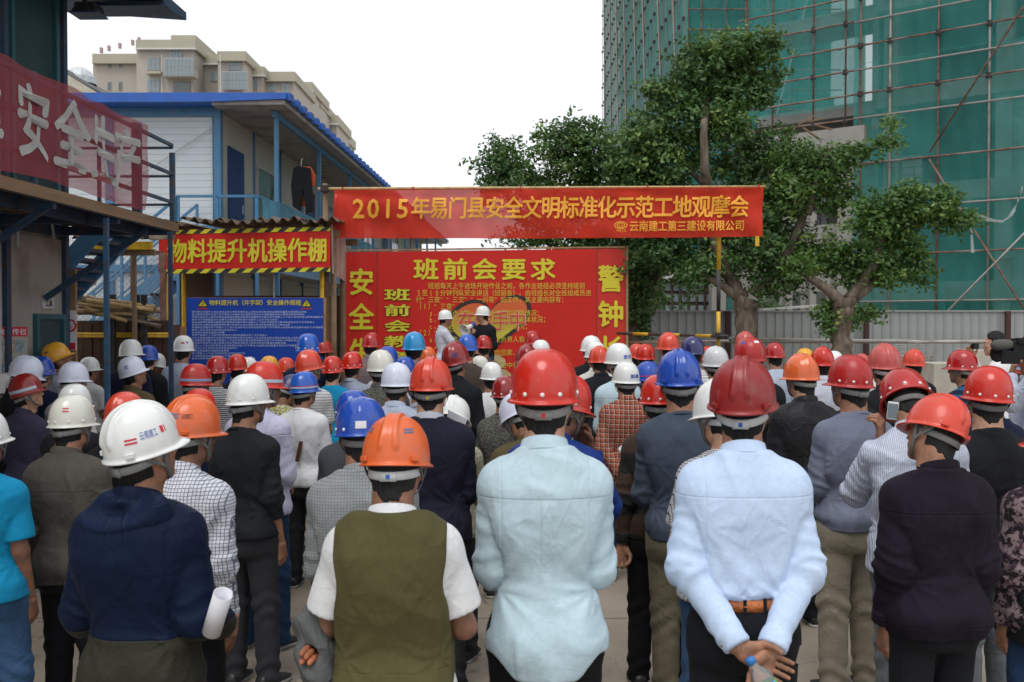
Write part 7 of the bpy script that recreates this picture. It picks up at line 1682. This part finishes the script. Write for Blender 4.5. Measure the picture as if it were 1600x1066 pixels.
pA, pB = P(721, 518, 17.25), P(737, 509, 17.45); Mm = frame(pB, pA - pB, (0, 0, 1))
lathe(MB(), [(0, -.02), (.035, -.01), (.038, .05), (.045, .12), (.07, .18), (.098, .215), (.104, .218), (.100, .205), (.05, .12), (.02, .10), (0, .10)], Mm).build('horn', MEG, mg, smooth=True)
lathe(MB(), [(0, -.07), (.045, -.065), (.050, -.02), (.042, .01), (.03, .01)], Mm).build('rear_cover', MEGB, mg, smooth=True)
lathe(MB(), [(.035, .12), (.036, .14), (.02, .165), (0, .17)], Mm).build('sound_diffuser', MEG, mg, smooth=True)
q = Mm @ Vector((0, 0, .02)); MB().beam(q, q - Vector((-.01, 0, .13)), .03, .035).build('handle', MEGB, mg)
cg = "press men with cameras at the right edge"
V1 = pp(1553, 520, 10.4, None, "black haired man in white shirt holding up a small camera at the right", body=48, head=(20, 0, 0), pose='camera_up', shirt=('whitetee', 'shirt'), trou='charcoal', group=cg, lod=1, sk=1)
face(V1)
V2 = pp(1622, 520, 8.3, None, "cameraman at the right edge with a shoulder video camera", body=40, head=(10, 0, 0), pose='face', shirt=('stripev', 'shirt'), trou='jeans', group=cg, lod=1, sk=0)
cb = mat("camera black plastic", (.010, .010, .012), .5, spec=.25); q = P(1524, 541, 10.1)
cm_ = empty('compact_camera', q, 0, "small compact camera held up by the black haired man", 'camera'); cm_.rotation_euler = (0, 0, R(40))
MB().box((0, 0, 0), (.10, .03, .06)).build('housing', cb, cm_, local=True, bevel=.004); lathe(MB(), [(.022, 0), (.024, .02), (.02, .03), (0, .03)], frame((0, .014, 0), (0, 1, 0), (0, 0, 1))).build('lens', cb, cm_, local=True, smooth=True)
vc = empty('video_camera', P(1588, 545, 8.0), 0, "black shoulder video camera with a furry microphone at the right edge", 'video camera')
def V(px, py, D=8.0): return P(px, py, D)
MB().beam(V(1640, 543), V(1575, 548, 7.95), .13, .15).build('camera_housing', cb, vc, bevel=.01); lathe(MB(), [(.04, 0), (.05, .04), (.058, .12), (.066, .14), (.05, .13), (0, .12)], frame(V(1577, 551, 7.95), V(1560, 553, 7.9) - V(1577, 551, 7.95), (0, 0, 1))).build('lens', cb, vc, smooth=True)
MB().box(V(1579, 559, 7.85), (.15, .02, .10)).build('viewfinder_screen', cb, vc, bevel=.004); MB().beam(V(1580, 532), V(1625, 530), .03, .03).build('top_handle', cb, vc)
n = 10; lathe(MB(), [(0, 0), (.035, .02), (.045, .08), (.042, .16), (.02, .19), (0, .19)], frame(V(1582, 538, 7.9), V(1545, 540, 7.85) - V(1582, 538, 7.9), (0, 0, 1)), 12).build('microphone_windshield', mat("grey fur", (.10, .10, .09), .95, bump=1, bs=120), vc, smooth=True)
MB().box(V(1596, 533, 7.9), (.07, .06, .05)).build('control_block', cb, vc, bevel=.005); MB().tube([V(1590, 535), V(1600, 527), V(1618, 540)], .008, 6).build('cable', cb, vc, smooth=True)

# ---------------------------------------------------------------- things worn, carried and held
def local_obj(o, mb, name, m, **k): return mb.build(name, m, o['root'], local=True, **k)
# belt and loops of the light blue shirt's wearer
BELT = mat("tan crocodile leather belt", (.42, .12, .025), .35, vs=30, var=.3, bump=.8, bs=90)
mb = MB(); ring(mb, [(.0, -.019), (.003, -.019), (.006, 0), (.003, .019), (0, .019)], (0, 0, .972), .142 * 1.0 + .012, .107 + .012, 0, 60, p=2.3); local_obj(B_, mb, 'belt', BELT, smooth=True)
for x in (-.085, -.015, .05): mb = MB(); mb.box((x, -.1215 + abs(x) * .07, .972), (.011, .008, .05)); local_obj(B_, mb, 'belt_loop', TROU['black'])
# waist strap and buckle of the olive waistcoat
mb = MB(); ring(mb, [(0, -.011), (.004, -.010), (.004, .010), (0, .011)], (0, 0, .955), .144 + .034, .109 + .031, 0, 40, -1.35, 1.35, p=2.3); local_obj(C_P, mb, 'waist_strap', shirtmat('vest'), smooth=True)
mb = MB(); mb.box((.01, -.151, .950), (.035, .008, .026), Matrix.Rotation(.2, 3, 'Y')); local_obj(C_P, mb, 'buckle', mat("dull brass", (.18, .14, .05), .4, metal=.6))
# hood of the navy jacket
def f_hood(X, Y, Z):
    rr = np.sqrt((X * .80) ** 2 + (Z - 1.475) ** 2)
    f = ell(X, Y, Z, (0, -.078, 1.36), (.165, .056, .145)); f = smin(f, ell(X, Y, Z, (0, -.03, 1.455), (.090, .080, .036)), .03)
    f = smax(f, -ell(X, Y, Z, (0, -.115, 1.515), (.075, .06, .045)), .02)
    f -= .011 * np.sin(rr * 70 + 2.0 * np.sin(X * 14 + 1)) * sstep(-Y, .06, .12) + .006 * rip(X, Y, Z, 31, 7, 18, 46, (.6, 1, 1))
    f = smax(f, -(np.sqrt(X * X + (Y + .012) ** 2) - .071), .01); return f
local_hood = link('hood', np_mesh('hood', *surface_net(f_hood, (-.20, -.20, 1.19), (.20, .10, 1.54), .0068)), shirtmat('navyshell'), D_P['root'])
def w_of(o, v): return wm(o['root']) @ Vector(v)
# rolled paper in his hand
PAPER = mat("white paper", (.74, .75, .80), .6, var=.03)
def roll(root_pos, a, b, r, label, nm='paper_roll'):
    rt = empty(nm, root_pos, 0, label, 'paper roll'); mb = MB(); n = 40; L0 = Vector(b) - Vector(a); M = frame(a, L0, (0, 0, 1)); vs = []
    for i in range(n + 1):
        t = i / n * 2 * math.pi * 1.45; rr = r * (1 - .16 * i / n)
        for z in (0, L0.length): vs.append(M @ Vector((rr * math.cos(t), rr * math.sin(t), z)))
    mb.add(vs, [(2 * i, 2 * i + 2, 2 * i + 3, 2 * i + 1) for i in range(n)]); mb.build('sheet', PAPER, rt, smooth=True, thick=.0012); return rt
h_ = w_of(D_P, (.225, .235, .955)); roll(h_, P(331, 988, D_P['root'].location.y - .10), P(349, 928, D_P['root'].location.y - .16), .030, "sheet of white paper rolled up in the hooded man's right hand")
# a second roll in the crimson jacket's hand and folded papers
h_ = P(975, 712, 5.6); roll(h_, P(981, 722, 5.55), P(972, 700, 5.5), .022, "small white paper roll at the crimson jacket's left arm")
sp_ = empty('loose_papers', P(725, 645, 5.5), 0, "loose white papers sticking out right of the navy polo's collar", 'papers'); mb = MB(); mb.add([P(700, 640, 5.3), P(730, 655, 5.3), P(726, 668, 5.3), P(698, 658, 5.3)], [(0, 1, 2, 3)]); mb.build('sheet', PAPER, sp_, thick=.003)
# bottle in the clasped hands
wt = NT("clear bottle plastic"); wt.col((.85, .92, .95)).p(Roughness=.05, Transmission_Weight=.85, IOR=1.3); WTR_ = wt.m
hB = w_of(B_, (.0, -.235, .80)); top_b, bot_b = P(1171, 1030, hB.y - .085), P(1222, 1105, hB.y - .10)
bo = empty('water_bottle', hB, 0, "clear water bottle with a blue cap and blue label held behind the back", 'bottle'); M = frame(top_b, bot_b - top_b, (0, 0, 1))
lathe(MB(), [(.0, .005), (.012, .005), (.012, .022), (.016, .034), (.030, .058), (.032, .075), (.0315, .20), (.026, .215), (0, .212)], M, 24).build('bottle', WTR_, bo, smooth=True)
lathe(MB(), [(0, -.004), (.0145, -.003), (.0155, 0), (.0155, .016), (.012, .016)], M, 20).build('cap', mat("blue bottle cap", (.03, .20, .55), .35), bo, smooth=True)
nl = NT("bottle label print"); sp3 = nl.n("SeparateXYZ"); nl.l(nl.tc, sp3.inputs[0]); nl.col(nl.mix(nl.rng(nl.noise(26, 1), .46, .50), nl.mix(nl.rng(nl.noise(20, 1), .55, .58), (.05, .28, .62), (.70, .75, .78)), (.12, .42, .10))).p(Roughness=.35)
lathe(MB(), [(.0326, .085), (.0328, .090), (.0328, .155), (.0326, .160)], M, 24).build('label', nl.m, bo, smooth=True)
# keys on his hip
ky = MB(); kq = (.155, -.055, .84)
for i in range(4): ky.box((kq[0] + .004 * i, kq[1] - .008 * i, kq[2] - .03 - .004 * (i % 2)), (.010, .002, .060), Matrix.Rotation(.15 * i - .2, 3, 'Y'))
local_obj(B_, ky, 'key', mat("nickel key", (.45, .42, .36), .3, metal=.8)); mb = MB(); mb.tube([(kq[0] + .01 * math.cos(a), kq[1], kq[2] + .012 * math.sin(a)) for a in [i * .7 for i in range(10)]], .0015, 5); local_obj(B_, mb, 'key_ring', mat("nickel key", (.45, .42, .36), .3, metal=.8))
# folded grey jacket over the crossed arm of the waistcoat man, fingers showing
def f_bundle(X, Y, Z):
    f = rc(X, Y, Z, (-.01, .02, .07), (.012, -.02, -.055), .054, .060); f = smin(f, rc(X, Y, Z, (.03, .05, .05), (.05, .03, -.06), .045, .045), .03)
    f -= .008 * np.sin(Z * 60 + 3 * np.sin(X * 20) + 2 * np.sin(Y * 30)) + .006 * rip(X, Y, Z, 5, 7, 20, 50)
    return smax(f, -(rc(X, Y, Z, (-.012, -.085, -.012), (0, -.03, 0), .024, .022)), .012)
bq_ = w_of(C_P, (-.255, -.02, 1.03)); bu = link('folded_jacket', np_mesh('folded_jacket', *surface_net(f_bundle, (-.12, -.12, -.16), (.15, .14, .16), .0065)), cloth("grey folded cloth", (.10, .105, .105), crease=.8), None); bu.location = bq_
tag(bu, "grey jacket bundled over the waistcoat man's left elbow", 'jacket')
fg = MB()
for i, (dx, dz) in enumerate(((-.018, .014), (-.006, .004), (-.018, -.010), (.004, -.012))):
    fg.tube([bq_ + Vector((dx + .01, -.03, dz - .002)), bq_ + Vector((dx + .004, -.062, dz)), bq_ + Vector((dx - .002, -.084, dz - .004)), bq_ + Vector((dx - .003, -.092, dz - .008))], [.009, .0098, .0085, .004], 10)
o = fg.build('finger', skin("sunburnt fingers", (.42, .15, .07)), C_P['root'], smooth=True)
# backpack strap, shoulder bags, phone, cup
mb = MB(); ribbon(mb, [(.10, .05, 1.42), (.105, -.02, 1.44), (.11, -.10, 1.36), (.115, -.135, 1.2), (.12, -.13, 1.0)], .045, (1, 0, 0)); local_obj([q for q in PEOPLE if 'royal blue jacket' in q['root']['label']][0], mb, 'backpack_strap', TROU['black'])
mb = MB(); ribbon(mb, [(.06, .06, 1.43), (.07, -.03, 1.455), (.075, -.11, 1.36), (.04, -.145, 1.2), (.0, -.14, 1.05)], .032, (1, 0, 0)); local_obj([q for q in PEOPLE if 'brown strap' in q['root']['label']][0], mb, 'bag_strap', SHOEB)
hp_ = w_of(L_P, (-.120, .045, 1.50)); ph_ = empty('mobile_phone', P(1340 + 55, 642, hp_.y - .06), 0, "white mobile phone held to the bowed man's left ear", 'phone'); ph_.rotation_euler = (R(8), R(6), R(-25))
MB().box((0, 0, 0), (.046, .009, .080)).build('phone_case', PAPER, ph_, local=True, bevel=.004); MB().box((0, -.0052, .0), (.040, .001, .066)).build('phone_screen', GLASSB, ph_, local=True)
hc_ = P(1020, 842, 5.05); cu_ = empty('clear_cup', hc_, 0, "small clear plastic cup in the striped sweater wearer's palm", 'cup'); lathe(MB(), [(0, 0), (.022, 0), (.030, .075), (.031, .076), (.029, .074), (.021, .003), (0, .003)], Matrix.Translation(hc_)).build('cup', WTR_, cu_, smooth=True)
# dangling straps and glasses of the man at the far left
for q in PEOPLE:
    if 'man in glasses' in q['root']['label']:
        mb = MB(); mb.tube([(-.07, .02, .012), (-.078, .085, .010), (-.05, .105, .004), (-.015, .108, .004), (.015, .108, .004), (.05, .105, .004), (.078, .085, .010), (.07, .02, .012)], .0022, 6)
        for s in (1, -1): mb.tube([(s * .033 + .019 * math.cos(a * .628), .108 - abs(math.cos(a * .628)) * .004, .001 + .014 * math.sin(a * .628)) for a in range(11)], .0018, 5)
        g_ = mb.build('glasses', BLK, q['root'], local=True); g_.matrix_basis = q['Hm']

# ---------------------------------------------------------------- wire wrapped stack and crates by the hoarding
wk = empty('wrapped_stack', P(1422, 560, 15.0), 0, "stack of pale material wrapped in loose wire mesh beside the hoarding", 'stack'); wk.location.z = 0
a, b = P(1398, 547, 15.0), P(1462, 547, 15.0); MB().lohi((a.x + .04, 15.0, 0), (b.x - .04, 15.7, a.z - .1)).build('contents', mat("pale wrapped goods", (.30, .30, .28), .8, vs=9, var=.3, bump=.6), wk)
rnd = random.Random(2); mb = MB()
for i in range(40):
    x = a.x + (b.x - a.x) * rnd.random(); mb.tube([(x, 14.96, .4), (x + rnd.uniform(-.04, .04), 14.95, 1.0), (x + rnd.uniform(-.06, .06), 14.97, a.z + rnd.uniform(-.12, .08))], .004, 4)
for i in range(16): z = .8 + i * .055; mb.tube([(a.x, 14.95, z + rnd.uniform(-.02, .02)), ((a.x + b.x) / 2, 14.94, z + rnd.uniform(-.03, .03)), (b.x, 14.95, z), (b.x + .02, 15.7, z)], .004, 4)
mb.build('wire_wrap', STEELG, wk, kind='stuff')
bx_ = empty('beige_box', P(1480, 580, 11.5), 0, "beige block shaped box standing right of the wrapped stack", 'box'); bx_.location.z = 0
a, b = P(1459, 568, 11.5), P(1505, 568, 11.5); MB().lohi((a.x, 11.5, 0), (b.x, 12.0, a.z)).build('body', mat("beige board", (.44, .41, .34), .7), bx_, bevel=.006); a, b = P(1504, 547, 11.9), P(1545, 547, 11.9); MB().lohi((a.x + .1, 11.85, 0), (b.x, 12.3, a.z)).build('rear_box', mat("beige board", (.44, .41, .34), .7), bx_, bevel=.006)
